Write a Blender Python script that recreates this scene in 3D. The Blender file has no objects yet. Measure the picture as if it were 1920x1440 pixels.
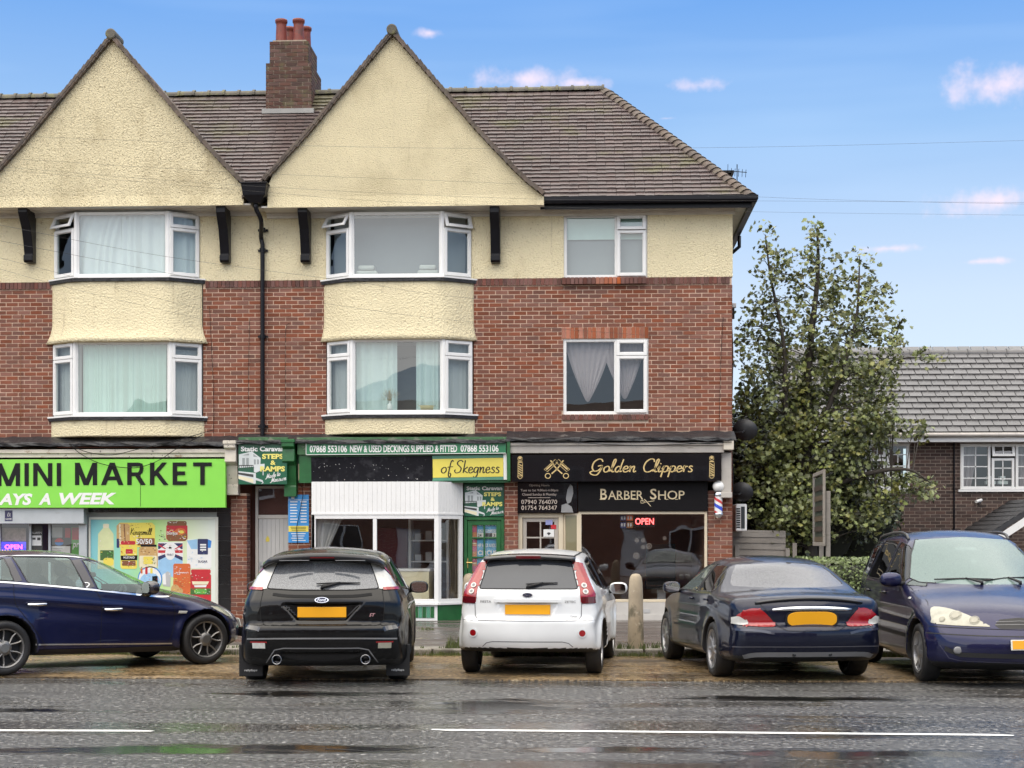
import bpy,bmesh,math,random
import numpy as np
from mathutils import Vector,Matrix
from mathutils.bvhtree import BVHTree
random.seed(11)
rng=np.random.default_rng(11)
R=math.radians
SC=bpy.context.scene
COL=SC.collection
# ------------------------------------------------------------------ camera
CAM_H,FPX,HOR,YAW=1.47,2950.0,1018.0,R(2.8)
cam_d=bpy.data.cameras.new('camera');cam=bpy.data.objects.new('camera',cam_d);COL.objects.link(cam)
cam.location=(0,0,CAM_H);cam.rotation_euler=(R(90),0,YAW)
cam_d.sensor_width=36.0;cam_d.lens=36.0*FPX/1920.0
cam_d.shift_y=(HOR-720.0)/1920.0
cam_d.clip_start=0.1;cam_d.clip_end=3000
SC.camera=cam
# ------------------------------------------------------------------ world: Nishita sky, a broken cloud deck overhead, small clouds low down
SUN_EL,SUN_AZ=R(54),R(205)          # azimuth clockwise from +Y: behind the camera, a little to the left
wd=bpy.data.worlds.new('World');SC.world=wd;wd.use_nodes=True
nt=wd.node_tree;nt.nodes.clear()
def wn(t,**kw):
    n=nt.nodes.new(t)
    for k,v in kw.items():setattr(n,k,v)
    return n
def wmath(op,a,b=None,clamp=False):
    n=wn('ShaderNodeMath',operation=op,use_clamp=clamp)
    for i,v in enumerate((a,b)):
        if v is None:continue
        if isinstance(v,(int,float)):n.inputs[i].default_value=v
        else:nt.links.new(v,n.inputs[i])
    return n.outputs[0]
def wmix(fac,a,b):
    n=wn('ShaderNodeMix',data_type='RGBA')
    nt.links.new(fac,n.inputs[0])
    for i,v in ((6,a),(7,b)):
        if isinstance(v,tuple):n.inputs[i].default_value=v
        else:nt.links.new(v,n.inputs[i])
    return n.outputs[2]
sky=wn('ShaderNodeTexSky',sky_type='NISHITA',sun_disc=False,sun_elevation=SUN_EL,sun_rotation=SUN_AZ,altitude=10,air_density=1.0,dust_density=0.4,ozone_density=2.2)
tc=wn('ShaderNodeTexCoord');sep=wn('ShaderNodeSeparateXYZ');nt.links.new(tc.outputs['Generated'],sep.inputs[0])
zc=sep.outputs[2]
base=wn('ShaderNodeVectorMath',operation='SCALE');nt.links.new(sky.outputs[0],base.inputs[0]);base.inputs[3].default_value=0.07
hsv=wn('ShaderNodeHueSaturation');hsv.inputs['Hue'].default_value=0.513;hsv.inputs['Saturation'].default_value=1.22;hsv.inputs['Value'].default_value=1.0;nt.links.new(base.outputs[0],hsv.inputs['Color'])
skycol=hsv.outputs[0]
# the rinsed blue of this sky, paling towards the horizon
rp=wn('ShaderNodeValToRGB');nt.links.new(wmath('ABSOLUTE',zc),rp.inputs[0]);el_=rp.color_ramp.elements
el_[0].position=0.0;el_[0].color=(.42,.455,.50,1);el_[1].position=0.60;el_[1].color=(.055,.17,.44,1)
for p_,c_ in ((.15,(.345,.40,.465,1)),(.25,(.185,.30,.46,1)),(.335,(.080,.205,.45,1))):
    e_=el_.new(p_);e_.color=c_
skm=wn('ShaderNodeMix',data_type='RGBA');skm.inputs[0].default_value=0.75;nt.links.new(skycol,skm.inputs[6]);nt.links.new(rp.outputs[0],skm.inputs[7]);skycol=skm.outputs[2]
# thin streaks
mp=wn('ShaderNodeMapping');mp.inputs['Scale'].default_value=(3.0,3.0,26.0);mp.inputs['Rotation'].default_value=(0,R(6),0);nt.links.new(tc.outputs['Generated'],mp.inputs[0])
ns=wn('ShaderNodeTexNoise');ns.inputs['Scale'].default_value=1.6;ns.inputs['Detail'].default_value=2;nt.links.new(mp.outputs[0],ns.inputs['Vector'])
st=wmath('MULTIPLY',wmath('SUBTRACT',ns.outputs[0],0.47,True),1.5,True)
skycol=wmix(wmath('MULTIPLY',st,0.35),skycol,(0.30,0.40,0.53,1))
# small clouds: soft ellipses by direction, broken by noise
nc=wn('ShaderNodeTexNoise');nc.inputs['Scale'].default_value=34;nc.inputs['Roughness'].default_value=.62;nc.inputs['Detail'].default_value=4;nt.links.new(tc.outputs['Generated'],nc.inputs['Vector'])
def dirpx(px,py):
    a,b=(px-960)/FPX,(HOR-py)/FPX
    c,s=math.cos(YAW),math.sin(YAW)
    return Vector((c*a-s,s*a+c,b)).normalized()
az=wmath('ARCTAN2',sep.outputs[0],sep.outputs[1])
el=wmath('ARCSINE',zc)
cmb=wn('ShaderNodeCombineXYZ');nt.links.new(az,cmb.inputs[0]);nt.links.new(el,cmb.inputs[1])
nw=wmath('MULTIPLY',wmath('SUBTRACT',nc.outputs[0],0.5),3.2)
tot=None
for (cx,cy,rx,ry) in [(985,148,125,26),(1090,156,80,14),(1308,160,75,16),(1890,160,130,38),(1868,375,105,28),(1665,466,75,10),(1840,490,70,8),(805,62,34,10),(1250,222,26,5)]:
    d=dirpx(cx,cy);a0,e0=math.atan2(d.x,d.y),math.asin(d.z)
    ma=wn('ShaderNodeVectorMath',operation='MULTIPLY_ADD');nt.links.new(cmb.outputs[0],ma.inputs[0])
    ma.inputs[1].default_value=(FPX/rx,FPX/ry,0);ma.inputs[2].default_value=(-a0*FPX/rx,-e0*FPX/ry,0)
    ln=wn('ShaderNodeVectorMath',operation='LENGTH');nt.links.new(ma.outputs[0],ln.inputs[0])
    tot=ln.outputs['Value'] if tot is None else wmath('MINIMUM',tot,ln.outputs['Value'])
tot=wmath('MULTIPLY',wmath('ADD',wmath('SUBTRACT',1.0,tot),nw),.70,True)
cl=wn('ShaderNodeMapRange',interpolation_type='SMOOTHSTEP');nt.links.new(tot,cl.inputs[0])
skycol=wmix(wmath('MULTIPLY',cl.outputs[0],0.85),skycol,(0.50,0.42,0.475,1))
# grey rain-cloud deck over the street (above what the lens takes in)
nd=wn('ShaderNodeTexNoise');nd.inputs['Scale'].default_value=2.2;nd.inputs['Detail'].default_value=2;nt.links.new(tc.outputs['Generated'],nd.inputs['Vector'])
dk=wmath('ADD',wmath('MULTIPLY',wmath('SUBTRACT',zc,0.43),4.0),wmath('MULTIPLY',wmath('SUBTRACT',nd.outputs[0],0.5),1.2),True)
ndc=wmix(nd.outputs[0],(0.82,0.81,0.80,1),(1.32,1.28,1.22,1))
skycol=wmix(dk,skycol,ndc)
bg=wn('ShaderNodeBackground');nt.links.new(skycol,bg.inputs[0]);bg.inputs[1].default_value=1.0
wd.cycles.sampling_method='MANUAL';wd.cycles.sample_map_resolution=256
wo=wn('ShaderNodeOutputWorld');nt.links.new(bg.outputs[0],wo.inputs[0])
sun_d=bpy.data.lights.new('sun','SUN');sun_d.energy=1.5;sun_d.angle=R(100);sun_d.color=(1.0,0.885,0.72)
sun=bpy.data.objects.new('sun',sun_d);COL.objects.link(sun)
sdir=Vector((math.sin(SUN_AZ)*math.cos(SUN_EL),math.cos(SUN_AZ)*math.cos(SUN_EL),math.sin(SUN_EL)))
sun.rotation_euler=sdir.to_track_quat('Z','Y').to_euler();sun.location=(0,-5,30)
SC.view_settings.view_transform='Standard';SC.view_settings.look='None'
SC.view_settings.exposure=1.12;SC.view_settings.gamma=1.0;SC.view_settings.use_curve_mapping=False
SC.render.engine='CYCLES'
SC.cycles.use_denoising=True
SC.cycles.max_bounces=7;SC.cycles.diffuse_bounces=3;SC.cycles.glossy_bounces=4;SC.cycles.transmission_bounces=4;SC.cycles.transparent_max_bounces=12
SC.cycles.caustics_reflective=False;SC.cycles.caustics_refractive=False;SC.cycles.sample_clamp_indirect=6
SC.cycles.use_adaptive_sampling=True;SC.cycles.adaptive_threshold=0.02
# ------------------------------------------------------------------ photograph pixel -> point on a plane of the place
def raydir(px,py):
    a,b=(px-960)/FPX,(HOR-py)/FPX
    c,s=math.cos(YAW),math.sin(YAW)
    return (c*a-s,s*a+c,b)
def P(px,py,Y):
    d=raydir(px,py);t=Y/d[1]
    return Vector((d[0]*t,Y,CAM_H+d[2]*t))
def G(px,py,z=0.0):
    d=raydir(px,py);t=(z-CAM_H)/d[2]
    return Vector((d[0]*t,d[1]*t,z))
F=28.4                                   # plane of the brick facade
# ------------------------------------------------------------------ materials
MATS={}
def mat(name,col,rough=0.6,metal=0.0,var=0.12,vscale=3.0,bump=0.0,bscale=40.0,coat=0.0,emit=None,estr=1.0,spec=0.5,island=0.0,stain=None,detail=4.0,bdist=0.01,alpha=None,noise_rough=0.0):
    if name in MATS:return MATS[name]
    m=bpy.data.materials.new(name);m.use_nodes=True
    t=m.node_tree;b=t.nodes['Principled BSDF'];L=t.links.new
    b.inputs['Roughness'].default_value=rough;b.inputs['Metallic'].default_value=metal
    b.inputs['Specular IOR Level'].default_value=spec
    if coat:b.inputs['Coat Weight'].default_value=coat;b.inputs['Coat Roughness'].default_value=0.03
    geo=t.nodes.new('ShaderNodeNewGeometry')
    tx=t.nodes.new('ShaderNodeTexCoord')
    n=t.nodes.new('ShaderNodeTexNoise');n.inputs['Scale'].default_value=vscale;n.inputs['Detail'].default_value=min(detail,3);n.inputs['Roughness'].default_value=0.6
    L(geo.outputs['Position'],n.inputs['Vector'])
    def mix(kind,fac,a,c):
        x=t.nodes.new('ShaderNodeMix');x.data_type='RGBA';x.blend_type=kind
        for i,v in ((0,fac),(6,a),(7,c)):
            if isinstance(v,(int,float,tuple)):x.inputs[i].default_value=v
            else:L(v,x.inputs[i])
        return x.outputs[2]
    c4=(*col,1)
    lo=tuple(max(0,x*(1-var*2)) for x in col)+(1,);hi=tuple(x*(1+var*2) for x in col)+(1,)
    c=mix('MIX',n.outputs[0],lo,hi)
    if island:
        oi=t.nodes.new('ShaderNodeObjectInfo')
        ad=t.nodes.new('ShaderNodeMath');ad.operation='ADD';L(geo.outputs['Random Per Island'],ad.inputs[0]);L(oi.outputs['Random'],ad.inputs[1])
        fr=t.nodes.new('ShaderNodeMath');fr.operation='FRACT';L(ad.outputs[0],fr.inputs[0])
        mr=t.nodes.new('ShaderNodeMapRange');mr.inputs[3].default_value=1-island;mr.inputs[4].default_value=1+island;L(fr.outputs[0],mr.inputs[0])
        hs=t.nodes.new('ShaderNodeHueSaturation');L(mr.outputs[0],hs.inputs['Value']);L(c,hs.inputs['Color'])
        m2=t.nodes.new('ShaderNodeMath');m2.operation='MULTIPLY';m2.inputs[1].default_value=7.31;L(fr.outputs[0],m2.inputs[0])
        m3=t.nodes.new('ShaderNodeMath');m3.operation='FRACT';L(m2.outputs[0],m3.inputs[0])
        mr2=t.nodes.new('ShaderNodeMapRange');mr2.inputs[3].default_value=0.8;mr2.inputs[4].default_value=1.1;L(m3.outputs[0],mr2.inputs[0]);L(mr2.outputs[0],hs.inputs['Saturation'])
        c=hs.outputs[0]
    for (scol,sscale,thr,soft,amt) in (stain or []):
        sn=t.nodes.new('ShaderNodeTexNoise');sn.inputs['Detail'].default_value=4;sn.inputs['Roughness'].default_value=0.65
        if isinstance(sscale,tuple):
            mp_=t.nodes.new('ShaderNodeMapping');mp_.inputs['Scale'].default_value=sscale;L(geo.outputs['Position'],mp_.inputs[0]);L(mp_.outputs[0],sn.inputs['Vector']);sn.inputs['Scale'].default_value=1
        else:
            L(geo.outputs['Position'],sn.inputs['Vector']);sn.inputs['Scale'].default_value=sscale
        mr=t.nodes.new('ShaderNodeMapRange');mr.interpolation_type='SMOOTHSTEP';mr.inputs[1].default_value=thr;mr.inputs[2].default_value=thr+soft;mr.inputs[4].default_value=amt
        L(sn.outputs[0],mr.inputs[0])
        c=mix('MIX',mr.outputs[0],c,(*scol,1))
    L(c,b.inputs['Base Color'])
    if noise_rough:
        mr=t.nodes.new('ShaderNodeMapRange');mr.inputs[1].default_value=0.3;mr.inputs[2].default_value=0.7;mr.inputs[3].default_value=max(0.02,rough-noise_rough);mr.inputs[4].default_value=min(1,rough+noise_rough)
        L(n.outputs[0],mr.inputs[0]);L(mr.outputs[0],b.inputs['Roughness'])
    if bump:
        bn=t.nodes.new('ShaderNodeTexNoise');bn.inputs['Scale'].default_value=bscale;bn.inputs['Detail'].default_value=3
        L(geo.outputs['Position'],bn.inputs['Vector'])
        bp=t.nodes.new('ShaderNodeBump');bp.inputs['Strength'].default_value=bump;bp.inputs['Distance'].default_value=bdist
        L(bn.outputs[0],bp.inputs['Height']);L(bp.outputs[0],b.inputs['Normal'])
    if emit:b.inputs['Emission Color'].default_value=(*emit,1);b.inputs['Emission Strength'].default_value=estr
    MATS[name]=m;return m
def glass(name,tint=(0.9,0.95,0.93),ior=1.9,rough=0.0,drops=0.0,opacity=0.0,ocol=(0.02,0.02,0.02)):
    """thin pane: fresnel mix of mirror and tinted see-through, optional film and rain drops"""
    if name in MATS:return MATS[name]
    m=bpy.data.materials.new(name);m.use_nodes=True;t=m.node_tree;t.nodes.clear();L=t.links.new
    tr=t.nodes.new('ShaderNodeBsdfTransparent');tr.inputs[0].default_value=(*tint,1)
    gl=t.nodes.new('ShaderNodeBsdfGlossy');gl.inputs['Roughness'].default_value=rough;gl.inputs[0].default_value=(0.95,0.97,1.0,1)
    f0=((ior-1)/(ior+1))**2;gi=t.nodes.new('ShaderNodeNewGeometry');dt=t.nodes.new('ShaderNodeVectorMath');dt.operation='DOT_PRODUCT';L(gi.outputs['Incoming'],dt.inputs[0]);L(gi.outputs['Normal'],dt.inputs[1])
    def mth(op,a_,b_):
        n_=t.nodes.new('ShaderNodeMath');n_.operation=op;n_.use_clamp=op=='SUBTRACT'
        for i_,v_ in enumerate((a_,b_)):
            if isinstance(v_,(int,float)):n_.inputs[i_].default_value=v_
            elif v_ is not None:L(v_,n_.inputs[i_])
        return n_
    fr=mth('ADD',mth('MULTIPLY',mth('POWER',mth('SUBTRACT',1.0,mth('ABSOLUTE',dt.outputs['Value'],None).outputs[0]).outputs[0],5.0).outputs[0],1-f0).outputs[0],f0)   # same from both sides of a thin pane
    body=tr.outputs[0]
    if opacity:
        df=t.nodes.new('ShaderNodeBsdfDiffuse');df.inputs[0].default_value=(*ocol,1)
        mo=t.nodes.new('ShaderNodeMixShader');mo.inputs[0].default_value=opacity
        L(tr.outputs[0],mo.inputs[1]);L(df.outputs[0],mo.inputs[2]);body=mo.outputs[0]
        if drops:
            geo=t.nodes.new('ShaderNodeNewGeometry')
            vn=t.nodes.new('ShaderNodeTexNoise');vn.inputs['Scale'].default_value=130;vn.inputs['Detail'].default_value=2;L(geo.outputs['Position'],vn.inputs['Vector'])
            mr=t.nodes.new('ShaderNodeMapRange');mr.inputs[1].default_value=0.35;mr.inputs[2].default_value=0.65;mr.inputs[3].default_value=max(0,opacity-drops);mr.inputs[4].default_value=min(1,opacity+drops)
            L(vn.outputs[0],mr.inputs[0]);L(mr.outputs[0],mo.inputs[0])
    if drops or rough==0.0:
        geo2=t.nodes.new('ShaderNodeNewGeometry')
        wv=t.nodes.new('ShaderNodeTexNoise');wv.inputs['Scale'].default_value=1.3;wv.inputs['Detail'].default_value=1;L(geo2.outputs['Position'],wv.inputs['Vector'])
        bp=t.nodes.new('ShaderNodeBump');bp.inputs['Strength'].default_value=0.06;bp.inputs['Distance'].default_value=0.05;L(wv.outputs[0],bp.inputs['Height'])
        L(bp.outputs[0],gl.inputs['Normal'])
    mx=t.nodes.new('ShaderNodeMixShader');L(fr.outputs[0],mx.inputs[0]);L(body,mx.inputs[1]);L(gl.outputs[0],mx.inputs[2])
    o=t.nodes.new('ShaderNodeOutputMaterial');L(mx.outputs[0],o.inputs[0])
    MATS[name]=m;return m
# ------------------------------------------------------------------ mesh builder, things and parts
WLOC={}
def wloc(o):return WLOC.get(o.name,Vector((0,0,0))) if o else Vector((0,0,0))
def tag(o,label=None,cat=None,group=None,kind=None):
    if label:o['label']=label
    if cat:o['category']=cat
    if group:o['group']=group
    if kind:o['kind']=kind
    return o
def thing(name,label,cat,loc=(0,0,0),group=None,rotz=0.0):
    o=bpy.data.objects.new(name,None);COL.objects.link(o);o.empty_display_size=0.1
    o.location=loc;o.rotation_euler=(0,0,rotz);WLOC[o.name]=Vector(loc)
    return tag(o,label,cat,group)
def link(name,me,parent=None,loc=None):
    o=bpy.data.objects.new(name,me);COL.objects.link(o)
    if parent:o.parent=parent
    if loc is not None:o.location=loc
    return o
class MB:
    def __init__(s):s.v=[];s.f=[];s.m=[]
    def add(s,vs,fs,mi=0):
        o=len(s.v);s.v.extend([tuple(v) for v in vs]);s.f.extend([tuple(i+o for i in f) for f in fs]);s.m.extend([mi]*len(fs));return s
    def box(s,x0,x1,y0,y1,z0,z1,mi=0):
        return s.add([(x0,y0,z0),(x1,y0,z0),(x1,y1,z0),(x0,y1,z0),(x0,y0,z1),(x1,y0,z1),(x1,y1,z1),(x0,y1,z1)],
                     [(0,3,2,1),(4,5,6,7),(0,1,5,4),(1,2,6,5),(2,3,7,6),(3,0,4,7)],mi)
    def tbox(s,T,u0,u1,v0,v1,d0,d1,mi=0):
        c=[T(u0,v0,d0),T(u1,v0,d0),T(u1,v0,d1),T(u0,v0,d1),T(u0,v1,d0),T(u1,v1,d0),T(u1,v1,d1),T(u0,v1,d1)]
        return s.add(c,[(0,3,2,1),(4,5,6,7),(0,1,5,4),(1,2,6,5),(2,3,7,6),(3,0,4,7)],mi)
    def ring(s,T,u0,u1,v0,v1,w,d0,d1,mi=0):
        s.tbox(T,u0,u0+w,v0,v1,d0,d1,mi);s.tbox(T,u1-w,u1,v0,v1,d0,d1,mi)
        s.tbox(T,u0+w,u1-w,v0,v0+w,d0,d1,mi);s.tbox(T,u0+w,u1-w,v1-w,v1,d0,d1,mi);return s
    def tpoly(s,T,pts,d,mi=0):
        return s.add([T(u,v,d) for u,v in pts],[tuple(range(len(pts)))],mi)
    def tprism(s,T,pts,d0,d1,mi=0):
        n=len(pts)
        return s.add([T(u,v,d0) for u,v in pts]+[T(u,v,d1) for u,v in pts],
                     [tuple(range(n-1,-1,-1)),tuple(range(n,2*n))]+[(i,(i+1) % n,n+(i+1) % n,n+i) for i in range(n)],mi)
    def prism(s,pts,y0,y1,mi=0):     # polygon in xz extruded along y
        return s.tprism(lambda u,v,d:(u,d,v),pts,y0,y1,mi)
    def quad(s,a,b,c,d,mi=0):return s.add([a,b,c,d],[(0,1,2,3)],mi)
    def tube(s,pts,r,n=6,mi=0,caps=True):
        pts=[Vector(p) for p in pts];rs=r if isinstance(r,(list,tuple)) else [r]*len(pts);rows=[];up=None
        for i,p in enumerate(pts):
            t=(pts[min(i+1,len(pts)-1)]-pts[max(i-1,0)])
            t=t.normalized() if t.length>1e-9 else Vector((0,0,1))
            if up is None:
                up=Vector((0,0,1)) if abs(t.z)<0.9 else Vector((1,0,0))
            a=t.cross(up);a=a.normalized() if a.length>1e-6 else t.orthogonal().normalized();b=a.cross(t).normalized();up=b
            rows.append([p+(a*math.cos(2*math.pi*k/n)+b*math.sin(2*math.pi*k/n))*rs[i] for k in range(n)])
        vs=[q for row in rows for q in row];fs=[]
        for i in range(len(pts)-1):
            for k in range(n):fs.append((i*n+k,i*n+(k+1) % n,(i+1)*n+(k+1) % n,(i+1)*n+k))
        if caps:fs.append(tuple(range(n-1,-1,-1)));fs.append(tuple((len(pts)-1)*n+k for k in range(n)))
        return s.add(vs,fs,mi)
    def lathe(s,prof,n=24,M=None,mi=0):   # profile (r, h) about local z
        M=M or Matrix.Identity(4);vs=[];fs=[]
        for (r,h) in prof:
            for k in range(n):
                a=2*math.pi*k/n;vs.append(M@Vector((r*math.cos(a),r*math.sin(a),h)))
        for i in range(len(prof)-1):
            for k in range(n):fs.append((i*n+k,i*n+(k+1) % n,(i+1)*n+(k+1) % n,(i+1)*n+k))
        return s.add(vs,fs,mi)
    def build(s,name,mats,parent=None,smooth=False,bevel=0.0,world=True,label=None,kind=None):
        me=bpy.data.meshes.new(name);off=wloc(parent) if (parent and world) else Vector((0,0,0))
        v=[(x-off.x,y-off.y,z-off.z) for x,y,z in s.v]
        me.from_pydata(v,[],s.f)
        mats=mats if isinstance(mats,(list,tuple)) else [mats]
        for m in mats:me.materials.append(m)
        if len(mats)>1:me.polygons.foreach_set('material_index',s.m)
        if smooth:me.polygons.foreach_set('use_smooth',[True]*len(me.polygons))
        me.update()
        o=link(name,me,parent);WLOC[o.name]=off if parent else Vector((0,0,0))
        if bevel:
            b=o.modifiers.new('bevel','BEVEL');b.width=bevel;b.segments=2;b.limit_method='ANGLE';b.angle_limit=R(40);b.harden_normals=False
        if label:o['label']=label
        if kind:o['kind']=kind
        return o
def struct(o):o['kind']='structure';return o
def facT(o,u,n,up=Vector((0,0,1))):
    """map (u, v, d): d towards the viewer along n"""
    o=Vector(o);u=Vector(u).normalized();n=Vector(n).normalized()
    return lambda a,b,d:o+u*a+up*b+n*d
def front(Y):return lambda u,v,d:Vector((u,Y-d,v))     # facade-parallel map, d sticks out towards the street
# ---- lettering: text curve -> mesh, fitted to a box in a (u, v) map
def text_mesh(body,T,u0,u1,v0,v1,d,bold=0.0,shear=0.0,fit='both',align='c'):
    cu=bpy.data.curves.new('t','FONT');cu.body=body;cu.shear=shear;cu.offset=bold;cu.fill_mode='FRONT';cu.resolution_u=3
    ob=bpy.data.objects.new('t',cu);COL.objects.link(ob)
    dg=bpy.context.evaluated_depsgraph_get();me=ob.evaluated_get(dg).to_mesh()
    vs=[v.co.copy() for v in me.vertices];fs=[tuple(p.vertices) for p in me.polygons]
    ob.evaluated_get(dg).to_mesh_clear();bpy.data.objects.remove(ob);bpy.data.curves.remove(cu)
    if not vs:return [],[]
    x0,x1=min(v.x for v in vs),max(v.x for v in vs);y0,y1=min(v.y for v in vs),max(v.y for v in vs)
    sx,sy=(u1-u0)/(x1-x0),(v1-v0)/(y1-y0)
    if fit=='min':sx=sy=min(sx,sy)
    cu_,cv_=(u0+u1)/2,(v0+v1)/2
    out=[T(cu_+(v.x-(x0+x1)/2)*sx,cv_+(v.y-(y0+y1)/2)*sy,d) for v in vs]
    return out,fs
def add_text(mb,body,T,u0,u1,v0,v1,d,mi=0,**kw):
    v,f=text_mesh(body,T,u0,u1,v0,v1,d,**kw)
    if v:mb.add(v,f,mi)
    return mb
def catmull(pts,n=6,closed=False):
    pts=[Vector(p) for p in pts];out=[];N=len(pts)
    rng_=range(N if closed else N-1)
    for i in rng_:
        p0=pts[(i-1) % N] if closed or i>0 else pts[0]*2-pts[1]
        p1=pts[i];p2=pts[(i+1) % N]
        p3=pts[(i+2) % N] if closed or i+2<N else pts[-1]*2-pts[-2]
        for k in range(n):
            t=k/n
            out.append(0.5*((2*p1)+(p2-p0)*t+(2*p0-5*p1+4*p2-p3)*t*t+(3*p1-p0-3*p2+p3)*t**3))
    if not closed:out.append(pts[-1])
    return out
def stroke(mb,pts,T,d,w,mi=0,smooth=4,taper=False):
    """a flat pen stroke along a curve in (u, v)"""
    q=catmull([Vector((a,b,0)) for a,b in pts],smooth) if smooth>1 and len(pts)>2 else [Vector((a,b,0)) for a,b in pts]
    L_,R_=[],[]
    for i,p in enumerate(q):
        t=q[min(i+1,len(q)-1)]-q[max(i-1,0)]
        if t.length<1e-9:t=Vector((1,0,0))
        t.normalize();nrm=Vector((-t.y,t.x,0));ww=w*(0.65+0.5*abs(t.y)) if taper else w
        L_.append(p+nrm*ww/2);R_.append(p-nrm*ww/2)
    n=len(q)
    mb.add([T(p.x,p.y,d) for p in L_]+[T(p.x,p.y,d) for p in R_],[(i,n+i,n+i+1,i+1) for i in range(n-1)],mi)
def blob(mb,c,r,M=None,n=14,e=.8,mi=0):
    """superellipsoid"""
    M=M or Matrix.Identity(4);sg=lambda a:math.copysign(abs(a)**e,a);vs=[]
    for i in range(n+1):
        th=-math.pi/2+math.pi*i/n
        for j in range(2*n):
            ph=math.pi*j/n;vs.append(M@Vector((c[0]+r[0]*sg(math.cos(th))*sg(math.cos(ph)),c[1]+r[1]*sg(math.cos(th))*sg(math.sin(ph)),c[2]+r[2]*sg(math.sin(th)))))
    mb.add(vs,[(i*2*n+j,i*2*n+(j+1) % (2*n),(i+1)*2*n+(j+1) % (2*n),(i+1)*2*n+j) for i in range(n) for j in range(2*n)],mi)
# ================================================================== the setting: ground
def ground_mat(name,col,col2,wetlo,wethi,gscale=120,bump=0.5,patch=0.9,streak=(0.5,3.0,1.0),dark=None,speck=None,bdist=0.006,lo_=0.38,hi_=0.66,w0=0.40,w1=0.60,pools=()):
    m=bpy.data.materials.new(name);m.use_nodes=True;t=m.node_tree;b=t.nodes['Principled BSDF'];L=t.links.new
    geo=t.nodes.new('ShaderNodeNewGeometry')
    def noise(scale,detail=4,vec=None,rough=0.6):
        n=t.nodes.new('ShaderNodeTexNoise');n.inputs['Detail'].default_value=detail;n.inputs['Roughness'].default_value=rough
        if isinstance(scale,tuple):
            mp_=t.nodes.new('ShaderNodeMapping');mp_.inputs['Scale'].default_value=scale;L(geo.outputs['Position'],mp_.inputs[0]);L(mp_.outputs[0],n.inputs['Vector']);n.inputs['Scale'].default_value=1
        else:
            L(geo.outputs['Position'],n.inputs['Vector']);n.inputs['Scale'].default_value=scale
        return n.outputs[0]
    def ramp(x,a,c,lo,hi):
        r=t.nodes.new('ShaderNodeMapRange');r.inputs[1].default_value=a;r.inputs[2].default_value=c;r.inputs[3].default_value=lo;r.inputs[4].default_value=hi;r.interpolation_type='SMOOTHSTEP';L(x,r.inputs[0]);return r.outputs[0]
    def mix(f,a,c):
        x=t.nodes.new('ShaderNodeMix');x.data_type='RGBA'
        for i,v in ((0,f),(6,a),(7,c)):
            if isinstance(v,(int,float,tuple)):x.inputs[i].default_value=v
            else:L(v,x.inputs[i])
        return x.outputs[2]
    g=noise(gscale,5,rough=.72);big=noise(streak,5)
    c=mix(ramp(g,lo_,hi_,0,1),(*col,1),(*col2,1))
    if speck:c=mix(ramp(noise(gscale*0.8,4),0.57,0.66,0,speck[3]),c,(*speck[:3],1))
    if dark:c=mix(ramp(noise(dark[3],5),0.52,0.66,0,0.75),c,(*dark[:3],1))
    pool=None;pn=noise((1.1,3.5,1.0),4)
    for (cx,cy,rx,ry) in pools:      # standing water: where the film lies deeper on the surface
        v=t.nodes.new('ShaderNodeVectorMath');v.operation='MULTIPLY_ADD';L(geo.outputs['Position'],v.inputs[0]);v.inputs[1].default_value=(1/rx,1/ry,0);v.inputs[2].default_value=(-cx/rx,-cy/ry,0)
        l=t.nodes.new('ShaderNodeVectorMath');l.operation='LENGTH';L(v.outputs[0],l.inputs[0])
        if pool is None:pool=l.outputs['Value']
        else:
            mn=t.nodes.new('ShaderNodeMath');mn.operation='MINIMUM';L(pool,mn.inputs[0]);L(l.outputs['Value'],mn.inputs[1]);pool=mn.outputs[0]
    if pool is not None:
        ps=t.nodes.new('ShaderNodeMath');ps.operation='MULTIPLY_ADD';L(pn,ps.inputs[0]);ps.inputs[1].default_value=2.6;L(pool,ps.inputs[2]);pool=ramp(ps.outputs[0],1.75,2.35,1,0)
        c=mix(pool,c,(col[0]*1.1,col[1]*1.1,col[2]*1.1,1))
    L(c,b.inputs['Base Color'])
    wet=ramp(big,w0,w1,wethi,wetlo)
    add=t.nodes.new('ShaderNodeMath');add.operation='ADD';add.use_clamp=True;L(wet,add.inputs[0]);L(ramp(g,0.3,0.7,-0.05,0.06),add.inputs[1])
    ro=add.outputs[0]
    if pool is not None:
        mr_=t.nodes.new('ShaderNodeMix');L(pool,mr_.inputs[0]);L(ro,mr_.inputs[2]);mr_.inputs[3].default_value=.045;ro=mr_.outputs[0]
    L(ro,b.inputs['Roughness'])
    bp=t.nodes.new('ShaderNodeBump');bp.inputs['Distance'].default_value=bdist
    st=t.nodes.new('ShaderNodeMath');st.operation='MULTIPLY';st.inputs[1].default_value=bump;L(ramp(big,w0,w1,1.0,patch),st.inputs[0]);so=st.outputs[0]
    if pool is not None:
        ms_=t.nodes.new('ShaderNodeMix');L(pool,ms_.inputs[0]);L(so,ms_.inputs[2]);ms_.inputs[3].default_value=.035;so=ms_.outputs[0]
    L(so,bp.inputs['Strength'])
    L(g,bp.inputs['Height']);L(bp.outputs[0],b.inputs['Normal'])
    b.inputs['Specular IOR Level'].default_value=0.6
    MATS[name]=m;return m
ROAD_Y=G(960,1276).y                     # edge between carriageway and parking bay
KERB_Y=G(960,1231).y
PAVE_Z=0.085
POOLS=[(*G(px,py).xy,rx,ry) for px,py,rx,ry in ((250,1407,1.5,.35),(560,1402,1.3,.28),(1120,1407,1.0,.25),(1600,1414,1.3,.30),(930,1325,.8,.8),(-150,1330,1.5,.4),(1500,1310,1.6,.3),(560,1300,1.2,.3))]
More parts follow.
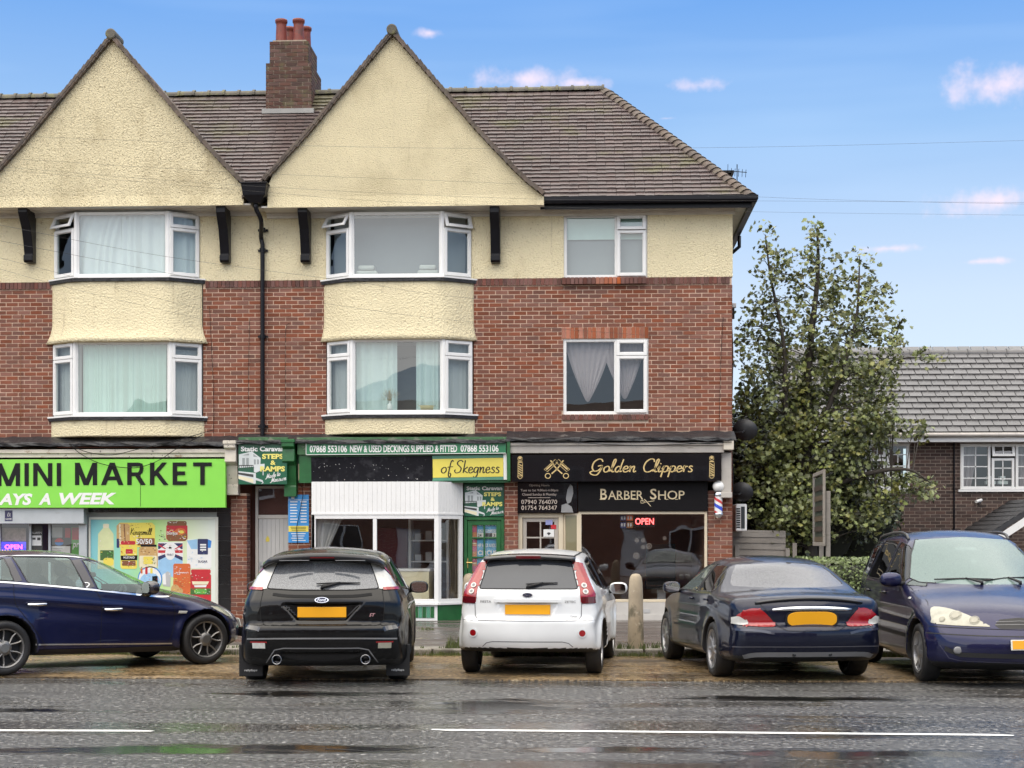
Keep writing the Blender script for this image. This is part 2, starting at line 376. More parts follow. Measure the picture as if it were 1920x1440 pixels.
road_m=ground_mat('wet_asphalt',(0.013,0.013,0.013),(0.135,0.132,0.127),0.07,0.33,gscale=22,bump=1.0,patch=0.10,streak=(0.16,0.75,1.0),dark=(0.014,0.013,0.012,(0.10,0.9,1.0)),speck=(0.48,0.47,0.45,.8),bdist=0.035,lo_=.42,hi_=.60,w0=.44,w1=.58,pools=POOLS)  # pale specks in the colour stand in for glints off the wet road
bay_m=ground_mat('wet_gravel_tarmac',(0.034,0.021,0.011),(0.33,0.225,0.11),0.16,0.58,gscale=24,bump=0.9,patch=0.3,streak=(0.45,1.0,1.0),dark=(0.022,0.016,0.011,(0.6,0.8,1.0)),speck=(0.55,0.43,0.26,.85),bdist=0.012,lo_=.40,hi_=.62)
pave_m=ground_mat('wet_pavement',(0.060,0.048,0.042),(0.125,0.105,0.092),0.16,0.5,gscale=60,bump=0.35,patch=0.4,streak=(0.4,1.2,1.0),dark=(0.045,0.035,0.03,(0.4,1.0,1.0)))
kerb_m=ground_mat('kerb_concrete',(0.17,0.155,0.13),(0.31,0.285,0.245),0.35,0.6,gscale=50,bump=0.3,patch=0.8,streak=(1.5,1.5,1.0),dark=(0.07,0.062,0.045,(2.5,3.0,2.0)))
ground_m=mat('soil',(0.06,0.05,0.035),0.9,var=0.3)
paint_w=mat('road_paint_white',(0.80,0.80,0.78),0.4,var=0.05,stain=[((0.10,0.10,0.10),(9,40,1),0.62,0.10,0.8)])
m=MB();m.add([(-1500,-1500,-0.06),(1500,-1500,-0.06),(1500,1500,-0.06),(-1500,1500,-0.06)],[(0,1,2,3)]);struct(m.build('ground',ground_m))
m=MB();m.box(-120,120,6.4,ROAD_Y,-0.05,0.0);struct(m.build('road',road_m))
m=MB();m.box(-120,120,ROAD_Y+0.002,KERB_Y,-0.05,0.012);struct(m.build('parking_bay',bay_m))
m=MB();m.box(-120,120,KERB_Y+0.16,60,-0.05,PAVE_Z);struct(m.build('pavement',pave_m))
m=MB();m.box(-120,120,-7.0,6.2,-0.05,0.1);struct(m.build('near_pavement',pave_m))
# kerb stones, laid end to end
kerb=bpy.data.objects.new('kerb',None);COL.objects.link(kerb);struct(kerb)
kb=MB();kb.box(-0.445,0.445,0,0.15,-0.06,PAVE_Z+0.012);me=None
for i in range(26):
    x=-15.3+i*0.915
    if me is None:
        o=kb.build('kerb_stone',kerb_m,kerb,bevel=0.018,world=False);me=o.data
    else:
        o=link('kerb_stone',me,kerb);b_=o.modifiers.new('bevel','BEVEL');b_.width=0.018;b_.segments=2
    o.location=(x,KERB_Y+0.002,random.uniform(-0.008,0.006));o.rotation_euler=(0,0,random.uniform(-.006,.006))
# strip of paving slabs behind the kerb
slabs=bpy.data.objects.new('pavement_edging',None);COL.objects.link(slabs);struct(slabs)
sb=MB();sb.box(-0.443,0.443,0,0.44,-0.03,0.0);me=None
for i in range(26):
    if me is None:
        o=sb.build('paving_slab',kerb_m,slabs,bevel=0.006,world=False);me=o.data
    else:
        o=link('paving_slab',me,slabs);b_=o.modifiers.new('bevel','BEVEL');b_.width=0.006;b_.segments=1
    o.location=(-15.0+i*0.9,KERB_Y+0.18,PAVE_Z+0.006+random.uniform(-.002,.003))
# centre line: dashes of worn white paint with pointed ends
lines=[]
for k,(ax,ay,bx,by) in enumerate([(-560,1368.5,290,1371),(808,1369,1902,1379),(2450,1381,3300,1386)]):
    a,b_=G(ax,ay),G(bx,by);w=0.052
    d=(b_-a).normalized();n=Vector((-d.y,d.x,0))
    m=MB();z=0.004
    pts=[a+n*w,a+d*.08+n*w,b_-d*.18+n*w,b_,b_-d*.02-n*w,a+d*.12-n*w,a]
    m.add([(p.x,p.y,z) for p in pts],[tuple(range(len(pts)))])
    struct(m.build('road_marking',paint_w))
road_o=bpy.data.objects['road'];m=MB();crk=catmull([G(a_,b_,.003) for a_,b_ in ((610,1404),(660,1406),(700,1409),(725,1406),(770,1404),(815,1400))],5);m.add([p+Vector((0,.012+random.uniform(-.006,.01),0)) for p in crk]+[p-Vector((0,.012+random.uniform(-.006,.01),0)) for p in crk],[(i,i+1,len(crk)+i+1,len(crk)+i) for i in range(len(crk)-1)]);m.build('crack',mat('road_crack',(.006,.006,.006),.8),road_o)
# weeds and grass along the kerb: grown in tufts, uncountable
grass_m=mat('weed_grass',(0.10,0.13,0.035),0.7,var=0.3,vscale=9,island=0.35)
m=MB()
def tuft(cx,cy,cz,n,h,spread):
    for _ in range(n):
        a=random.uniform(0,6.28);r=random.uniform(0,spread);x,y=cx+r*math.cos(a),cy+0.5*r*math.sin(a)
        hh=h*random.uniform(.4,1.1);ln=random.uniform(-.5,.5)*hh;ly=random.uniform(-.4,.2)*hh;w=random.uniform(.003,.007)
        m.add([(x-w,y,cz),(x+w,y,cz),(x+ln*.5+w*.7,y+ly*.4,cz+hh*.6),(x+ln*.5-w*.7,y+ly*.4,cz+hh*.6),(x+ln,y+ly,cz+hh)],[(0,1,2,3),(3,2,4)])
for i in range(1500):
    x=random.uniform(-13.5,7)
    dens=0.5+0.5*math.sin(x*1.9+1)*math.sin(x*.7)
    if random.random()<.35+.65*dens:tuft(x,KERB_Y-random.uniform(0.0,0.07),0.012,5,random.uniform(.03,.085),.05)
for i in range(220):
    x=random.uniform(-13.5,7);tuft(x,KERB_Y+.16+random.uniform(0,.04),PAVE_Z,4,random.uniform(.03,.09),.04)
for px in (1160,1178,1205,1225,1240,850,858,866,895):
    p=G(px,1222);tuft(p.x,KERB_Y+.17,PAVE_Z,22,.20 if px in (858,866) else .12,.08)
tuft(*G(800,1181,PAVE_Z),30,.05,.12)
tag(m.build('weeds',grass_m),'ragged weeds and moss growing along the kerb edge','weeds',kind='stuff')
leaf_m=mat('fallen_leaf',(0.30,0.17,0.06),0.6,var=0.3,island=0.4)
m=MB()
for i in range(230):
    x,y=random.uniform(-12,5.5),random.uniform(ROAD_Y-.6,KERB_Y+3)
    if random.random()<.5:y=KERB_Y-random.uniform(.02,.25)
    z=(0.004 if y<ROAD_Y else .016 if y<KERB_Y else PAVE_Z+.02 if y<KERB_Y+.7 else PAVE_Z+.004);s=random.uniform(.012,.03);a=random.uniform(0,6.3)
    c_,s_=math.cos(a)*s,math.sin(a)*s
    m.add([(x-c_,y-s_,z),(x+s_*.5,y-c_*.5,z+.004),(x+c_,y+s_,z+.008),(x-s_*.5,y+c_*.5,z+.003)],[(0,1,2,3)])
tag(m.build('fallen_leaves',leaf_m),'small brown leaves scattered on the wet ground','leaves',kind='stuff')
# ================================================================== the parade: materials
brick_m=mat('red_brick',(0.180,0.056,0.029),0.75,var=0.14,vscale=2.2,bump=0.25,bscale=90,island=0.24,stain=[((0.075,0.04,0.035),(1.2,1.2,0.7),0.60,0.16,0.35)],bdist=.004)
brick_o_m=mat('orange_brick',(0.30,0.085,0.035),0.7,var=0.12,bump=0.25,bscale=90,island=0.35,bdist=.004)
brick_s_m=mat('sooty_brick',(0.145,0.055,0.042),0.8,var=0.18,bump=0.25,bscale=90,island=0.35,bdist=.004)
brick_c_m=mat('chimney_brick',(0.095,0.044,0.033),0.85,var=0.2,bump=0.35,bscale=70,island=0.35,stain=[((0.105,0.10,0.045),4.5,0.50,0.16,0.7)],bdist=.006)
mortar_m=mat('mortar',(0.64,0.475,0.36),0.9,var=0.14,vscale=5,bump=0.3,bscale=120,stain=[((0.14,0.10,0.085),1.4,0.60,0.15,0.6)])
mortar_c=mat('chimney_mortar',(0.36,0.30,0.235),0.9,var=0.2,vscale=6,stain=[((0.12,0.12,0.06),5,0.5,0.2,0.6)])
def render_mat(name,col,stains,rs=34,strength=1.0):
    m_=mat(name,col,0.85,var=0.06,vscale=1.6,bump=strength*.8,bscale=rs,bdist=0.04,stain=stains)
    return m_
cream=(0.78,0.69,0.46)
render_m=render_mat('cream_roughcast',cream,[((0.42,0.34,0.2),(8,8,.6),0.60,0.12,0.4),((0.36,0.27,0.135),30,0.61,0.05,0.6),((0.45,0.34,0.18),(1.0,1.0,.5),0.58,0.2,0.45)])
render_f=render_mat('cream_roughcast_apron',cream,[((0.44,0.36,0.22),(9,9,.8),0.59,0.12,0.4),((0.34,0.25,0.12),26,0.62,0.05,0.65)],rs=30)
gable_m1=render_mat('stained_roughcast',(0.73,0.64,0.42),[((0.36,0.29,0.17),(7,7,.5),0.60,0.12,0.5),((0.22,0.17,0.095),42,0.55,0.07,0.7),((0.36,0.29,0.16),(1.1,1.1,.9),0.48,0.25,0.5)],rs=38)
gable_m2=render_mat('weathered_roughcast',(0.70,0.615,0.405),[((0.40,0.33,0.2),(7,7,.5),0.60,0.12,0.45),((0.30,0.24,0.135),48,0.57,0.07,0.55),((0.42,0.35,0.2),(.8,.8,.7),0.46,0.3,0.5)],rs=46,strength=.8)
tile_m=mat('wet_clay_tile',(0.108,0.082,0.078),0.36,var=0.12,vscale=1.2,bump=0.3,bscale=45,island=0.13,stain=[((0.115,0.108,0.055),(0.7,.9,1.6),0.50,0.15,0.8),((0.05,0.042,0.042),2.5,0.63,0.1,0.6)],bdist=.006,noise_rough=.1)
moss_m=mat('mossy_tile',(0.085,0.076,0.058),0.6,var=0.25,vscale=7,bump=0.5,bscale=60,island=0.25,stain=[((0.14,0.135,0.05),7,0.5,0.15,0.8)])
verge_m=mat('weathered_verge',(0.105,0.078,0.062),0.7,var=0.25,vscale=9,bump=0.5,bscale=60,island=0.35,stain=[((0.13,0.11,0.075),8,0.52,.12,.7)])
white_m=mat('upvc_white',(0.80,0.80,0.79),0.3,var=0.03,vscale=4,stain=[((0.45,0.43,0.38),(6,6,3),0.66,0.12,0.4)])
soffit_m=mat('soffit_paint',(0.66,0.63,0.57),0.5,var=0.08,vscale=5,stain=[((0.30,0.26,0.2),(2,2,6),0.6,0.12,0.5)])
black_m=mat('black_gloss_paint',(0.005,0.005,0.008),0.35,spec=.25,var=0.2,vscale=8,stain=[((0.10,0.10,0.11),14,0.68,0.05,0.5)])
lead_m=mat('black_felt_flashing',(0.022,0.022,0.025),0.45,var=0.3,vscale=6,bump=0.8,bscale=14,bdist=.03,stain=[((0.14,0.13,0.12),(5,5,14),0.62,0.08,0.7)])
pot_m=mat('terracotta_pot',(0.20,0.045,0.03),0.5,var=0.2,vscale=8,stain=[((0.10,0.05,0.045),6,0.55,0.1,0.7)])
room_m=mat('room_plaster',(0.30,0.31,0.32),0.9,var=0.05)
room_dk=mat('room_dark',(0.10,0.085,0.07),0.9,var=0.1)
pane_m=glass('window_glass',tint=(0.80,0.87,0.86),ior=1.9)
curtain_w=mat('white_curtain',(0.72,0.76,0.78),0.9,var=0.04)
curtain_g=mat('mint_blind',(0.52,0.68,0.62),0.8,var=0.05)
curtain_p=mat('pink_net',(0.42,0.33,0.34),0.9,var=0.06)
net_m=mat('grey_net',(0.46,0.46,0.46),0.9,var=0.05)
XL,XR=-13.4,P(1372,700,F).x
ZS=P(1130,521,F).z                    # top of the soldier band
ZB=P(1130,809,F).z                    # brickwork starts on the shop flashing
ZE=P(1130,393,F).z                    # soffit against the wall
B=thing('shop_parade_building','two-storey red brick shop parade with cream gables, bay windows and hipped tiled roof','building',(-4.5,F,0))
# ---------------------------------------------------------------- brick laying
def lay(x0,x1,z0,z1,holes,pitch=0.225,gauge=0.0751,joint=0.0135):
    out=[];n=int(round((z1-z0)/gauge))
    for i in range(n):
        za,zb=z0+i*gauge+joint/2,z0+(i+1)*gauge-joint/2
        off=(i % 2)*pitch/2;k=math.floor((x0-off)/pitch)
        while k*pitch+off<x1:
            a,b=k*pitch+off+joint/2,(k+1)*pitch+off-joint/2;k+=1
            segs=[(max(a,x0),min(b,x1))]
            for (h0,h1,g0,g1) in holes:
                if zb>g0+1e-4 and za<g1-1e-4:
                    ns_=[]
                    for (p,q) in segs:
                        if q<=h0 or p>=h1:ns_.append((p,q));continue
                        if p<h0:ns_.append((p,h0))
                        if q>h1:ns_.append((h1,q))
                    segs=ns_
            out+=[(p,q,za,zb) for p,q in segs if q-p>0.03]
    return out
def wall_cells(x0,x1,z0,z1,holes):
    xs=sorted({x0,x1,*[min(max(h,x0),x1) for q in holes for h in q[:2]]});zs=sorted({z0,z1,*[min(max(h,z0),z1) for q in holes for h in q[2:]]})
    res=[]
    for i in range(len(zs)-1):
        run=None
        for j in range(len(xs)-1):
            cx,cz=(xs[j]+xs[j+1])/2,(zs[i]+zs[i+1])/2
            solid=not any(h[0]<cx<h[1] and h[2]<cz<h[3] for h in holes)
            if solid:run=[xs[j],xs[j+1]] if run is None else [run[0],xs[j+1]]
            if (not solid or j==len(xs)-2) and run:res.append((run[0],run[1],zs[i],zs[i+1]));run=None
    return res
UB=MB();UB.box(-.5,.5,-.5,.5,-.5,.5)
def unit_brick(m_):
    me=bpy.data.meshes.new('brick');me.from_pydata(UB.v,[],UB.f);me.materials.append(m_)
    return me
def put_bricks(lst,Y,parent,m_,n_single,proud=0.006,depth=0.05,name='brick',mapper=None,key=None):
    """lst of (u0, u1, z0, z1); the n_single nearest ones are objects, the rest one joined part"""
    lst=sorted(lst,key=key or (lambda q:abs(q[0])+abs(q[2]-2.5)*.5-(q[1]-q[0])*4))
    me=unit_brick(m_);off=wloc(parent);rest=MB()
    for i,(a,b,c,d) in enumerate(lst):
        jit=random.uniform(-.0035,.0035);yc=Y-proud+depth/2+jit
        if i<n_single:
            o=link(name,me,parent)
            ctr=Vector(((a+b)/2,yc,(c+d)/2));sc=(b-a,depth,d-c)
            if mapper:ctr,sc=mapper(a,b,c,d,yc,depth)
            o.location=ctr-off;o.scale=sc
        elif mapper:
            ctr,sc=mapper(a,b,c,d,yc,depth)
            rest.box(ctr.x-sc[0]/2,ctr.x+sc[0]/2,ctr.y-sc[1]/2,ctr.y+sc[1]/2,ctr.z-sc[2]/2,ctr.z+sc[2]/2)
        else:rest.box(a,b,yc-depth/2,yc+depth/2,c,d)
    if rest.f:rest.build(name+'_field',m_,parent,kind='stuff')
# openings of the upper brick wall
def X(px,Y=F):return P(px,700,Y).x
bayX={'UL':(X(103),X(375)),'UR':(X(612),X(884)),'LL':(X(101),X(379)),'LR':(X(614),X(886))}
BW=[(X(101)-.02,X(381)),(X(612),X(886)+.02)]
WL=(P(1056,776,F).x,P(1216,776,F).x,P(1130,777,F).z,P(1130,635,F).z)      # lower window
WU=(P(1057,520,F).x,P(1214,520,F).x,P(1130,521,F).z,P(1130,401,F).z)      # upper window
zg=lambda z:ZB-.15+math.ceil((z-ZB+.15)/.0751-.01)*.0751
lint=(WL[0]-.03,WL[1]+.0,WL[3],zg(WL[3]+.19))
sillb=(WL[0]-.03,WL[1]+.0,WL[2]-.105,WL[2])
ZSB=ZS-0.125
holes=[(BW[0][0],BW[0][1],ZB-1,ZSB+1),(BW[1][0],BW[1][1],ZB-1,ZSB+1),WL,lint,sillb]
walls=[]
for (sa,sb_,nsing) in ((XL,BW[0][0],30),(BW[0][1],BW[1][0],60),(BW[1][1],XR,140)):
    wm=MB()
    for (a,b,c,d) in wall_cells(sa,sb_,ZB-.25,ZS,[WL]):wm.box(a,b,F,F+.25,c,d)
    wall=wm.build('brick_wall',mortar_m,B);walls.append(wall)
    put_bricks(lay(sa,sb_,ZB-.15,ZSB-.008,[WL,lint,sillb]),F,wall,brick_m,nsing)
# bricks on end: band, lintel, sill
sm_=MB()
x=XL
while x<XR-.06:
    if not any(h[0]-.05<x<h[1] for h in BW):sm_.box(x,x+.066,F-.03,F+.05,ZSB+random.uniform(-.002,.002),ZS-.002)
    x+=.0755
sm_.build('brick_band',brick_s_m,wall,kind='stuff')
for nm,(a,b,c,d),mt,pr in (('lintel_brick',lint,brick_o_m,.014),('sill_brick',sillb,brick_s_m,.05)):
    n=int((b-a)/.0755);w=(b-a)/n
    mm=unit_brick(mt)
    for i in range(n):
        o=link(nm,mm,wall);o.location=Vector((a+(i+.5)*w,F-pr+.04,(c+d)/2))-wloc(wall);o.scale=(w-.010,.08,d-c-.006)
n=int((WU[1]-WU[0]+.06)/.0755);mm=unit_brick(brick_o_m);mm2=unit_brick(brick_s_m)
for i in range(n):
    o=link('sill_brick',mm if 8<=i<=13 else mm2,wall);o.location=Vector((WU[0]-.03+(i+.5)*.0755,F-.055,ZS-.062))-wloc(wall);o.scale=(.066,.1,.12)
# side wall of the parade, running back
sw=MB();sw.box(XR-.25,XR,F+.252,33.0,0,ZS);sw.build('side_wall',mortar_m,B)
sl=lay(F+.002,32.9,ZB-.15,ZSB-.008,[])
smb=MB()
for (a,b,c,d) in sl:smb.box(XR-.04,XR+.011,a,b,c,d)
for (a,b,c,d) in lay(F+.002,32.9,PAVE_Z,ZB-.2,[]):smb.box(XR-.04,XR+.011,a,b,c,d)
smb.build('side_brick_field',brick_m,B,kind='stuff')
# rendered upper wall with the upper window opening
rm=MB()
UBY=[(bayX['UL'][0],bayX['UL'][1],ZS-1,ZE-.08),(bayX['UR'][0],bayX['UR'][1],ZS-1,ZE-.08)]
for (a,b,c,d) in wall_cells(XL,XR+.015,ZS,ZE+.3,[WU,*UBY]):rm.box(a,b,F-.022,F+.22,c,d)
rm.build('rendered_wall',render_m,B)
rm=MB();rm.box(XR-.2,XR+.018,F+.222,33.0,ZS,ZE+.3);rm.build('rendered_side_wall',render_m,B)
rm=MB();rm.box(XL,XR-.3,32.8,33.0,0,ZE+.3);rm.build('back_wall',brick_m,B)
# ---------------------------------------------------------------- roof
EY,EZ=F-.40,P(1200,369,F-.40).z
RY=30.6;RZ=P(900,172,RY).z
HX=P(1408,369,EY).x;HR=P(1133,172,RY).x
sl_len=math.hypot(RY-EY,RZ-EZ);su=Vector((0,RY-EY,RZ-EZ))/sl_len;sn=Vector((0,-su.z,su.y))
GY=F-.55
APX=[P(211,60,GY),P(736,60,GY)]
GZ=P(736,66,GY).z
gprof=[(0,66),(105,188),(165,258),(225,322),(252,348),(283,373)]
k_=(P(736+100,200,GY).x-P(736,200,GY).x)/100
kz=(P(736,66,GY).z-P(736,166,GY).z)/100
GP=[(dx*k_,GZ-(py-66)*kz) for dx,py in gprof]          # half width, height
def gable_half(z):
    if z>=GP[0][1]:return 0
    for (x0,z0),(x1,z1) in zip(GP,GP[1:]):
        if z>=z1:return x0+(x1-x0)*(z0-z)/(z0-z1)
    return GP[-1][0]
rf=MB()
rf.add([(XL,EY+.05,EZ-.02),(HX-.05,EY+.05,EZ-.02),(HR,RY,RZ-.04),(XL,RY,RZ-.04)],[(0,1,2,3)])
rf.add([(HX-.05,EY+.05,EZ-.02),(HX-.05,33.2,EZ-.02),(HR,RY,RZ-.04)],[(0,1,2)])
rf.add([(XL,33.2,EZ-.02),(HX-.05,33.2,EZ-.02),(HR,RY,RZ-.04),(XL,RY,RZ-.04)],[(3,2,1,0)])
rf.add([(XL,EY+.05,EZ-.02),(XL,RY,RZ-.04),(XL,33.2,EZ-.02)],[(0,1,2)])
roof=rf.build('roof',tile_m,B)
TW,GA=0.168,0.1245
TL=MB()
tv=[(-.5,0,.010),(.5,0,.010),(.5,0,.052),(0,0,.055),(-.5,0,.052),(-.5,1,-.004),(.5,1,-.004),(.5,1,.010),(0,1,.013),(-.5,1,.010)]
TL.add(tv,[(0,1,2,3,4),(9,8,7,6,5),(3,2,7,8),(4,3,8,9),(1,6,7,2),(0,4,9,5),(0,5,6,1)])
tme=bpy.data.meshes.new('roof_tile');tme.from_pydata([(x*(TW-.003),y*.20,z) for x,y,z in TL.v],[],TL.f);tme.materials.append(tile_m)
TM=Matrix(((1,0,0),(0,su.y,sn.y),(0,su.z,sn.z))).to_4x4()
nrow=int(sl_len/GA);tiles=[]
for i in range(nrow):
    s0=i*GA-.03;t_=(i*GA)/sl_len;z=EZ+(RZ-EZ)*t_
    xmax=HX+(HR-HX)*t_-.02;x=xmax-TW/2-(i % 2)*TW/2
    while x>XL:
        hid=False
        for A in APX:
            if abs(x-A.x)<gable_half(z)-.12:hid=True
        if not hid:tiles.append((x+random.uniform(-.004,.004),s0+random.uniform(-.006,.006),i))
        x-=TW
tiles.sort(key=lambda q:(0 if q[0]>-2.2 else 1,q[2]))
o0=Vector((0,EY,EZ));rest=MB()
for k,(x,s0,i) in enumerate(tiles):
    pos=o0+Vector((x,0,0))+su*s0+sn*random.uniform(-.001,.004)
    rot=Matrix.Rotation(random.uniform(-.018,.018),4,sn)@Matrix.Translation((0,0,0))@TM
    if k<300:
        o=link('roof_tile',tme,roof);o.matrix_local=Matrix.Translation(pos-wloc(roof))@rot
    else:
        rest.add([pos+(rot@v.co) for v in tme.vertices],[tuple(p.vertices) for p in tme.polygons])
rest.build('tile_field',tile_m,roof,kind='stuff')
# ridge and hip tiles
def half_round(L,r,collar):
    m_=MB();pr=[]
    for (xx,rr) in [(0,r),(L-collar,r),(L-collar,r+.022),(L,r+.022)]:
        pr.append([(xx,rr*math.cos(a),rr*math.sin(a)) for a in [math.pi*j/8 for j in range(9)]])
    vs=[p for row in pr for p in row];fs=[]
    for i in range(3):
        for j in range(8):fs.append((i*9+j,i*9+j+1,(i+1)*9+j+1,(i+1)*9+j))
    fs+=[tuple(range(8,-1,-1)),tuple(27+j for j in range(9))]
    m_.add(vs,fs);return m_
rme=None;x=HR
while x>XL:
    if rme is None:
        o=half_round(.30,.10,.05).build('ridge_tile',moss_m,roof,world=False);rme=o.data
    else:o=link('ridge_tile',rme,roof)
    o.location=Vector((x-.30,RY,RZ-.02+random.uniform(-.006,.006)))-wloc(roof);x-=.297
hipd=Vector((HR-HX,RY-EY,RZ-EZ));hl=hipd.length;hq=hipd.normalized()
hme=MB();bon=[]
for (t0,r) in [(0,.165),(1,.105)]:
    bon.append([(t0*.2,r*math.cos(a),r*math.sin(a)*.8) for a in [math.pi*(j/8*1.1-.05) for j in range(9)]])
hme.add([p for r_ in bon for p in r_],[(j,j+1,9+j+1,9+j) for j in range(8)]+[tuple(range(8,-1,-1))])
hm=None;nh=int(hl/.145);zax=sn+Vector((sn.y*-1,0,sn.z))*0 ;up=(Vector((0,0,1))-hq*hq.z).normalized();side=up.cross(hq)
HM=Matrix((hq,side,up)).transposed().to_4x4()
for i in range(nh):
    if hm is None:o=hme.build('hip_tile',verge_m,roof,smooth=False,world=False);hm=o.data
    else:o=link('hip_tile',hm,roof)
    o.matrix_local=Matrix.Translation(Vector((HX,EY,EZ))+hq*(i*.145-.02)-up*.055-wloc(roof))@HM@Matrix.Rotation(R(-6),4,'Y')
# gables
for gi,A in enumerate(APX):
    pts=[(A.x-x,z) for x,z in GP[::-1]]+[(A.x+x,z) for x,z in GP[1:]]
    zb=P(736 if gi else 211,384,GY).z
    hw=GP[-1][0]
    if gi==0:rx=X(457,GY);lx=A.x-hw
    else:rx=A.x+hw;lx=X(502,GY)
    # clip the foot at the valley hopper
    q=[]
    for (x,z) in pts:q.append((min(max(x,lx),rx),z if lx<=x<=rx else max(z,GZ-(gprof[4][1]-66)*kz)))
    poly=[(lx,zb)]+q+[(rx,zb)]
    gm=MB();gm.prism(poly,GY,GY+.18)
    gm.add([(lx,GY,zb),(rx,GY,zb),(rx,GY-.035,zb-.035),(lx,GY-.035,zb-.035)],[(0,1,2,3)])
    gm.add([(lx,GY-.0,zb+.16),(rx,GY-.0,zb+.16),(rx,GY-.035,zb-.035),(lx,GY-.035,zb-.035)],[(0,3,2,1)])
    gab=gm.build('gable',gable_m2 if gi else gable_m1,B)
    # roof slabs behind the verge
    rs=MB();top=[(A.x-x,z+.075) for x,z in GP[::-1]]+[(A.x+x,z+.075) for x,z in GP[1:]]
    n_=len(top)
    for j in range(n_-1):
        (xa,za),(xb,zb_)=top[j],top[j+1]
        rs.add([(xa,GY-.07,za),(xb,GY-.07,zb_),(xb,RY-.15,zb_),(xa,RY-.15,za),(xa,GY-.07,za-.05),(xb,GY-.07,zb_-.05),(xb,RY-.15,zb_-.05),(xa,RY-.15,za-.05)],
               [(0,1,2,3),(7,6,5,4),(0,4,5,1),(1,5,6,2),(3,7,4,0)])
    rs.build('gable_roof',verge_m,gab)
    vme=None
    for sgn in (-1,1):
        path=[Vector((A.x+sgn*x,GY-.075,z+.045)) for x,z in GP];dist=0;seg=0;step=.118
        for j in range(len(path)-1):
            d_=path[j+1]-path[j];L_=d_.length;d_.normalize()
            nstep=max(1,int(round(L_/step)))
            for k in range(nstep):
                c=path[j]+d_*(L_*(k+.5)/nstep)
                if not (lx-.1<=c.x<=rx+.12):continue
                if vme is None:
                    vb=MB();vb.box(-.064,.062,-.03,.16,-.030,.018);vb.box(-.055,.064,-.020,.1,.018,.046)
                    o=vb.build('verge_tile',verge_m,gab,world=False);vme=o.data
                else:o=link('verge_tile',vme,gab)
                ang=math.atan2(d_.z,d_.x)+random.uniform(-.05,.05)+(R(7) if sgn<0 else R(-7))
                o.location=c-wloc(gab)+Vector((0,0,random.uniform(-.005,.008)));o.rotation_euler=(0,-ang,0)
    rt=MB();rt.lathe([(.001,0),(.075,0),(.095,.01),(.095,.5)],16,Matrix.Translation((A.x,GY-.13,GZ+.07))@Matrix.Rotation(R(-90),4,'X'));rt.build('ridge_end_cap',moss_m,gab)
# eaves on the hipped end: gutter, fascia, soffit, side return
eL=P(1013,375,EY).x
gm=MB()
gp=[(-.10,.0),(-.10,-.07),(-.075,-.115),(.02,-.115),(.02,.0)]
def gutter_run(m_,a,b,ax):
    n_=len(gp)
    if ax=='x':vs=[(a,EY-.02+u,EZ-.005+v) for u,v in gp]+[(b,EY-.02+u,EZ-.005+v) for u,v in gp]
    else:vs=[(HX+.02-u,a,EZ-.005+v) for u,v in gp]+[(HX+.02-u,b,EZ-.005+v) for u,v in gp]
    m_.add(vs,[(i,(i+1) % n_,n_+(i+1) % n_,n_+i) for i in range(n_)]+[tuple(range(n_)),tuple(range(2*n_-1,n_-1,-1))])
gutter_run(gm,eL,HX+.10,'x');gm.box(eL,HX+.02,EY+.03,EY+.06,EZ-.20,EZ-.02);gm.build('gutter',black_m,B)
gm=MB();gutter_run(gm,EY-.1,33.2,'y');gm.box(HX-.04,HX+.01,EY+.1,33.2,EZ-.20,EZ-.02);gm.build('gutter',black_m,B)
sf=MB();sf.box(XL,HX-.01,EY+.065,F-.024,ZE+.02,ZE+.05);sf.box(XR+.02,HX-.01,F-.02,33.2,ZE+.02,ZE+.05);sf.build('soffit',soffit_m,B)
sf=MB();sf.box(eL-.2,XR+.05,F-.05,F-.023,ZE-.115,ZE+.018);sf.box(eL-.2,XR+.03,F-.075,F-.052,ZE-.05,ZE+.018);sf.box(XR+.02,XR+.05,F-.02,33,ZE-.1,ZE+.018);sf.build('frieze_board',soffit_m,B)
pz=ZE-.02;pp=[(HX+.08,31.0,EZ-.13),(HX+.08,31.0,EZ-.34),(HX-.05,31.0,EZ-.45),(XR+.06,31.0,EZ-.52),(XR+.06,31.0,.4)]
gm=MB();gm.tube(pp,.036,8);gm.build('downpipe',black_m,B,smooth=True)
# gable soffits and friezes
for gi,A in enumerate(APX):
    zb=P(736 if gi else 211,384,GY).z-.03
    lx,rx=((A.x-GP[-1][0],X(470,GY)) if gi==0 else (X(490,GY),A.x+GP[-1][0]))
    sf=MB();sf.box(lx,rx,GY+.0,F-.023,zb,zb+.03);sf.build('gable_soffit',soffit_m,B)
    fb=MB();fb.box(lx,rx,F-.07,F-.023,zb-.09,zb-.001);fb.box(lx,rx,F-.10,F-.07,zb-.04,zb-.001);fb.build('gable_frieze',soffit_m,B)
# black brackets under the gables
def bracket(px):
    xc=X(px,F-.3);zt=P(px,388,F-.3).z;zb=P(px,495,F).z;w=.085
    prof=[(F-.02,zt),(GY+.06,zt),(GY+.06,zt-.13),(GY+.12,zt-.22),(F-.30,zt-.40),(F-.22,zt-.62),(F-.17,zb+.16),(F-.17,zb+.13),(F-.21,zb+.13),(F-.21,zb+.03),(F-.17,zb),(F-.02,zb)]
    m_=MB();n_=len(prof)
    m_.add([(xc-w,y,z) for y,z in prof]+[(xc+w,y,z) for y,z in prof],[tuple(range(n_)),tuple(range(2*n_-1,n_-1,-1))]+[(i,n_+i,n_+(i+1) % n_,(i+1) % n_) for i in range(n_)])
    m_.build('eaves_bracket',black_m,B,bevel=.008)
for px in (49,418,570,928):bracket(px)
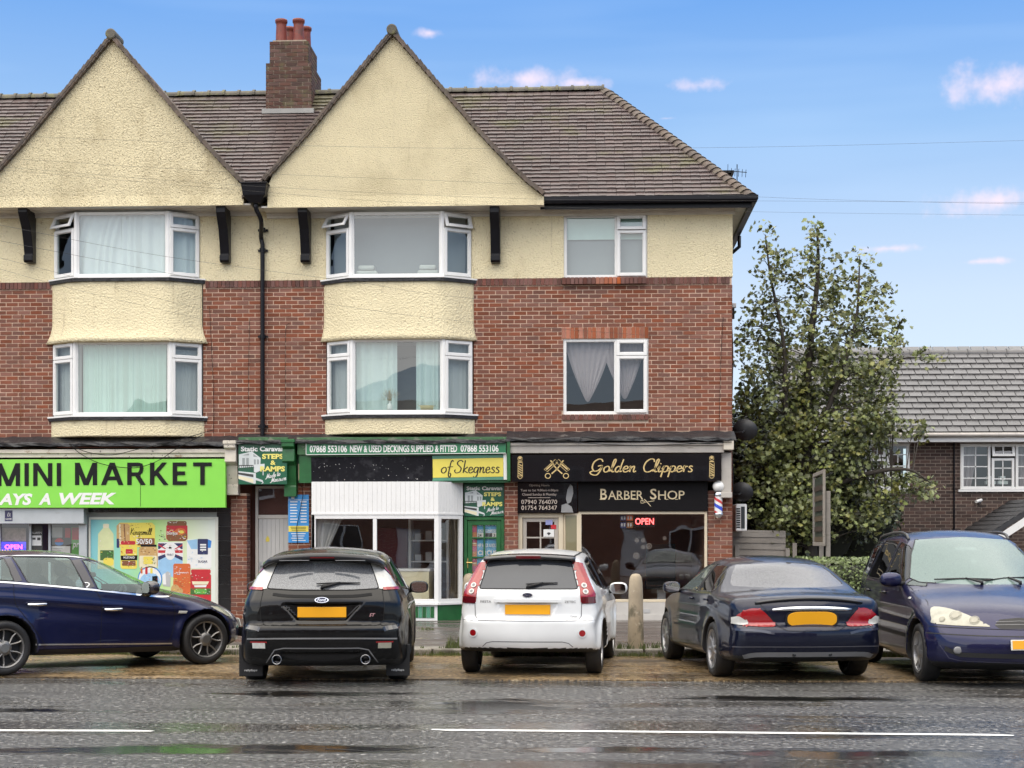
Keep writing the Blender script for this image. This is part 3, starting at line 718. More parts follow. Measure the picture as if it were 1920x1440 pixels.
# hopper and downpipe in the valley
hb=MB();hx=X(479,GY-.1);hz=P(479,346,GY-.1).z
hb.add([(hx-.24,GY-.22,hz),(hx+.22,GY-.22,hz),(hx+.22,GY+.1,hz),(hx-.24,GY+.1,hz),(hx-.21,GY-.19,hz-.2),(hx+.19,GY-.19,hz-.2),(hx+.19,GY+.08,hz-.2),(hx-.21,GY+.08,hz-.2),(hx-.1,GY-.12,hz-.33),(hx+.08,GY-.12,hz-.33),(hx+.08,GY+.04,hz-.33),(hx-.1,GY+.04,hz-.33)],
       [(3,2,1,0),(0,1,5,4),(1,2,6,5),(2,3,7,6),(3,0,4,7),(4,5,9,8),(5,6,10,9),(6,7,11,10),(7,4,8,11),(8,9,10,11)])
hb.box(hx-.26,hx+.24,GY-.24,GY+.1,hz-.005,hz+.02)
hop=hb.build('rain_hopper',black_m,B,bevel=.01)
dx=X(492,F-.1);zt=hz-.3
pth=[(hx,GY-.04,zt),(hx,GY-.04,zt-.12),(hx+.06,GY+.1,zt-.3),(dx-.02,F-.12,zt-.52),(dx,F-.09,zt-.66),(dx,F-.09,ZB-.06)]
dp=MB();dp.tube(catmull(pth[:5],4)+[Vector(pth[5])],.041,10)
for py in (433,471,632,800):
    z_=P(492,py,F).z;dp.lathe([(.041,-.035),(.056,-.035),(.056,.035),(.041,.035)],10,Matrix.Translation((dx,F-.09,z_)));dp.box(dx-.09,dx+.09,F-.06,F-.03,z_-.02,z_+.02)
dp.build('downpipe',black_m,B,smooth=False)
# ---------------------------------------------------------------- chimney
CY=30.1
cx0,cx1=P(498.5,170,CY).x,P(584,170,CY).x;cu0,cu1=P(504.5,100,CY).x,P(577,100,CY).x
cz0,cz1,cz2=P(540,222,CY).z-.2,P(540,119,CY).z,P(540,74,CY).z
cm=MB();cm.box(cx0+.012,cx1-.012,CY+.012,CY+1.1,cz0-.7,cz1-.01);cm.box(cu0+.012,cu1-.012,CY+.05+.012,CY+1.04,cz1-.01,cz2-.02)
cm.box(cu0+.05,cu1-.05,CY+.1,CY+.95,cz2-.02,cz2+.02)
ch=cm.build('chimney',mortar_c,B)
put_bricks(lay(cx0,cx1,cz0,cz1,[]),CY,ch,brick_c_m,70,proud=0,key=lambda q:-q[2])
put_bricks(lay(cu0,cu1,cz1,cz2,[]),CY+.05,ch,brick_c_m,40,proud=0,key=lambda q:-q[2])
sb_=MB()
for (a,b,c,d) in lay(CY+.05,CY+1.1,cz0-.45,cz1,[]):sb_.box(cx1-.05,cx1,a,b,c,d);sb_.box(cx0,cx0+.05,a,b,c,d)
for (a,b,c,d) in lay(CY+.1,CY+1.04,cz1,cz2,[]):sb_.box(cu1-.05,cu1,a,b,c,d);sb_.box(cu0,cu0+.05,a,b,c,d)
sb_.build('brick_side_field',brick_c_m,ch,kind='stuff')
fl=MB();zf=EZ+(CY-EY)/(RY-EY)*(RZ-EZ);fl.box(cx0-.06,cx1+.06,CY-.10,CY-.002,zf-.02,zf+.07)
fl.build('flashing',mat('lead_flashing',(.30,.30,.29),.5,var=.15),ch)
for (px,py,dy) in ((527.5,72,.25),(560,72,.25),(543,74,.72),(573,74,.72)):
    p=P(px,py,CY+dy);pt=MB();hgt=.46
    pt.lathe([(.001,hgt),(.10,hgt),(.098,hgt-.05),(.118,hgt),(.122,hgt-.02),(.118,hgt-.06),(.104,hgt-.07),(.100,hgt-.12),(.112,.0),(.112,-.05)],18,Matrix.Translation((p.x,CY+dy,cz2)))
    pt.build('chimney_pot',pot_m,ch,smooth=True)
# ---------------------------------------------------------------- windows
def sash(mb,T,u0,u1,v0,v1,w=.05,d0=.0,d1=.045,mi=0):
    mb.ring(T,u0,u1,v0,v1,w,d0,d1,mi);mb.ring(T,u0+w-.001,u1-w+.001,v0+w-.001,v1-w+.001,.012,d0-.012,d1-.018,mi)
def pane(T,u0,u1,v0,v1,d,parent,name='pane',m_=None):
    m=MB();m.tpoly(T,[(u0,v0),(u1,v0),(u1,v1),(u0,v1)],d);return m.build(name,m_ or pane_m,parent)
def hingeT(T,u0,u1,v1,ang):
    """a top-hung leaf: v measured down from the hinge at v1"""
    c,s=math.cos(ang),math.sin(ang)
    return lambda u,v,d:T(u,v1+(v-v1)*c-d*s*0,d*c+(v1-v)*s)
def bay_window(key,z0,z1,transom,open_l=0,open_r=0,apron=None,sill_dark=True):
    xa,xb=bayX[key];D,dxs=.33,.50
    pL,pA,pB,pR=Vector((xa,F,0)),Vector((xa+dxs,F-D,0)),Vector((xb-dxs,F-D,0)),Vector((xb,F,0))
    fr=MB();panes=[];leaves=[]
    for (p,q,kind,opn) in ((pL,pA,'s',open_l),(pA,pB,'c',0),(pB,pR,'s',open_r)):
        u=(q-p);L_=u.length;u.normalize();n=Vector((u.y,-u.x,0));T=facT(p,u,n)
        fr.ring(T,0.0,L_,z0,z1,.05,-.06,.0)
        if kind=='c':
            fr.ring(T,.045,L_-.045,z0+.045,z1-.045,.014,-.045,-.015);panes.append((T,.05,L_-.05,z0+.05,z1-.05,-.03))
        else:
            zt=z1-transom
            fr.tbox(T,.05,L_-.05,zt-.022,zt+.022,-.06,.0)
            leaves.append((T,.03,L_-.03,z0+.03,zt-.004,0));leaves.append((T,.03,L_-.03,zt+.006,z1-.03,opn))
    for p in (pA,pB):fr.lathe([(.045,z0),(.045,z1)],8,Matrix.Translation((p.x,p.y+.02,0)))
    w=fr.build('bay_window',white_m,B,bevel=.004)
    for a in panes:pane(*a,w)
    for (T,u0,u1,v0,v1,op) in leaves:
        TT=hingeT(T,u0,u1,v1,R(op)) if op else T
        m=MB();sash(m,TT,u0,u1,v0,v1);s_=m.build('sash',white_m,w,bevel=.004)
        pane(TT,u0+.045,u1-.045,v0+.045,v1-.045,.012,w)
    # sill following the bay
    def foot(off,z):return [(xa-off*1.2,F-.0,z),(xa-off*1.2,F-off*.4,z),(xa+dxs-off*.45,F-D-off,z),(xb-dxs+off*.45,F-D-off,z),(xb+off*1.2,F-off*.4,z),(xb+off*1.2,F,z)]
    def slab(o0,o1,za,zb,m_,nm):
        a,b=foot(o0,za),foot(o1,zb);n=6;m=MB()
        m.add(a+b,[tuple(range(n-1,-1,-1)),tuple(range(n,2*n))]+[(i,(i+1) % n,n+(i+1) % n,n+i) for i in range(n)]);return m.build(nm,m_,w)
    slab(.09,.09,z0-.028,z0-.001,white_m,'sill')
    if sill_dark:slab(.075,.08,z0-.085,z0-.029,lead_m,'lead_strip')
    return foot,w
def apron(foot,z0,z1,m_,flare=0.0):
    """rendered apron: rounded three-sided skirt"""
    m=MB();rows=[];zs=[z1,z1-.02]+[z1+(z0-z1)*t for t in (.35,.7,.84,.92,1.0)]
    for i,z in enumerate(zs):
        t=(z1-z)/(z1-z0);off=.035+flare*max(0,(t-.65)/.35)**2
        pts=foot(off,z);cv=[Vector(pts[0])]+catmull([Vector(pts[1]),Vector(pts[2])*.35+Vector(pts[1])*.65,Vector(pts[2])*.8+Vector(pts[1])*.2,Vector(pts[2])*.9+Vector(pts[3])*.1,(Vector(pts[2])+Vector(pts[3]))/2,Vector(pts[3])*.9+Vector(pts[2])*.1,Vector(pts[3])*.8+Vector(pts[4])*.2,Vector(pts[3])*.35+Vector(pts[4])*.65,Vector(pts[4])],4)+[Vector(pts[5])]
        rows.append(cv)
    n=len(rows[0]);vs=[p for r in rows for p in r];fs=[]
    for i in range(len(rows)-1):
        for j in range(n-1):fs.append((i*n+j,i*n+j+1,(i+1)*n+j+1,(i+1)*n+j))
    fs.append(tuple((len(rows)-1)*n+j for j in range(n)));fs.append(tuple(range(n-1,-1,-1)))
    m.add(vs,fs);return m.build('bay_apron',m_,B,smooth=True)
zc=lambda px,py:P(px,py,F-.33).z
fUL,wUL=bay_window('UL',zc(230,519),zc(230,397),.29,open_l=24)
fUR,wUR=bay_window('UR',zc(745,519),zc(745,397),.29,open_l=32,open_r=18)
fLL,wLL=bay_window('LL',zc(230,779),zc(230,640),.31)
fLR,wLR=bay_window('LR',zc(745,775),zc(745,635),.31)
apron(fUL,zc(230,640)-.01,zc(230,519)-.086,render_f,.09);apron(fUR,zc(745,635)-.01,zc(745,519)-.086,render_f,.05)
apron(fLL,zc(230,818),zc(230,779)-.086,render_f);apron(fLR,zc(745,813),zc(745,775)-.086,render_f)
def flat_window(r,du,transom,name='window',top_open=0):
    T=front(F);fr=MB();u0,u1,v0,v1=r
    fr.ring(T,u0,u1,v0,v1,.05,-.09,-.02);um=u0+du
    fr.tbox(T,um-.025,um+.025,v0+.05,v1-.05,-.09,-.02);zt=v1-transom;fr.tbox(T,um+.025,u1-.05,zt-.02,zt+.02,-.09,-.02)
    fr.ring(T,u0+.045,um-.02,v0+.045,v1-.045,.014,-.075,-.035)
    w=fr.build(name,white_m,B,bevel=.004);pane(T,u0+.05,um-.025,v0+.05,v1-.05,-.055,w)
    for (a,b,op) in ((v0+.03,zt-.004,0),(zt+.006,v1-.03,top_open)):
        TT=(lambda u,v,d:T(u,v,d-.02));TT=hingeT(TT,0,0,b,R(op)) if op else TT
        m=MB();sash(m,TT,um+.01,u1-.03,a,b);m.build('sash',white_m,w,bevel=.004);pane(TT,um+.055,u1-.075,a+.045,b-.045,.012,w)
    return w
wWU=flat_window(WU,(X(1156)-WU[0]),.30,top_open=7)
wWL=flat_window(WL,(X(1155)-WL[0]),.31)
m=MB();m.box(WU[0]-.02,WU[1]+.02,F-.045,F+.02,WU[3],WU[3]+.035);m.build('head_trim',soffit_m,B)
# rooms behind the glass
def room(x0,x1,z0,z1,m_,depth=2.6,y0=F+.20):
    r=MB();a,b=y0,y0+depth
    r.quad((x0,b,z0),(x1,b,z0),(x1,b,z1),(x0,b,z1));r.quad((x0,a,z0),(x0,b,z0),(x0,b,z1),(x0,a,z1));r.quad((x1,a,z0),(x1,b,z0),(x1,b,z1),(x1,a,z1))
    r.quad((x0,a,z0),(x1,a,z0),(x1,b,z0),(x0,b,z0));r.quad((x0,a,z1),(x1,a,z1),(x1,b,z1),(x0,b,z1));return r.build('room',m_,B)
for key,z0,z1,mm in (('UL',ZS-.1,ZE+.1,room_m),('UR',ZS-.1,ZE+.1,room_m),('LL',ZB+.2,ZS-.5,room_m),('LR',ZB+.2,ZS-.5,room_m)):
    room(bayX[key][0]-.3,bayX[key][1]+.3,z0,z1,mm)
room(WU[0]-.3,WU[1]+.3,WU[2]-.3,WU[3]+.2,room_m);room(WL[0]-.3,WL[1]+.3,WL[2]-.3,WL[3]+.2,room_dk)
# ---------------------------------------------------------------- curtains, blinds and things on the sills
def curtain(name,label,pts,z0,z1,m_,folds=9,amp=.03,gather=None,group=None,top_l=None):
    """pts: polyline (x, y) followed by the cloth; gather(t, s) shifts x by height s (0 top, 1 bottom)"""
    n=folds*6;m=MB();nz=8;vs=[]
    seg=[(Vector((a[0],a[1])),Vector((b[0],b[1]))) for a,b in zip(pts,pts[1:])];Ls=[(b-a).length for a,b in seg];tot=sum(Ls)
    for k in range(nz+1):
        s=k/nz;z=z1+(z0-z1)*s
        for i in range(n+1):
            t=i/n;tt=t if not gather else gather(t,s);d=min(max(tt,0),1)*tot
            for (a,b),L_ in zip(seg,Ls):
                if d<=L_+1e-6:break
                d-=L_
            p=a+(b-a)*(d/L_);ph=math.sin(i/6*2*math.pi*(1+.12*math.sin(i*.31))+.6*math.sin(i*.7+s))
            vs.append((p.x,p.y+amp*ph*(.6+.4*s)+.02,z))
    fs=[(k*(n+1)+i,k*(n+1)+i+1,(k+1)*(n+1)+i+1,(k+1)*(n+1)+i) for k in range(nz) for i in range(n)]
    m.add(vs,fs);o=m.build(name,m_,smooth=True);tag(o,label,'curtain' if 'curtain' in name else 'blind',group);return o
def bayline(key,back=.12,t0=0.0,t1=1.0):
    xa,xb=bayX[key];D=.33-back
    full=[Vector((xa+.08,F+.06)),Vector((xa+.5,F-D)),Vector((xb-.5,F-D)),Vector((xb-.08,F+.06))]
    L_=[(b-a).length for a,b in zip(full,full[1:])];tot=sum(L_)
    def at_(d):
        for i,l in enumerate(L_):
            if d<=l+1e-6:return full[i]+(full[i+1]-full[i])*(d/l)
            d-=l
        return full[-1]
    cut=[t0*tot];acc=0
    for l in L_[:-1]:
        acc+=l
        if t0*tot<acc<t1*tot:cut.append(acc)
    cut.append(t1*tot);return [tuple(at_(d)) for d in cut]
zUL0,zUL1=zc(230,519)+.03,zc(230,397)-.03;zLL0,zLL1=zc(230,779)+.03,zc(230,640)-.03
curtain('curtain','white curtains drawn across the upper bay above the mini market',bayline('UL',t0=.12),zUL0,zUL1,curtain_w,13,.035,gather=lambda t,s:t*(1-.10*(1-s)**2)+.10*(1-s)**2 if t<.4 else t)
curtain('vertical_blind','pale mint vertical blind in the bay above the mini market sign',bayline('LL',t0=.22,t1=.78),zLL0,zLL1,curtain_g,20,.016)
curtain('net_curtain','grey net curtain in the left light of the mint-blind bay',bayline('LL',t0=.0,t1=.21),zLL0,zLL1,net_m,6,.012)
curtain('net_curtain','grey net curtain in the right light of the mint-blind bay',bayline('LL',t0=.79,t1=1.),zLL0,zLL1-.1,net_m,6,.012)
curtain('curtain','pale mint curtain behind the pampas vase, left part of the bay',bayline('LR',t0=.21,t1=.49),zLL0,zLL1,mat('pale_curtain',(.56,.66,.64),.9,var=.04),4,.035)
curtain('curtain','pale mint curtain behind the woven basket in the bay',bayline('LR',t0=.62,t1=.785),zLL0,zLL1,MATS['pale_curtain'],4,.035)
curtain('net_curtain','grey net curtain in the left light of the pampas bay',bayline('LR',t0=.0,t1=.2),zLL0,zLL1,net_m,4,.018)
curtain('net_curtain','grey net curtain behind the pink heart in the bay',bayline('LR',t0=.8,t1=1.),zLL0,zLL1,net_m,4,.018)
# roller blind in the upper single window
m=MB();m.box(WU[0]+.05,WU[1]-.05,F+.12,F+.125,P(1130,447,F).z,WU[3]-.03)
tag(m.build('window_sheet',mat('frosted_blind',(.60,.74,.69),.8,var=.04)),'pale mint roller blind half lowered in the upper single window','blind')
# gathered pink drapes of the lower single window
def swag(x0,x1,xt,zt,zk,label):
    m=MB();n,nz=28,12;vs=[]
    for k in range(nz+1):
        s=k/nz;z=zt+(zk-zt)*s;sq=s**1.4
        for i in range(n+1):
            t=i/n;x=x0+(x1-x0)*t;x=x+(xt+(t-.5)*.07-x)*sq
            vs.append((x,F+.16+.018*math.sin(i*1.6+k*.2),z-.02*math.sin(t*3.1)*s))
    m.add(vs,[(k*(n+1)+i,k*(n+1)+i+1,(k+1)*(n+1)+i+1,(k+1)*(n+1)+i) for k in range(nz) for i in range(n)])
    tag(m.build('curtain',curtain_p,smooth=True),label,'curtain')
zk=P(1130,745,F).z
swag(WL[0]+.04,X(1147),X(1102),WL[3]-.05,P(1130,750,F).z,'pink net drape gathered low at the left of the lower single window')
swag(X(1128),X(1210),X(1172),WL[3]-.05,P(1130,745,F).z,'pink net drape gathered at the right of the lower single window')
# pampas vase, basket, heart, folded towels
p=P(731,770,F-.20);vz=zc(745,775)+.05
v=thing('vase','white bottle vase of dried pampas grass on the bay sill','vase',(p.x,F-.20,vz))
m=MB();m.lathe([(.001,0),(.05,0),(.055,.05),(.05,.11),(.02,.14),(.018,.17),(.026,.185)],14,Matrix.Translation((p.x,F-.20,vz)));m.build('bottle',mat('white_ceramic',(.75,.75,.73),.25,var=.03),v,smooth=True)
m=MB()
for i in range(420):
    a=random.gauss(0,.55);b_=random.gauss(0,.35);h=random.uniform(.14,.27);x0,y0,z0=p.x,F-.20,vz+.17
    e=Vector((x0+math.sin(a)*h,y0+math.sin(b_)*h*.5,z0+math.cos(a)*h));e0=Vector((x0,y0,z0)).lerp(e,random.uniform(.1,.75))
    w_=Vector((random.uniform(-.012,.012),0,random.uniform(-.006,.006)));m.add([e0-w_*.2,e0+w_*.2,e+w_],[(0,1,2)])
m.build('pampas',mat('pampas_straw',(.42,.33,.19),.9,var=.2,island=.3),v,kind='stuff')
p=P(800,765,F-.20)
bk=thing('basket','low woven straw basket on the bay sill under the curtain','basket',(p.x,F-.2,vz))
m=MB();m.lathe([(.001,0),(.13,0),(.155,.1),(.15,.1),(.12,.01)],18,Matrix.Translation((p.x,F-.17,vz))@Matrix.Diagonal((1,.55,1,1)));m.build('bowl',mat('woven_straw',(.50,.43,.26),.9,bump=.8,bscale=120),bk,smooth=True)
m=MB();m.tube([(p.x-.13+.03*math.cos(a),F-.17,vz+.12+.035*math.sin(a)) for a in [i*.6 for i in range(11)]],.006,5);m.build('handle',MATS['woven_straw'],bk)
p=P(853,690,F-.1)
m=MB();hp=[(.0,-.13),(.05,-.06),(.085,.0),(.085,.045),(.05,.07),(.015,.06),(0,.035),(-.015,.06),(-.05,.07),(-.085,.045),(-.085,0),(-.05,-.06)]
m.prism([(p.x+a*.8,p.z+b_*.8) for a,b_ in hp],F-.02,F+.0);tag(m.build('heart_ornament',mat('pink_heart',(.72,.52,.50),.8),bevel=.008),'pale pink fabric heart hanging in the bay window light','ornament')
for (px,lab) in ((688,'folded pale towels on the left end of the upper bay sill'),(803,'folded pale towels on the right end of the upper bay sill')):
    p=P(px,510,F-.15);z_=zc(745,519)+.05;t_=thing('towel_pile',lab,'towels',(p.x,F-.15,z_))
    for k in range(2):
        m=MB();m.box(p.x-.19+.03*k,p.x+.19-.05*k,F-.22+.03*k,F-.02,z_+.10*k,z_+.10*(k+1)-.012);m.build('folded_towel',mat('towel',(.55,.55,.53),.95,bump=.5,bscale=60),t_,bevel=.03)
m=MB();m.box(bayX['UR'][0]+.12,bayX['UR'][1]-.12,F+.16,F+.165,ZS+.02,ZE-.05);tag(m.build('window_sheet',mat('sky_grey_sheet',(.30,.315,.335),.9,var=.05,vscale=1.5)),'added plain grey sheet behind the upper bay towels, standing in for reflected sky','blind')  # added sheet; its grey stands in for sky reflected in the pane
m=MB();m.box(WU[0]+.05,WU[1]-.05,F+.16,F+.165,WU[2]+.02,WU[3]-.03);tag(m.build('window_sheet',MATS['sky_grey_sheet']),'added grey sheet behind the upper single window, standing in for reflected sky','blind')  # another added sheet, painting in the reflected sky's grey
m=MB();m.box(bayX['LR'][0]+.9,bayX['LR'][1]-.5,F+.3,F+.305,zLL0,zLL1);tag(m.build('bay_backing',mat('dark_grey_backing',(.15,.16,.165),.9,var=.05)),'added dark grey screen between the mint curtains of the pampas bay','backing')  # added board; its grey lifts the dark gap between the curtains
# ================================================================== pen-drawn script letters for the hand-lettered signs
GLY={'o':(.40,[[(.22,.45),(.08,.35),(.05,.15),(.15,0),(.3,.05),(.36,.25),(.3,.42),(.22,.45)]]),
 'l':(.28,[[(0,.05),(.15,.4),(.25,.85),(.2,1.0),(.12,.85),(.1,.3),(.15,.02),(.28,.05)]]),
 'd':(.46,[[(.32,.35),(.2,.45),(.06,.3),(.06,.08),(.18,0),(.32,.2)],[(.40,1.0),(.34,.5),(.32,.05),(.45,.08)]]),
 'e':(.36,[[(.03,.2),(.28,.28),(.25,.43),(.13,.45),(.04,.25),(.1,.03),(.22,0),(.38,.12)]]),
 'n':(.44,[[(.02,.4),(.08,.45),(.08,.2),(.08,.0)],[(.08,.2),(.2,.42),(.3,.42),(.29,.1),(.34,0),(.44,.08)]]),
 'i':(.24,[[(.0,.2),(.08,.45),(.06,.1),(.12,0),(.24,.08)],[(.09,.62),(.12,.68)]]),
 'p':(.42,[[(.0,.2),(.1,.45),(.07,.1),(.03,-.4)],[(.08,.3),(.2,.46),(.34,.38),(.32,.12),(.2,0),(.08,.08)],[(.3,.05),(.42,.1)]]),
 'r':(.30,[[(.0,.2),(.08,.48),(.1,.3),(.1,.0)],[(.09,.25),(.18,.42),(.3,.42)]]),
 's':(.32,[[(.28,.40),(.15,.46),(.08,.36),(.2,.24),(.28,.12),(.2,0),(.05,.05)]]),
 'G':(.70,[[(.6,.8),(.5,.98),(.3,1.0),(.08,.75),(.05,.35),(.2,.08),(.42,.12),(.58,.35),(.6,.5)],[(.36,.46),(.6,.5),(.55,.1),(.4,-.22),(.12,-.2),(-.02,-.02),(.12,.08)]]),
 'C':(.60,[[(.6,.78),(.52,.98),(.32,1.0),(.1,.75),(.04,.35),(.18,.03),(.42,.02),(.6,.18)]]),
 'S':(.52,[[(.5,.86),(.35,1.0),(.15,.9),(.12,.7),(.3,.52),(.42,.35),(.35,.08),(.12,0),(-.02,.15),(.04,.26)]]),
 'k':(.40,[[(.12,1.0),(.1,.5),(.08,.0)],[(.36,.48),(.2,.34),(.1,.22),(.24,.1),(.4,0)]]),
 'g':(.40,[[(.32,.4),(.18,.46),(.05,.28),(.1,.05),(.24,.06),(.32,.3)],[(.34,.45),(.33,.1),(.3,-.2),(.18,-.36),(.05,-.28)]]),
 'f':(.34,[[(.36,.9),(.28,1.0),(.2,.8),(.15,.2),(.15,-.2),(.24,-.35),(.3,-.15),(.22,.0)],[(.02,.45),(.2,.48),(.38,.5)]]),
 'M':(.66,[[(-.25,.0),(-.15,-.1),(0,.1),(.18,.95),(.2,.3),(.24,.05),(.4,.6),(.5,.95),(.48,.3),(.52,.0),(.64,.08)]]),
 'a':(.44,[[(.32,.38),(.2,.46),(.06,.3),(.06,.08),(.18,0),(.3,.2),(.34,.44),(.32,.1),(.38,0),(.46,.08)]]),
 't':(.28,[[(.14,.85),(.11,.4),(.1,.15),(.16,0),(.28,.08)],[(0,.5),(.14,.53),(.28,.55)]]),
 'u':(.46,[[(.04,.44),(.05,.12),(.14,0),(.28,.15),(.32,.44),(.31,.1),(.36,0),(.46,.08)]]),
 'm':(.60,[[(.02,.4),(.08,.45),(.08,.0)],[(.08,.2),(.2,.42),(.27,.4),(.26,.0)],[(.26,.2),(.38,.42),(.46,.4),(.46,.05),(.58,.08)]]),
 'K':(.5,[[(.12,1.0),(.1,.5),(.06,.0)],[(.46,.95),(.25,.6),(.1,.45),(.3,.25),(.5,0)]]),' ':(.24,[])}
def script(mb,txt,T,u0,u1,vb,va,d,w,mi=0,shear=0.12,tilt=0.0,taper=True):
    tot=sum(GLY[c][0] for c in txt);sx=(u1-u0)/tot;h=va-vb;x=u0
    for c in txt:
        adv,strs=GLY[c]
        for s_ in strs:
            stroke(mb,[(x+a*sx+b*h*shear,vb+b*h+(x+a*sx-u0)*tilt) for a,b in s_],T,d,w,mi,4,taper)
        x+=adv*sx
def RC(px0,py0,px1,py1,Y):
    a,b=P(px0,(py0+py1)/2,Y),P(px1,(py0+py1)/2,Y);c,e=P((px0+px1)/2,py0,Y),P((px0+px1)/2,py1,Y)
    return a.x,b.x,e.z,c.z
def pxT(Y,px0,py0):
    """map photograph pixels on a facade-parallel plane to world, so print can be laid out by eye"""
    o=P(px0,py0,Y);kx=(P(px0+50,py0,Y).x-o.x)/50;kz_=(o.z-P(px0,py0+50,Y).z)/50
    return lambda u,v,d:Vector((o.x+(u-px0)*kx,Y-d,o.z-(v-py0)*kz_))
def rect(mb,T,a,b,c,e,d,mi):mb.tpoly(T,[(a,e),(c,e),(c,b),(a,b)],d,mi)
def ptext(mb,txt,T,a,b,c,e,d,mi=0,**kw):add_text(mb,txt,lambda u,v,dd:T(u,-v,dd),a,c,-e,-b,d,mi,**kw)
BLK={'M':[[(0,0),(0,1)],[(0,1),(.5,0)],[(.5,0),(1,1)],[(1,1),(1,0)]],'I':[[(.5,0),(.5,1)]],'N':[[(0,0),(0,1)],[(0,1),(1,0)],[(1,0),(1,1)]],'A':[[(0,0),(.5,1)],[(.5,1),(1,0)],[(.22,.30),(.78,.30)]],'R':[[(0,0),(0,1)],[(0,1),(.62,1),(.82,.9),(.86,.74),(.80,.58),(.62,.48),(0,.48)],[(.5,.48),(.98,0)]],'K':[[(0,0),(0,1)],[(.02,.38),(.88,1)],[(.3,.56),(.98,0)]],'E':[[(0,0),(0,1)],[(0,1),(.9,1)],[(0,.52),(.8,.52)],[(0,0),(.95,0)]],'T':[[(.5,0),(.5,1)],[(0,1),(1,1)]]}
def block(mb,T,txt,x0,y0,x1,y1,d,w):
    """plain heavy capitals built from bars"""
    wid={'I':.25,'M':1.2,'N':1.0,'A':1.18,'E':.88,'T':1.0,'R':1.0,'K':1.0};gap=.22;tot=sum(wid[c] for c in txt)+gap*(len(txt)-1);k=(x1-x0)/tot;x=x0
    for c in txt:
        W_=wid[c]*k;h=w/2;mx=lambda a:(x+h+a*(W_-w)) if c!='I' else x+W_/2
        for s_ in BLK[c]:
            d+=.0006;pts=[]
            for a,b in s_:
                pts.append((mx(a),y1-b*(y1-y0)))
            if len(pts)>2:pts=[(px_,min(max(py_,y0+h*.85),y1-h*.85)) for px_,py_ in pts];stroke(mb,pts,T,d,w*.85,0,1)
            else:
                (ax,ay),(bx,by)=pts
                if ay==by:
                    yy=min(max(ay,y0+w*.42),y1-w*.42);rect(mb,T,min(ax,bx)-h*(c in 'TE'),yy-w*.42,max(ax,bx)+h*(c in 'TE')*.3+(h*.7 if c=='T' else 0),yy+w*.42,d,0)
                else:
                    e=h*(1.12 if ax!=bx else 1);mb.tpoly(T,[(ax-e,ay),(ax+e,ay),(bx+e,by),(bx-e,by)],d)
        x+=W_+gap*k
# ---------------------------------------------------------------- materials of the shop fronts
green_sign=mat('green_sign_vinyl',(0.235,0.66,0.075),0.35,var=0.04)
green_paint=mat('green_gloss_paint',(0.014,0.115,0.030),0.35,var=0.2,vscale=6,stain=[((0.10,0.16,0.08),12,.64,.06,.5)])
green_old=mat('flaking_green_paint',(0.045,0.13,0.05),0.55,var=0.25,vscale=8,stain=[((0.20,0.21,0.16),(5,5,12),.56,.07,.75),((0.03,0.03,0.025),9,.62,.05,.8)])
peel=mat('peeling_white_paint',(0.62,0.57,0.48),0.6,var=0.1,vscale=6,stain=[((0.30,0.18,0.09),(5,5,9),.62,.06,.7),((0.05,0.04,0.035),13,.64,.03,.9)])
greywood=mat('pale_painted_timber',(0.46,0.43,0.39),0.6,var=0.1,vscale=5,stain=[((0.16,0.12,0.09),(2,2,24),.64,.05,.7)])
cream_p=mat('cream_frame_paint',(0.66,0.57,0.42),0.45,var=0.06)
blackv=mat('black_sign_vinyl',(0.006,0.006,0.008),0.10,var=0.1,coat=.5)
blackb=mat('flaked_black_board',(0.006,0.006,0.009),0.55,var=0.3,spec=.15,stain=[((0.5,.5,.48),22,.70,.02,.9),((0.03,.03,.035),5,.5,.2,.8)])
gold=mat('gold_lettering',(0.62,0.46,0.20),0.4,var=0.06)
offwhite=mat('print_white',(0.80,0.80,0.78),0.5,var=0.03)
inkblack=mat('print_black',(0.006,0.006,0.007),0.6,var=0.1,spec=.25)
yellow=mat('print_yellow',(0.80,0.66,0.10),0.45,var=0.04)
shopglass=glass('shop_glass',tint=(0.86,0.86,0.84),ior=2.0)
tile_blk=mat('black_wall_tile',(0.014,0.014,0.015),0.12,var=0.15,island=.3)
grout=mat('grey_grout',(0.30,0.30,0.29),0.8)
dkroom=mat('shop_interior',(0.16,0.11,0.08),0.9,var=0.15)
steel=mat('shutter_steel',(0.46,0.49,0.51),0.4,metal=.3,var=.08,vscale=4,stain=[((.25,.22,.18),(2,2,8),.62,.1,.5)])
zP=PAVE_Z
PR=0.30                                    # how far the sign zone stands out
# ---------------------------------------------------------------- ledge with flashing over the shops
def ledge(px0,px1,py,m_):
    Z=P((px0+px1)/2,py,F).z;x0,x1=X(px0),X(px1);n=int((x1-x0)/.16);m=MB();rows=[]
    for j,(y,dz) in enumerate(((F-.013,.04),(F-.10,.01),(F-PR-.06,-.09),(F-PR-.085,-.11),(F-PR-.085,-.155),(F-.013,-.15))):
        rows.append([(x0+(x1-x0)*i/n,y+random.uniform(-.012,.012)*(j in (2,3,4)),Z+dz+random.uniform(-.014,.014)*(j not in (5,))) for i in range(n+1)])
    vs=[p for r_ in rows for p in r_];N=n+1;fs=[(j*N+i,(j+1)*N+i,(j+1)*N+i+1,j*N+i+1) for j in range(5) for i in range(n)]
    m.add(vs,fs);return m.build('shop_ledge',m_,B)
ledge(-280,447,823,lead_m);ledge(448,950,818,lead_m);ledge(951,1376,813,lead_m)
m=MB();a=RC(-280,845,424,862,F-PR);m.box(a[0],a[1],F-PR,F,a[2],a[3]);m.box(a[0],a[1],F-PR-.03,F-PR,a[3]-.05,a[3]+.02);m.build('shop_cornice',peel,B,bevel=.006)
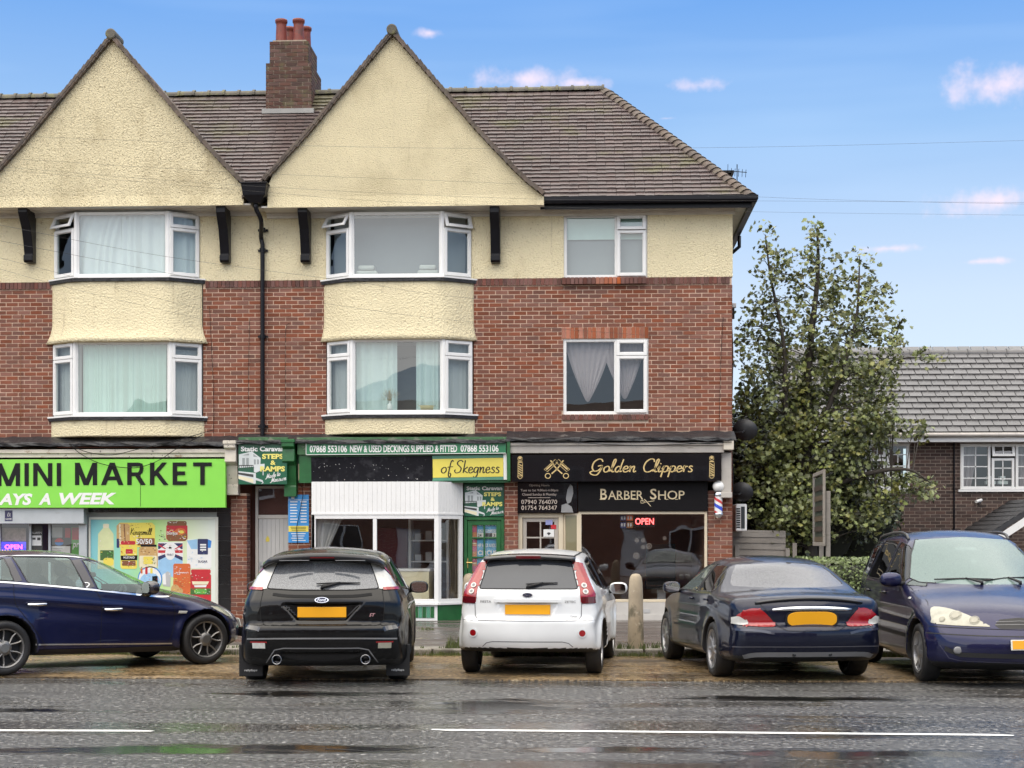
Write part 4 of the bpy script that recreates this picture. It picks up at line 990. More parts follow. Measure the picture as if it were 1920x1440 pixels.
m=MB();a=RC(557,822,950,852,F-PR);m.box(a[0],a[1],F-PR+.02,F,a[2],a[3]);m.box(a[0],a[1],F-PR-.05,F-PR+.02,a[3]-.07,a[3]+.02);m.build('shop_cornice',green_old,B,bevel=.006)
m=MB();a=RC(448,822,540,831,F-PR);m.box(a[0],a[1],F-PR-.04,F,a[2],a[3]+.02);m.build('shop_cornice',green_old,B,bevel=.006)
m=MB();a=RC(953,831,1358,849,F-PR);m.box(a[0],a[1],F-PR,F,a[2],a[3]);m.box(a[0],a[1],F-PR-.03,F-PR,a[3]-.04,a[3]+.01);m.build('shop_cornice',greywood,B,bevel=.006)
# header wall behind the signs and piers of brick between the shops
def pier(px0,px1,py_top,name='pier',n=30,y=F):
    Zt=P((px0+px1)/2,py_top,y).z;a,b=P(px0,1000,y).x,P(px1,1000,y).x
    m=MB();m.box(a+.006,b-.006,y,y+.3,zP,Zt);o=m.build('brick_pier',mortar_m,B)
    put_bricks(lay(a,b,zP,Zt,[]),y,o,brick_m,n,proud=.010)
    sb2=MB()
    for (p,q,c,d) in lay(y,y+.3,zP,Zt,[]):sb2.box(b-.03,b+.004,p,q,c,d);sb2.box(a-.004,a+.03,p,q,c,d)
    sb2.build('brick_return',brick_s_m,o,kind='stuff');return o
pier(433,463,925,n=24);pier(541,583,900,n=24);pier(946,971,900,n=20);pier(1327,1373,920,n=40)
m=MB();a=RC(-280,845,1372,905,F);m.box(a[0],a[1],F+.05,F+.2,a[2]+.0,ZB-.26);m.build('header_beam',dkroom,B)
# ---------------------------------------------------------------- mini market
GS=F-PR-.05
sg=thing('shop_sign','bright green MINI MARKET sign board with black and white lettering','sign',tuple(P(100,950,GS)))
T=pxT(GS,200,905)
m=MB();z0,z1=T(0,952,0).z,T(0,861,0).z;m.box(T(-330,0,0).x,T(422,0,0).x,GS,GS+.10,z0,z1);m.build('panel',green_sign,sg,bevel=.004)
m=MB()
block(m,T,'MINI',-6,868,115,911,.004,8.2);m.build('word',inkblack,sg);m=MB();block(m,T,'MARKET',140.5,867.5,397,909.5,.004,8.4);m.build('word',inkblack,sg)
for txt,x0,x1,y0,y1 in (('AYS',-4,60.5,925,947),('A',72,95,924.5,946.5),('WEEK',111,218.5,924,946),('7 D',-62,-8,925,947)):
    m=MB();ptext(m,txt,T,x0,y0,x1,y1,.004,bold=.04,shear=.22);m.build('slogan_word',offwhite,sg)
m=MB();rect(m,T,263,878,263.8,950,.003,0);m.build('crack',inkblack,sg)
m=MB();rect(m,T,-330,857,422,861,-.05,0);m.build('sign_top_trim',soffit_m,sg)
# white console bracket at the end of the sign
def console(px0,px1,py0,py1,m_,Y=F):
    a=RC(px0,py0,px1,py1,Y-.15);xm=(a[0]+a[1])/2;w=(a[1]-a[0])/2;h=a[3]-a[2]
    prof=[(F,a[3]),(F-PR-.12,a[3]),(F-PR-.12,a[3]-.12*h),(F-PR-.04,a[3]-.16*h),(F-PR-.06,a[3]-.38*h),(F-PR+.06,a[3]-.45*h),(F-.16,a[3]-.8*h),(F-.17,a[3]-.83*h),(F-.17,a[2]),(F,a[2])]
    m=MB();n_=len(prof)
    m.add([(xm-w,y,z) for y,z in prof]+[(xm+w,y,z) for y,z in prof],[tuple(range(n_)),tuple(range(2*n_-1,n_-1,-1))]+[(i,n_+i,n_+(i+1) % n_,(i+1) % n_) for i in range(n_)])
    m.box(xm-w-.015,xm+w+.015,F-PR-.14,F,a[3]-.05,a[3]+.012);return m.build('console_bracket',m_,B,bevel=.008)
console(426,447,829,928,peel);console(533,556,826,931,green_paint)
# roller shutter box, rail, dark glazing with notices
sh=thing('shutter_box','grey steel roller shutter box under the green sign','shutter',tuple(P(50,982,F-.2)))
T=pxT(F-.27,60,967);m=MB();m.box(T(-320,0,0).x,T(157,0,0).x,F-.27,F+.05,T(0,982,0).z,T(0,953,0).z);m.build('housing',steel,sh,bevel=.008)
m=MB();rect(m,T,9,957,23.5,977,.004,0);m.build('sticker',mat('navy_sticker',(.03,.03,.09),.4),sh)
m=MB();stroke(m,[(14,967),(16,961),(17.5,967),(14,968)],T,.006,.6);stroke(m,[(19,962),(19,969)],T,.006,.6);ptext(m,'HOME',T,11,971.5,22,975,.006);m.build('sticker_print',offwhite,sh)
m=MB();a=RC(150,953,165,1165,F-.03);m.box(a[0],a[1],F-.1,F+.05,zP,a[3]);m.build('shutter_rail',steel,B,bevel=.006)
TB=pxT(F-.012,290,1050);m=MB()
a=RC(165,952,433,1165,F);wl_=MB();wl_.box(a[0],a[1],F,F+.2,zP,a[3]);tw=wl_.build('tiled_wall',grout,B)
th=a[3]-.085;tme2=None
for ix in range(11):
    for iz in range(9):
        x1=a[1]-ix*.262;z1=th-iz*.262
        if z1-.25<zP:continue
        if ix>0 and 0<=iz and x1<X(411):continue
        x0=max(x1-.256,a[0])
        if tme2 is None:
            q=MB();q.box(-.5,.5,-.5,.5,-.5,.5);o=q.build('wall_tile',tile_blk,tw,world=False);tme2=o.data
        else:o=link('wall_tile',tme2,tw)
        o.location=Vector(((x0+x1)/2,F-.002,z1-.128))-wloc(tw);o.scale=(x1-x0,.02,.256)
for ix in range(11):
    x1=a[1]-ix*.262;x0=max(x1-.257,a[0])
    if x1-x0>.02:
        o=link('wall_tile',tme2,tw);o.location=Vector(((x0+x1)/2,F-.002,(th+a[3])/2+.002))-wloc(tw);o.scale=(x1-x0,.02,a[3]-th-.004)
# entrance glazing
m=MB();a=RC(-280,983,150,1165,F+.1);m.box(a[0],a[1],F+.6,F+.7,zP,a[3]+.3);m.build('shop_back',dkroom,B)
m=MB();T=front(F+.1);fr=steel
for px0,px1 in ((-120,-8),(-6,56),(88,150)):m.ring(T,X(px0),X(px1),zP+.02,a[3]+.05,.045,-.03,.03)
w_=m.build('shop_window',fr,B,bevel=.004)
for px0,px1 in ((-120,-8),(-6,56),(88,150)):pane(T,X(px0)+.04,X(px1)-.04,zP+.06,a[3]+.02,0,w_,m_=shopglass)
T=pxT(F+.12,60,1020)
def flatposter(name,label,cat,T,x0,y0,x1,y1,m_,d=.0,extra=None,group=None):
    o=thing(name,label,cat,tuple(T((x0+x1)/2,y1,d)),group)
    m=MB();rect(m,T,x0,y0,x1,y1,d,0);m.tprism(T,[(x0,y1),(x1,y1),(x1,y0),(x0,y0)],d-.006,d-.001,0);m.build('sheet',m_,o)
    for (nm,mm,fn) in (extra or []):
        q=MB();fn(q);q.build(nm,mm,o)
    return o
red=mat('print_red',(.52,.02,.03),.45);blue=mat('print_blue',(.03,.22,.62),.45);navy=mat('print_navy',(.02,.025,.10),.45);paleblue=mat('print_pale_blue',(.32,.55,.78),.45);dgrey=mat('print_dark_grey',(.05,.05,.05),.5);orange=mat('print_orange',(.62,.13,.03),.5);brown=mat('print_brown',(.22,.09,.03),.5);tan=mat('print_tan',(.58,.36,.14),.5);pgreen=mat('print_green',(.10,.40,.06),.5);dgreen=mat('print_dark_green',(.05,.13,.03),.5);oil=mat('print_oil',(.66,.70,.38),.5);pgrey=mat('print_grey',(.45,.45,.45),.5);lime=mat('print_lime',(.45,.72,.22),.5);teal=mat('print_teal',(.22,.58,.62),.5);cream_pr=mat('print_cream',(.78,.72,.50),.5)
flatposter('alarm_poster','dark narrow alarm notice in the mini market window','notice',T,57.5,984,80,1050,dgrey,extra=[
    ('white_block',offwhite,lambda q:(rect(q,T,59,1004,78,1023,.004,0),ptext(q,'ALARM',T,59,997,78,1001,.004))),('print_mark',dgrey,lambda q:(rect(q,T,61,1008,67,1012,.006,0),rect(q,T,70,1008,76,1013,.006,0))),('warning',red,lambda q:(q.tpoly(T,[(62,1046),(75,1046),(68.5,1030)],.004)))])
flatposter('drinks_poster','dark fizzy drink poster with round red and blue emblem in the shop window','poster',T,93,988,133,1022,dgrey,extra=[
    ('emblem_red',red,lambda q:q.tpoly(T,[(111+8*math.cos(a),1016-abs(7*math.sin(a))) for a in [i*math.pi/10 for i in range(11)]],.004)),('emblem_blue',blue,lambda q:q.tpoly(T,[(111+8*math.cos(a),1017+6*math.sin(a)) for a in [i*math.pi/10 for i in range(11)]],.004)),('photo',pgrey,lambda q:rect(q,T,98,989,117,1008,.003,0)),('photo_red',red,lambda q:rect(q,T,122,990,132,1008,.003,0))])
flatposter('drinks_poster','green drink poster lettered pr beside the shutter rail','poster',T,134,988,150,1050,pgreen,extra=[('lettering',offwhite,lambda q:ptext(q,'pr',T,136,1018,149,1030,.004,shear=.2,bold=.02)),('top',red,lambda q:rect(q,T,135,989,149,1012,.003,0))])
flatposter('notice','white landscape notice under the drink posters in the shop window','notice',T,93,1024,132,1050,offwhite,d=.012,extra=[('lines',pgrey,lambda q:[rect(q,T,95,1028+4*i,118-3*i,1029.2+4*i,.016,0) for i in range(4)])])
nb=thing('neon_sign','small OPEN Welcome light sign with blue surround in the mini market window','neon sign',tuple(T(24,1041,0)))
m=MB();m.tprism(T,[(-14,1041),(48,1041),(48,1016),(-14,1016)],-.02,.0);m.build('panel',mat('neon_blue_panel',(.02,.02,.3),.4,emit=(.06,.05,.9),estr=.9),nb)
m=MB();ptext(m,'OPEN',T,9,1021,42,1029.5,.006,bold=.03);m.build('open_lettering',mat('neon_red',(.8,.05,.1),.4,emit=(1,.10,.22),estr=2.2),nb)
m=MB();ptext(m,'Welcome',T,4,1031,47,1038.5,.006,bold=.025);m.build('welcome_lettering',mat('neon_amber',(.8,.4,.1),.4,emit=(1,.42,.16),estr=1.8),nb)
flatposter('display_photo','pale product pictures above the OPEN Welcome sign','poster',T,-14,990,48,1015,mat('photo_print',(.34,.24,.22),.5,var=.5,vscale=14),d=-.02)
# the groceries poster
gp_=thing('groceries_poster','large framed groceries poster on the black tiled shop wall','poster',tuple(P(290,1125,F-.05)))
Tg=pxT(F-.03,288,1050);g0=lambda cx,cy:(150+cx/6.857,950+cy/6.857)
m=MB()
x0,y0,x1,y1=166.5,969.5,409,1150
for (a,b,c,e) in ((x0,y0,x1,y0+4.5),(x0,y1-4,x1,y1),(x0,y0+4.5,x0+3.5,y1-4),(x1-5,y0+4.5,x1,y1-4)):m.tprism(Tg,[(a,e),(c,e),(c,b),(a,b)],-.015,.018)
m.build('frame',mat('poster_frame',(.62,.62,.55),.45),gp_)
bgm=bpy.data.materials.new('poster_background');bgm.use_nodes=True;t_=bgm.node_tree;ge=t_.nodes.new('ShaderNodeNewGeometry');sp=t_.nodes.new('ShaderNodeSeparateXYZ');t_.links.new(ge.outputs['Position'],sp.inputs[0])
mr=t_.nodes.new('ShaderNodeMapRange');mr.inputs[1].default_value=Tg(168,0,0).x;mr.inputs[2].default_value=Tg(405,0,0).x;t_.links.new(sp.outputs[0],mr.inputs[0])
cr=t_.nodes.new('ShaderNodeValToRGB');cr.color_ramp.elements[0].color=(.20,.52,.58,1);cr.color_ramp.elements[1].color=(.72,.76,.70,1)
for p_,c_ in ((.25,(.30,.66,.50,1)),(.5,(.42,.70,.22,1)),(.72,(.66,.76,.45,1))):
    e_=cr.color_ramp.elements.new(p_);e_.color=c_
t_.links.new(mr.outputs[0],cr.inputs[0]);t_.links.new(cr.outputs[0],t_.nodes['Principled BSDF'].inputs['Base Color'])
m=MB();rect(m,Tg,x0+3,y0+4,x1-4,y1-4,0,0);m.build('sheet',bgm,gp_)
def C(pts):return [g0(a,b) for a,b in pts][::-1]
def prt(name,items):
    q=MB();ms=[]
    for (mm,pts,d) in items:
        if mm not in ms:ms.append(mm)
        q.tpoly(Tg,C(pts),d,ms.index(mm))
    q.build(name,ms,gp_);return q
def rr(x0,y0,x1,y1,r=20):return [(x0+r,y0),(x1-r,y0),(x1,y0+r),(x1,y1-r),(x1-r,y1),(x0+r,y1),(x0,y1-r),(x0,y0+r)]
def circ(cx,cy,rx,ry,a0=0,a1=6.283,n=20):return [(cx+rx*math.cos(a0+(a1-a0)*i/n),cy+ry*math.sin(a0+(a1-a0)*i/n)) for i in range(n)]
prt('oil_bottle_print',[(oil,[(300,270),(370,270),(430,350),(440,800),(225,800),(232,350)],.002),(cream_pr,rr(295,220,372,275,8),.003),(dgreen,rr(258,560,432,690,6),.003),(yellow,rr(300,660,430,760,20),.004)])
prt('bread_print',[(yellow,rr(470,205,965,520,40),.002),(tan,rr(470,215,640,500,30),.0025),(brown,rr(740,405,960,500,6),.003),(cream_pr,[(500,225),(520,225),(530,480),(510,480)],.003),(brown,[(560,225),(575,225),(590,480),(575,480)],.003),(navy,rr(470,410,505,530,8),.003)])
prt('mustard_jar_print',[(yellow,rr(520,480,735,800,20),.004),(red,rr(525,440,712,490,12),.005),(inkblack,[(522,630),(740,625),(735,690),(528,690)],.005),(red,rr(588,545,680,605,4),.005),(brown,rr(540,695,715,760,8),.005)])
prt('peanut_jar_print',[(tan,rr(755,510,1000,800,40),.004),(inkblack,rr(780,488,985,515,6),.005),(cream_pr,rr(765,630,990,790,10),.005),(yellow,rr(815,640,940,740,10),.006)])
prt('flag_bag_print',[(offwhite,rr(1000,455,1325,900,10),.002),(paleblue,rr(1005,650,1320,900,8),.003),(navy,[(1005,470),(1120,470),(1020,545),(1005,545)],.003),(navy,[(1210,470),(1320,470),(1320,545),(1300,545)],.003),(red,rr(1005,560,1320,595,2),.003),(navy,[(1005,640),(1120,600),(1200,600),(1320,650),(1320,695),(1160,620),(1010,690)],.004),(offwhite,circ(1160,600,65,85),.005),(offwhite,[(1140,540),(1160,450),(1180,540)],.005),(red,[(1010,480),(1110,540),(1090,545),(1005,495)],.004),(red,[(1320,480),(1210,545),(1230,548),(1320,500)],.004)])
prt('salsa_jar_print',[(red,rr(1110,220,1382,442,30),.004),(brown,rr(1122,185,1372,245,16),.005),(brown,rr(1120,330,1375,440,24),.0045),(orange,circ(1290,320,70,45),.005),(yellow,circ(1305,325,34,20),.0055)])
prt('sugar_bag_print',[(offwhite,rr(1375,420,1690,790,16),.002),(paleblue,[(1375,435),(1510,418),(1510,545),(1430,545)],.003),(blue,[(1645,420),(1690,440),(1680,530),(1645,530)],.003),(navy,rr(1512,415,1645,615,6),.004)])
prt('orange_box_print',[(orange,rr(1200,732,1420,1150,16),.004),(tan,circ(1225,1060,55,60),.006),(tan,circ(1280,1085,45,45),.007)])
prt('sauce_jar_print',[(red,rr(1420,850,1685,1250,30),.004),(red,rr(1428,805,1680,860,12),.005),(cream_pr,[(1440,960),(1660,960),(1640,1000),(1450,1000)],.006),(offwhite,[(1465,1010),(1630,1005),(1620,1035),(1475,1035)],.006),(dgreen,rr(1420,1050,1680,1130,4),.006),(pgreen,rr(1470,1055,1630,1120,20),.007)])
prt('bottles_print',[(blue,circ(900,930,158,165),.005),(offwhite,circ(900,930,145,150),.006),(paleblue,circ(900,960,130,110),.0065),(red,rr(840,780,870,870,8),.007),(orange,rr(780,795,805,860,6),.007),(yellow,rr(905,790,935,860,6),.007),(inkblack,rr(930,890,1000,1000,8),.007)])
prt('carton_print',[(pgrey,[(1080,860),(1130,830),(1170,860),(1160,1030),(1070,1020)],.004),(offwhite,[(1060,880),(1100,850),(1110,1000),(1065,1000)],.005)])
q=MB();cl_ms=[offwhite,inkblack,red,yellow,brown,cream_pr,pgreen,paleblue,tan,dgreen]
for (bx0,by0,bx1,by1,pal,n_) in ((240,330,425,545,(5,0),10),(262,565,430,690,(0,3,6),16),(480,230,630,480,(4,5,8),34),(650,215,955,270,(4,1),12),(640,370,950,402,(0,8),8),(528,500,725,625,(2,0,8),20),(545,695,715,775,(4,2,0),22),(765,520,985,625,(4,5,8),36),(790,650,970,780,(9,3,5),30),(1010,700,1310,880,(0,7),26),(1125,255,1370,430,(2,3,4,0),40),(1130,190,1365,210,(0,),10),(1385,560,1680,790,(7,0),26),(1205,890,1415,1120,(3,8,4),40),(1430,880,1675,945,(4,2,0),24),(1430,1060,1670,1125,(3,2,0),24),(770,860,1030,1040,(7,1,2,0),36),(1020,300,1100,430,(1,0),16),(1010,470,1320,640,(2,0),14)):
    for _ in range(n_):
        cx_,cy_=random.uniform(bx0,bx1),random.uniform(by0,by1);w_,h_=random.uniform(4,26),random.uniform(3,10);k_r=random.uniform(-.4,.4)
        q.tpoly(Tg,C([(cx_-w_/2,cy_-h_/2),(cx_+w_/2,cy_-h_/2+k_r*6),(cx_+w_/2-2,cy_+h_/2+k_r*6),(cx_-w_/2+2,cy_+h_/2)]),.0082+random.uniform(0,.0006),random.choice(pal))
q.build('fine_print',cl_ms,gp_,kind='stuff')
m=MB();a=[g0(645,275),g0(920,360)];script(m,'Kingsmill'.replace('K','K'),lambda u,v,d:Tg(u,-v,d),a[0][0],a[1][0],-a[1][1],-a[0][1],.010,.9);m.build('bread_lettering',inkblack,gp_)
m=MB()
for txt,(c0,d0,c1,d1) in (('50/50',(720,415,930,480)),('Doritos',(1118,320,1255,360)),('SUGAR',(1519,690,1640,720)),('by Sainsbury\'s',(1235,835,1395,862)),('MUSTARD',(560,640,705,668))):
    p_,q_=g0(c0,d0),g0(c1,d1)
    if txt!='SUGAR':ptext(m,txt,Tg,p_[0],p_[1],q_[0],q_[1],.009,bold=.02)
for k in range(3):rect(m,Tg,*g0(1545,480+32*k),*g0(1622,500+32*k),.006,0)
m.build('print_lettering',offwhite,gp_)
m=MB();p_,q_=g0(1519,690),g0(1640,720);ptext(m,'SUGAR',Tg,p_[0],p_[1],q_[0],q_[1],.006,bold=.02);p_,q_=g0(1120,605),g0(1205,630);ptext(m,'FINEST',Tg,p_[0],p_[1],q_[0],q_[1],.008,bold=.01);m.build('dark_lettering',navy,gp_)
# ---------------------------------------------------------------- door in the recess, caravan sign above
m=MB();a=RC(462,905,541,1165,F);m.box(a[0]-.02,a[1]+.1,F+.55,F+.62,zP,a[3]+.1);m.build('recess_back',brick_s_m,B)
m=MB();a=RC(480,911,546,1160,F+.45);T=front(F+.45);m.ring(T,a[0],a[1],zP,a[3],.05,0,.06);zt=P(510,969,F+.45).z;m.tbox(T,a[0]+.05,a[1]-.05,zt-.035,zt+.035,0,.05);fr=m.build('side_door',soffit_m,B,bevel=.005)
pane(T,a[0]+.05,a[1]-.05,zt+.03,a[3]-.05,.02,fr,m_=shopglass)
m=MB();n=7;wd_=(a[1]-a[0]-.11)/n
for i in range(n):
    q=MB();q.tbox(T,a[0]+.055+i*wd_+.002,a[0]+.055+(i+1)*wd_-.002,zP+.02,zt-.04,.01,.03);q.build('door_board',mat('door_white',(.60,.60,.58),.35,var=.04),fr)
q=MB();q.tbox(T,a[0]+.06,a[1]-.06,zP+.02,zt-.04,.0,.018);q.build('door_leaf',mat('door_groove',(.32,.32,.31),.5),fr)
q=MB();hz_=P(490,1064,F+.4).z;q.tbox(T,a[0]+.075,a[0]+.115,hz_-.11,hz_+.11,.03,.04);q.tbox(T,a[0]+.085,a[0]+.20,hz_+.03,hz_+.05,.04,.075);q.build('handle',steel,fr,bevel=.004)
q=MB();c_=P(501.5,1010,F+.4);q.tpoly(T,[(c_.x-.035,c_.z-.055),(c_.x+.035,c_.z-.055),(c_.x+.035,c_.z),(c_.x,c_.z+.055),(c_.x-.035,c_.z)],.036);q.build('yellow_notice',yellow,fr)
house_w=mat('print_house_white',(.62,.66,.66),.5);house_g=mat('print_house_grey',(.30,.33,.33),.5);sgreen=mat('sign_dark_green',(.013,.105,.055),.3,var=.25,vscale=1.6)
def caravan_sign(label,x0,y0,x1,y1,Y):
    s=thing('caravan_sign',label,'sign',tuple(P((x0+x1)/2,y1,Y)))
    T=pxT(Y,(x0+x1)/2,(y0+y1)/2);W,H=x1-x0,y1-y0
    q=MB();q.tprism(T,[(x0,y1),(x1,y1),(x1,y0),(x0,y0)],-.03,0);q.build('panel',sgreen,s)
    U=lambda a,b:(x0+a*W,y0+b*H)
    q=MB();ptext(q,'Static Caravan',T,*U(.05,.08),*U(.955,.20),.004,bold=.035)
    script(q,'Made to',lambda u,v,d:T(u,-v,d),U(.58,0)[0],U(.86,0)[0],-U(0,.86)[1],-U(0,.74)[1],.004,W*.012,tilt=.22)
    script(q,'Measure',lambda u,v,d:T(u,-v,d),U(.68,0)[0],U(.98,0)[0],-U(0,.95)[1],-U(0,.83)[1],.004,W*.012,tilt=.16);q.build('white_lettering',offwhite,s)
    q=MB();ptext(q,'STEPS',T,*U(.49,.26),*U(.93,.385),.004,bold=.045);ptext(q,'&',T,*U(.66,.42),*U(.77,.53),.004,bold=.03);ptext(q,'RAMPS',T,*U(.45,.56),*U(.96,.69),.006,bold=.045);q.build('yellow_lettering',mat('sign_yellow',(.80,.72,.18),.4),s)
    q=MB();pl=lambda pts,d,mi:q.tpoly(T,[U(a,b) for a,b in pts][::-1],d,mi)
    pl([(.01,.27),(.28,.20),(.46,.36),(.45,.56),(.01,.60)],.002,0);pl([(.08,.295),(.22,.25),(.22,.295)],.003,1);pl([(.31,.255),(.40,.34),(.31,.33)],.003,1)
    for a in (.08,.16):pl([(a,.36),(a+.055,.36),(a+.055,.56),(a,.56)],.003,1)
    for a in (.32,.385):pl([(a,.39),(a+.04,.40),(a+.04,.52),(a,.53)],.003,1)
    pl([(.01,.53),(.31,.53),(.31,.55),(.01,.55)],.004,2)
    for i in range(8):pl([(.02+i*.04,.55),(.03+i*.04,.55),(.03+i*.04,.67),(.02+i*.04,.66)],.004,2)
    pl([(.32,.52),(.54,.50),(.54,.62),(.36,.72),(.32,.70)],.0035,0);pl([(.0,.68),(.32,.72),(.36,.73),(.36,.98),(.33,.99),(.0,.87)],.003,0);pl([(.0,.71),(.31,.76),(.31,.83),(.0,.76)],.004,2);pl([(.0,.79),(.31,.87),(.31,.97),(.0,.86)],.004,3);pl([(.50,.62),(.52,.62),(.52,.78),(.50,.78)],.004,0);pl([(.36,.84),(.50,.90),(.52,.97),(.47,1.0),(.50,.95),(.36,.90)],.004,0)
    q.build('chalet_picture',[house_w,house_g,dgrey,cream_pr],s);return s
caravan_sign('dark green Static Caravan steps and ramps sign above the recessed white door',447,831,538,908,F-PR-.02)
# alarm box and blue tide-table poster on the pier
ab=thing('alarm_box','cream burglar alarm box on the green shop pillar','alarm box',tuple(P(571,902,F-.08)))
T=pxT(F-.06,571,887);q=MB();q.tprism(T,[(562,902),(581,902),(582.5,899),(581.5,870),(560,870),(561,900)],0,.09);q.build('housing',mat('cream_plastic',(.62,.52,.34),.4),ab,bevel=.01)
q=MB();ptext(q,'Ringer',T,564,875,578,879,.095);[rect(q,T,563+k % 2,883+3.5*k,578-k % 3,884.3+3.5*k,.095,0) for k in range(4)];q.build('print',brown,ab)
m=MB();a=RC(556,853,584,905,F-.03);m.box(a[0],a[1],F-.05,F+.05,a[2],a[3]);m.build('pillar_board',green_paint,B)
T=pxT(F-.03,560,972)
bpst=flatposter('tide_table_poster','tall sky blue timetable poster with yellow stripe on the brick pier','poster',T,540.5,927.5,579,1017.5,mat('poster_blue',(.045,.27,.64),.35),extra=[
    ('yellow_stripe',yellow,lambda q:rect(q,T,541,986,578.5,997,.004,0)),
    ('white_print',offwhite,lambda q:[rect(q,T,544,940+5.4*k,558-(k % 3),941.8+5.4*k,.004,0) or rect(q,T,563+(k % 2),940+5.4*k,575,941.8+5.4*k,.004,0) for k in range(8)]+[rect(q,T,546+(k % 2)*2,1000+4.2*k,573-(k % 3)*2,1001.4+4.2*k,.004,0) for k in range(4)]+[rect(q,T,541,937,578.5,937.8,.004,0),q.tpoly(T,[(546,935),(552,935),(553,929),(547,930)],.004)]),
    ('blue_print',inkblack,lambda q:[rect(q,T,545+(k % 3),988+2.8*k,574,989+2.8*k,.006,0) for k in range(3)])])
# cable hanging over the poster
m=MB();m.tube([P(559,905,F-.25),P(566,912,F-.12),P(568,930,F-.07),P(562,960,F-.06),P(556,990,F-.06),P(558,1020,F-.05)],.006,5);tag(m.build('loose_cable',inkblack,smooth=True),'thin black cable dangling across the blue timetable poster','cable')
# ---------------------------------------------------------------- green shop: fascia boards and white bay front
T=pxT(F-PR-.035,760,841)
s=thing('decking_sign','long thin green phone-number sign about new and used deckings','sign',tuple(T(760,852,0)))
q=MB();q.tprism(T,[(573.5,851.5),(948,849.5),(948,831),(573.5,831.5)],-.02,0);q.build('panel',mat('mid_green_vinyl',(.03,.19,.085),.3,var=.1),s)
q=MB();q.tprism(T,[(573.5,852.6),(948,850.6),(948,849.5),(573.5,851.5)],-.02,.004);q.tprism(T,[(572.7,852),(573.7,852),(573.7,831),(572.7,831)],-.02,.004);q.build('edge_strip',offwhite,s)
y0_,y1_=834.6,848
for txt,a,b in (('07868 553106',580,650.5),('NEW & USED DECKINGS SUPPLIED & FITTED',656,857),('07868 553106',863.5,934.5)):q=MB();ptext(q,txt,T,a,y0_,b,y1_,.004,bold=.028);q.build('lettering',offwhite,s)
T=pxT(F-PR+.06,760,880)
q=MB();q.tprism(T,[(560,905),(956,905),(956,850),(560,850)],-.03,-.004);q.build('fascia_backing',green_paint,B)
s=thing('blank_board','flaking blank black fascia board above the white shop bay','board',tuple(T(700,903,0)))
q=MB();q.tprism(T,[(583.5,904),(811,903),(810.5,855),(583,857)],-.002,.02);q.build('panel',blackb,s)
q=MB()
for i in range(46):
    a,b=random.uniform(585,808),random.choice([random.uniform(858,901),random.uniform(895,903),random.uniform(868,880)]);w,h=random.uniform(.4,1.6),random.uniform(.4,2.2)
    q.tpoly(T,[(a,b),(a+w,b+h*.2),(a+w*.8,b+h),(a-w*.3,b+h*.7)],.0225)
q.build('paint_flakes',pgrey,s,kind='stuff')
s=thing('skegness_sign','yellow of Skegness sign with brush lettering','sign',tuple(T(877,900,0)))
q=MB();q.tprism(T,[(812,896),(943.5,894),(943.5,859),(811.5,861)],0,.03);q.build('panel',mat('sign_yellow_board',(.70,.60,.10),.4,var=.08,vscale=2),s)
q=MB();q.tprism(T,[(811,902),(944,900),(944,894.5),(812,896.5)],0,.035);q.tprism(T,[(811,861),(944,858.5),(944,853),(811,855)],0,.035);q.build('green_edge',mat('grey_green_trim',(.08,.24,.16),.4),s)
for txt,a,b in (('of',826,847),('Skegness',852.5,936)):q=MB();script(q,txt,lambda u,v,d:T(u,-v,d),a,b,-887,-863.5,.034,2.0,shear=.14);q.build('lettering',mat('brush_black',(.02,.018,.01),.4),s)
q=MB();q.tprism(T,[(944.2,900),(950.5,900),(949.8,851.5),(943.8,852)],0,.05);q.build('fascia_end_strip',white_m,B)
q=MB();q.tprism(T,[(951,902),(957,902),(956.5,824),(950.5,824)],-.02,.12);q.build('fascia_post',green_paint,B)
# white bay
Yb=F-.48
bA,bB,bC=Vector((X(584,Yb),Yb,0)),Vector((X(822,Yb),Yb,0)),Vector((X(868,F-.02),F-.02,0))
zb0,zb1,zb2,zb3=P(700,1131,Yb).z,P(700,965,Yb).z,P(700,903,Yb).z,zP
q=MB()
for p_,r_,divs in ((bA,bB,[.5]),(bB,bC,[])):
    u=r_-p_;L_=u.length;u.normalize();nn=Vector((u.y,-u.x,0));T=facT(p_,u,nn)
    q.ring(T,0,L_,zb0,zb1,.075,-.06,0)
    for dv in divs:q.tbox(T,L_*dv-.035,L_*dv+.035,zb0+.075,zb1-.075,-.06,-.003)
q.tbox(facT(bA,(0,1,0),(-1,0,0)),0,.46,zb0,zb1,-.06,0)
wb=q.build('shop_bay_window',white_m,B,bevel=.006)
for p_,r_,cuts in ((bA,bB,[0,.5,1]),(bB,bC,[0,1])):
    u=r_-p_;L_=u.length;u.normalize();nn=Vector((u.y,-u.x,0));T=facT(p_,u,nn)
    for c0,c1 in zip(cuts,cuts[1:]):pane(T,L_*c0+.04,L_*c1-.04,zb0+.07,zb1-.07,-.03,wb,m_=shopglass)
    q=MB();q.tbox(T,0,L_,zb1,zb1+.03,-.05,.012);q.tbox(T,0,L_,zb0-.03,zb0,-.05,.03);q.build('trim_rail',white_m,wb)
    q=MB();q.tbox(T,0,L_,zb1+.03,zb2,-.06,-.008);q.build('cladding_back',soffit_m,wb)
    n=27 if L_>1 else 9
    for i in range(n):
        q=MB();q.tbox(T,L_*i/n+.0018,L_*(i+1)/n-.0018,zb1+.03,zb2,-.008,0);q.build('cladding_board',white_m,wb)
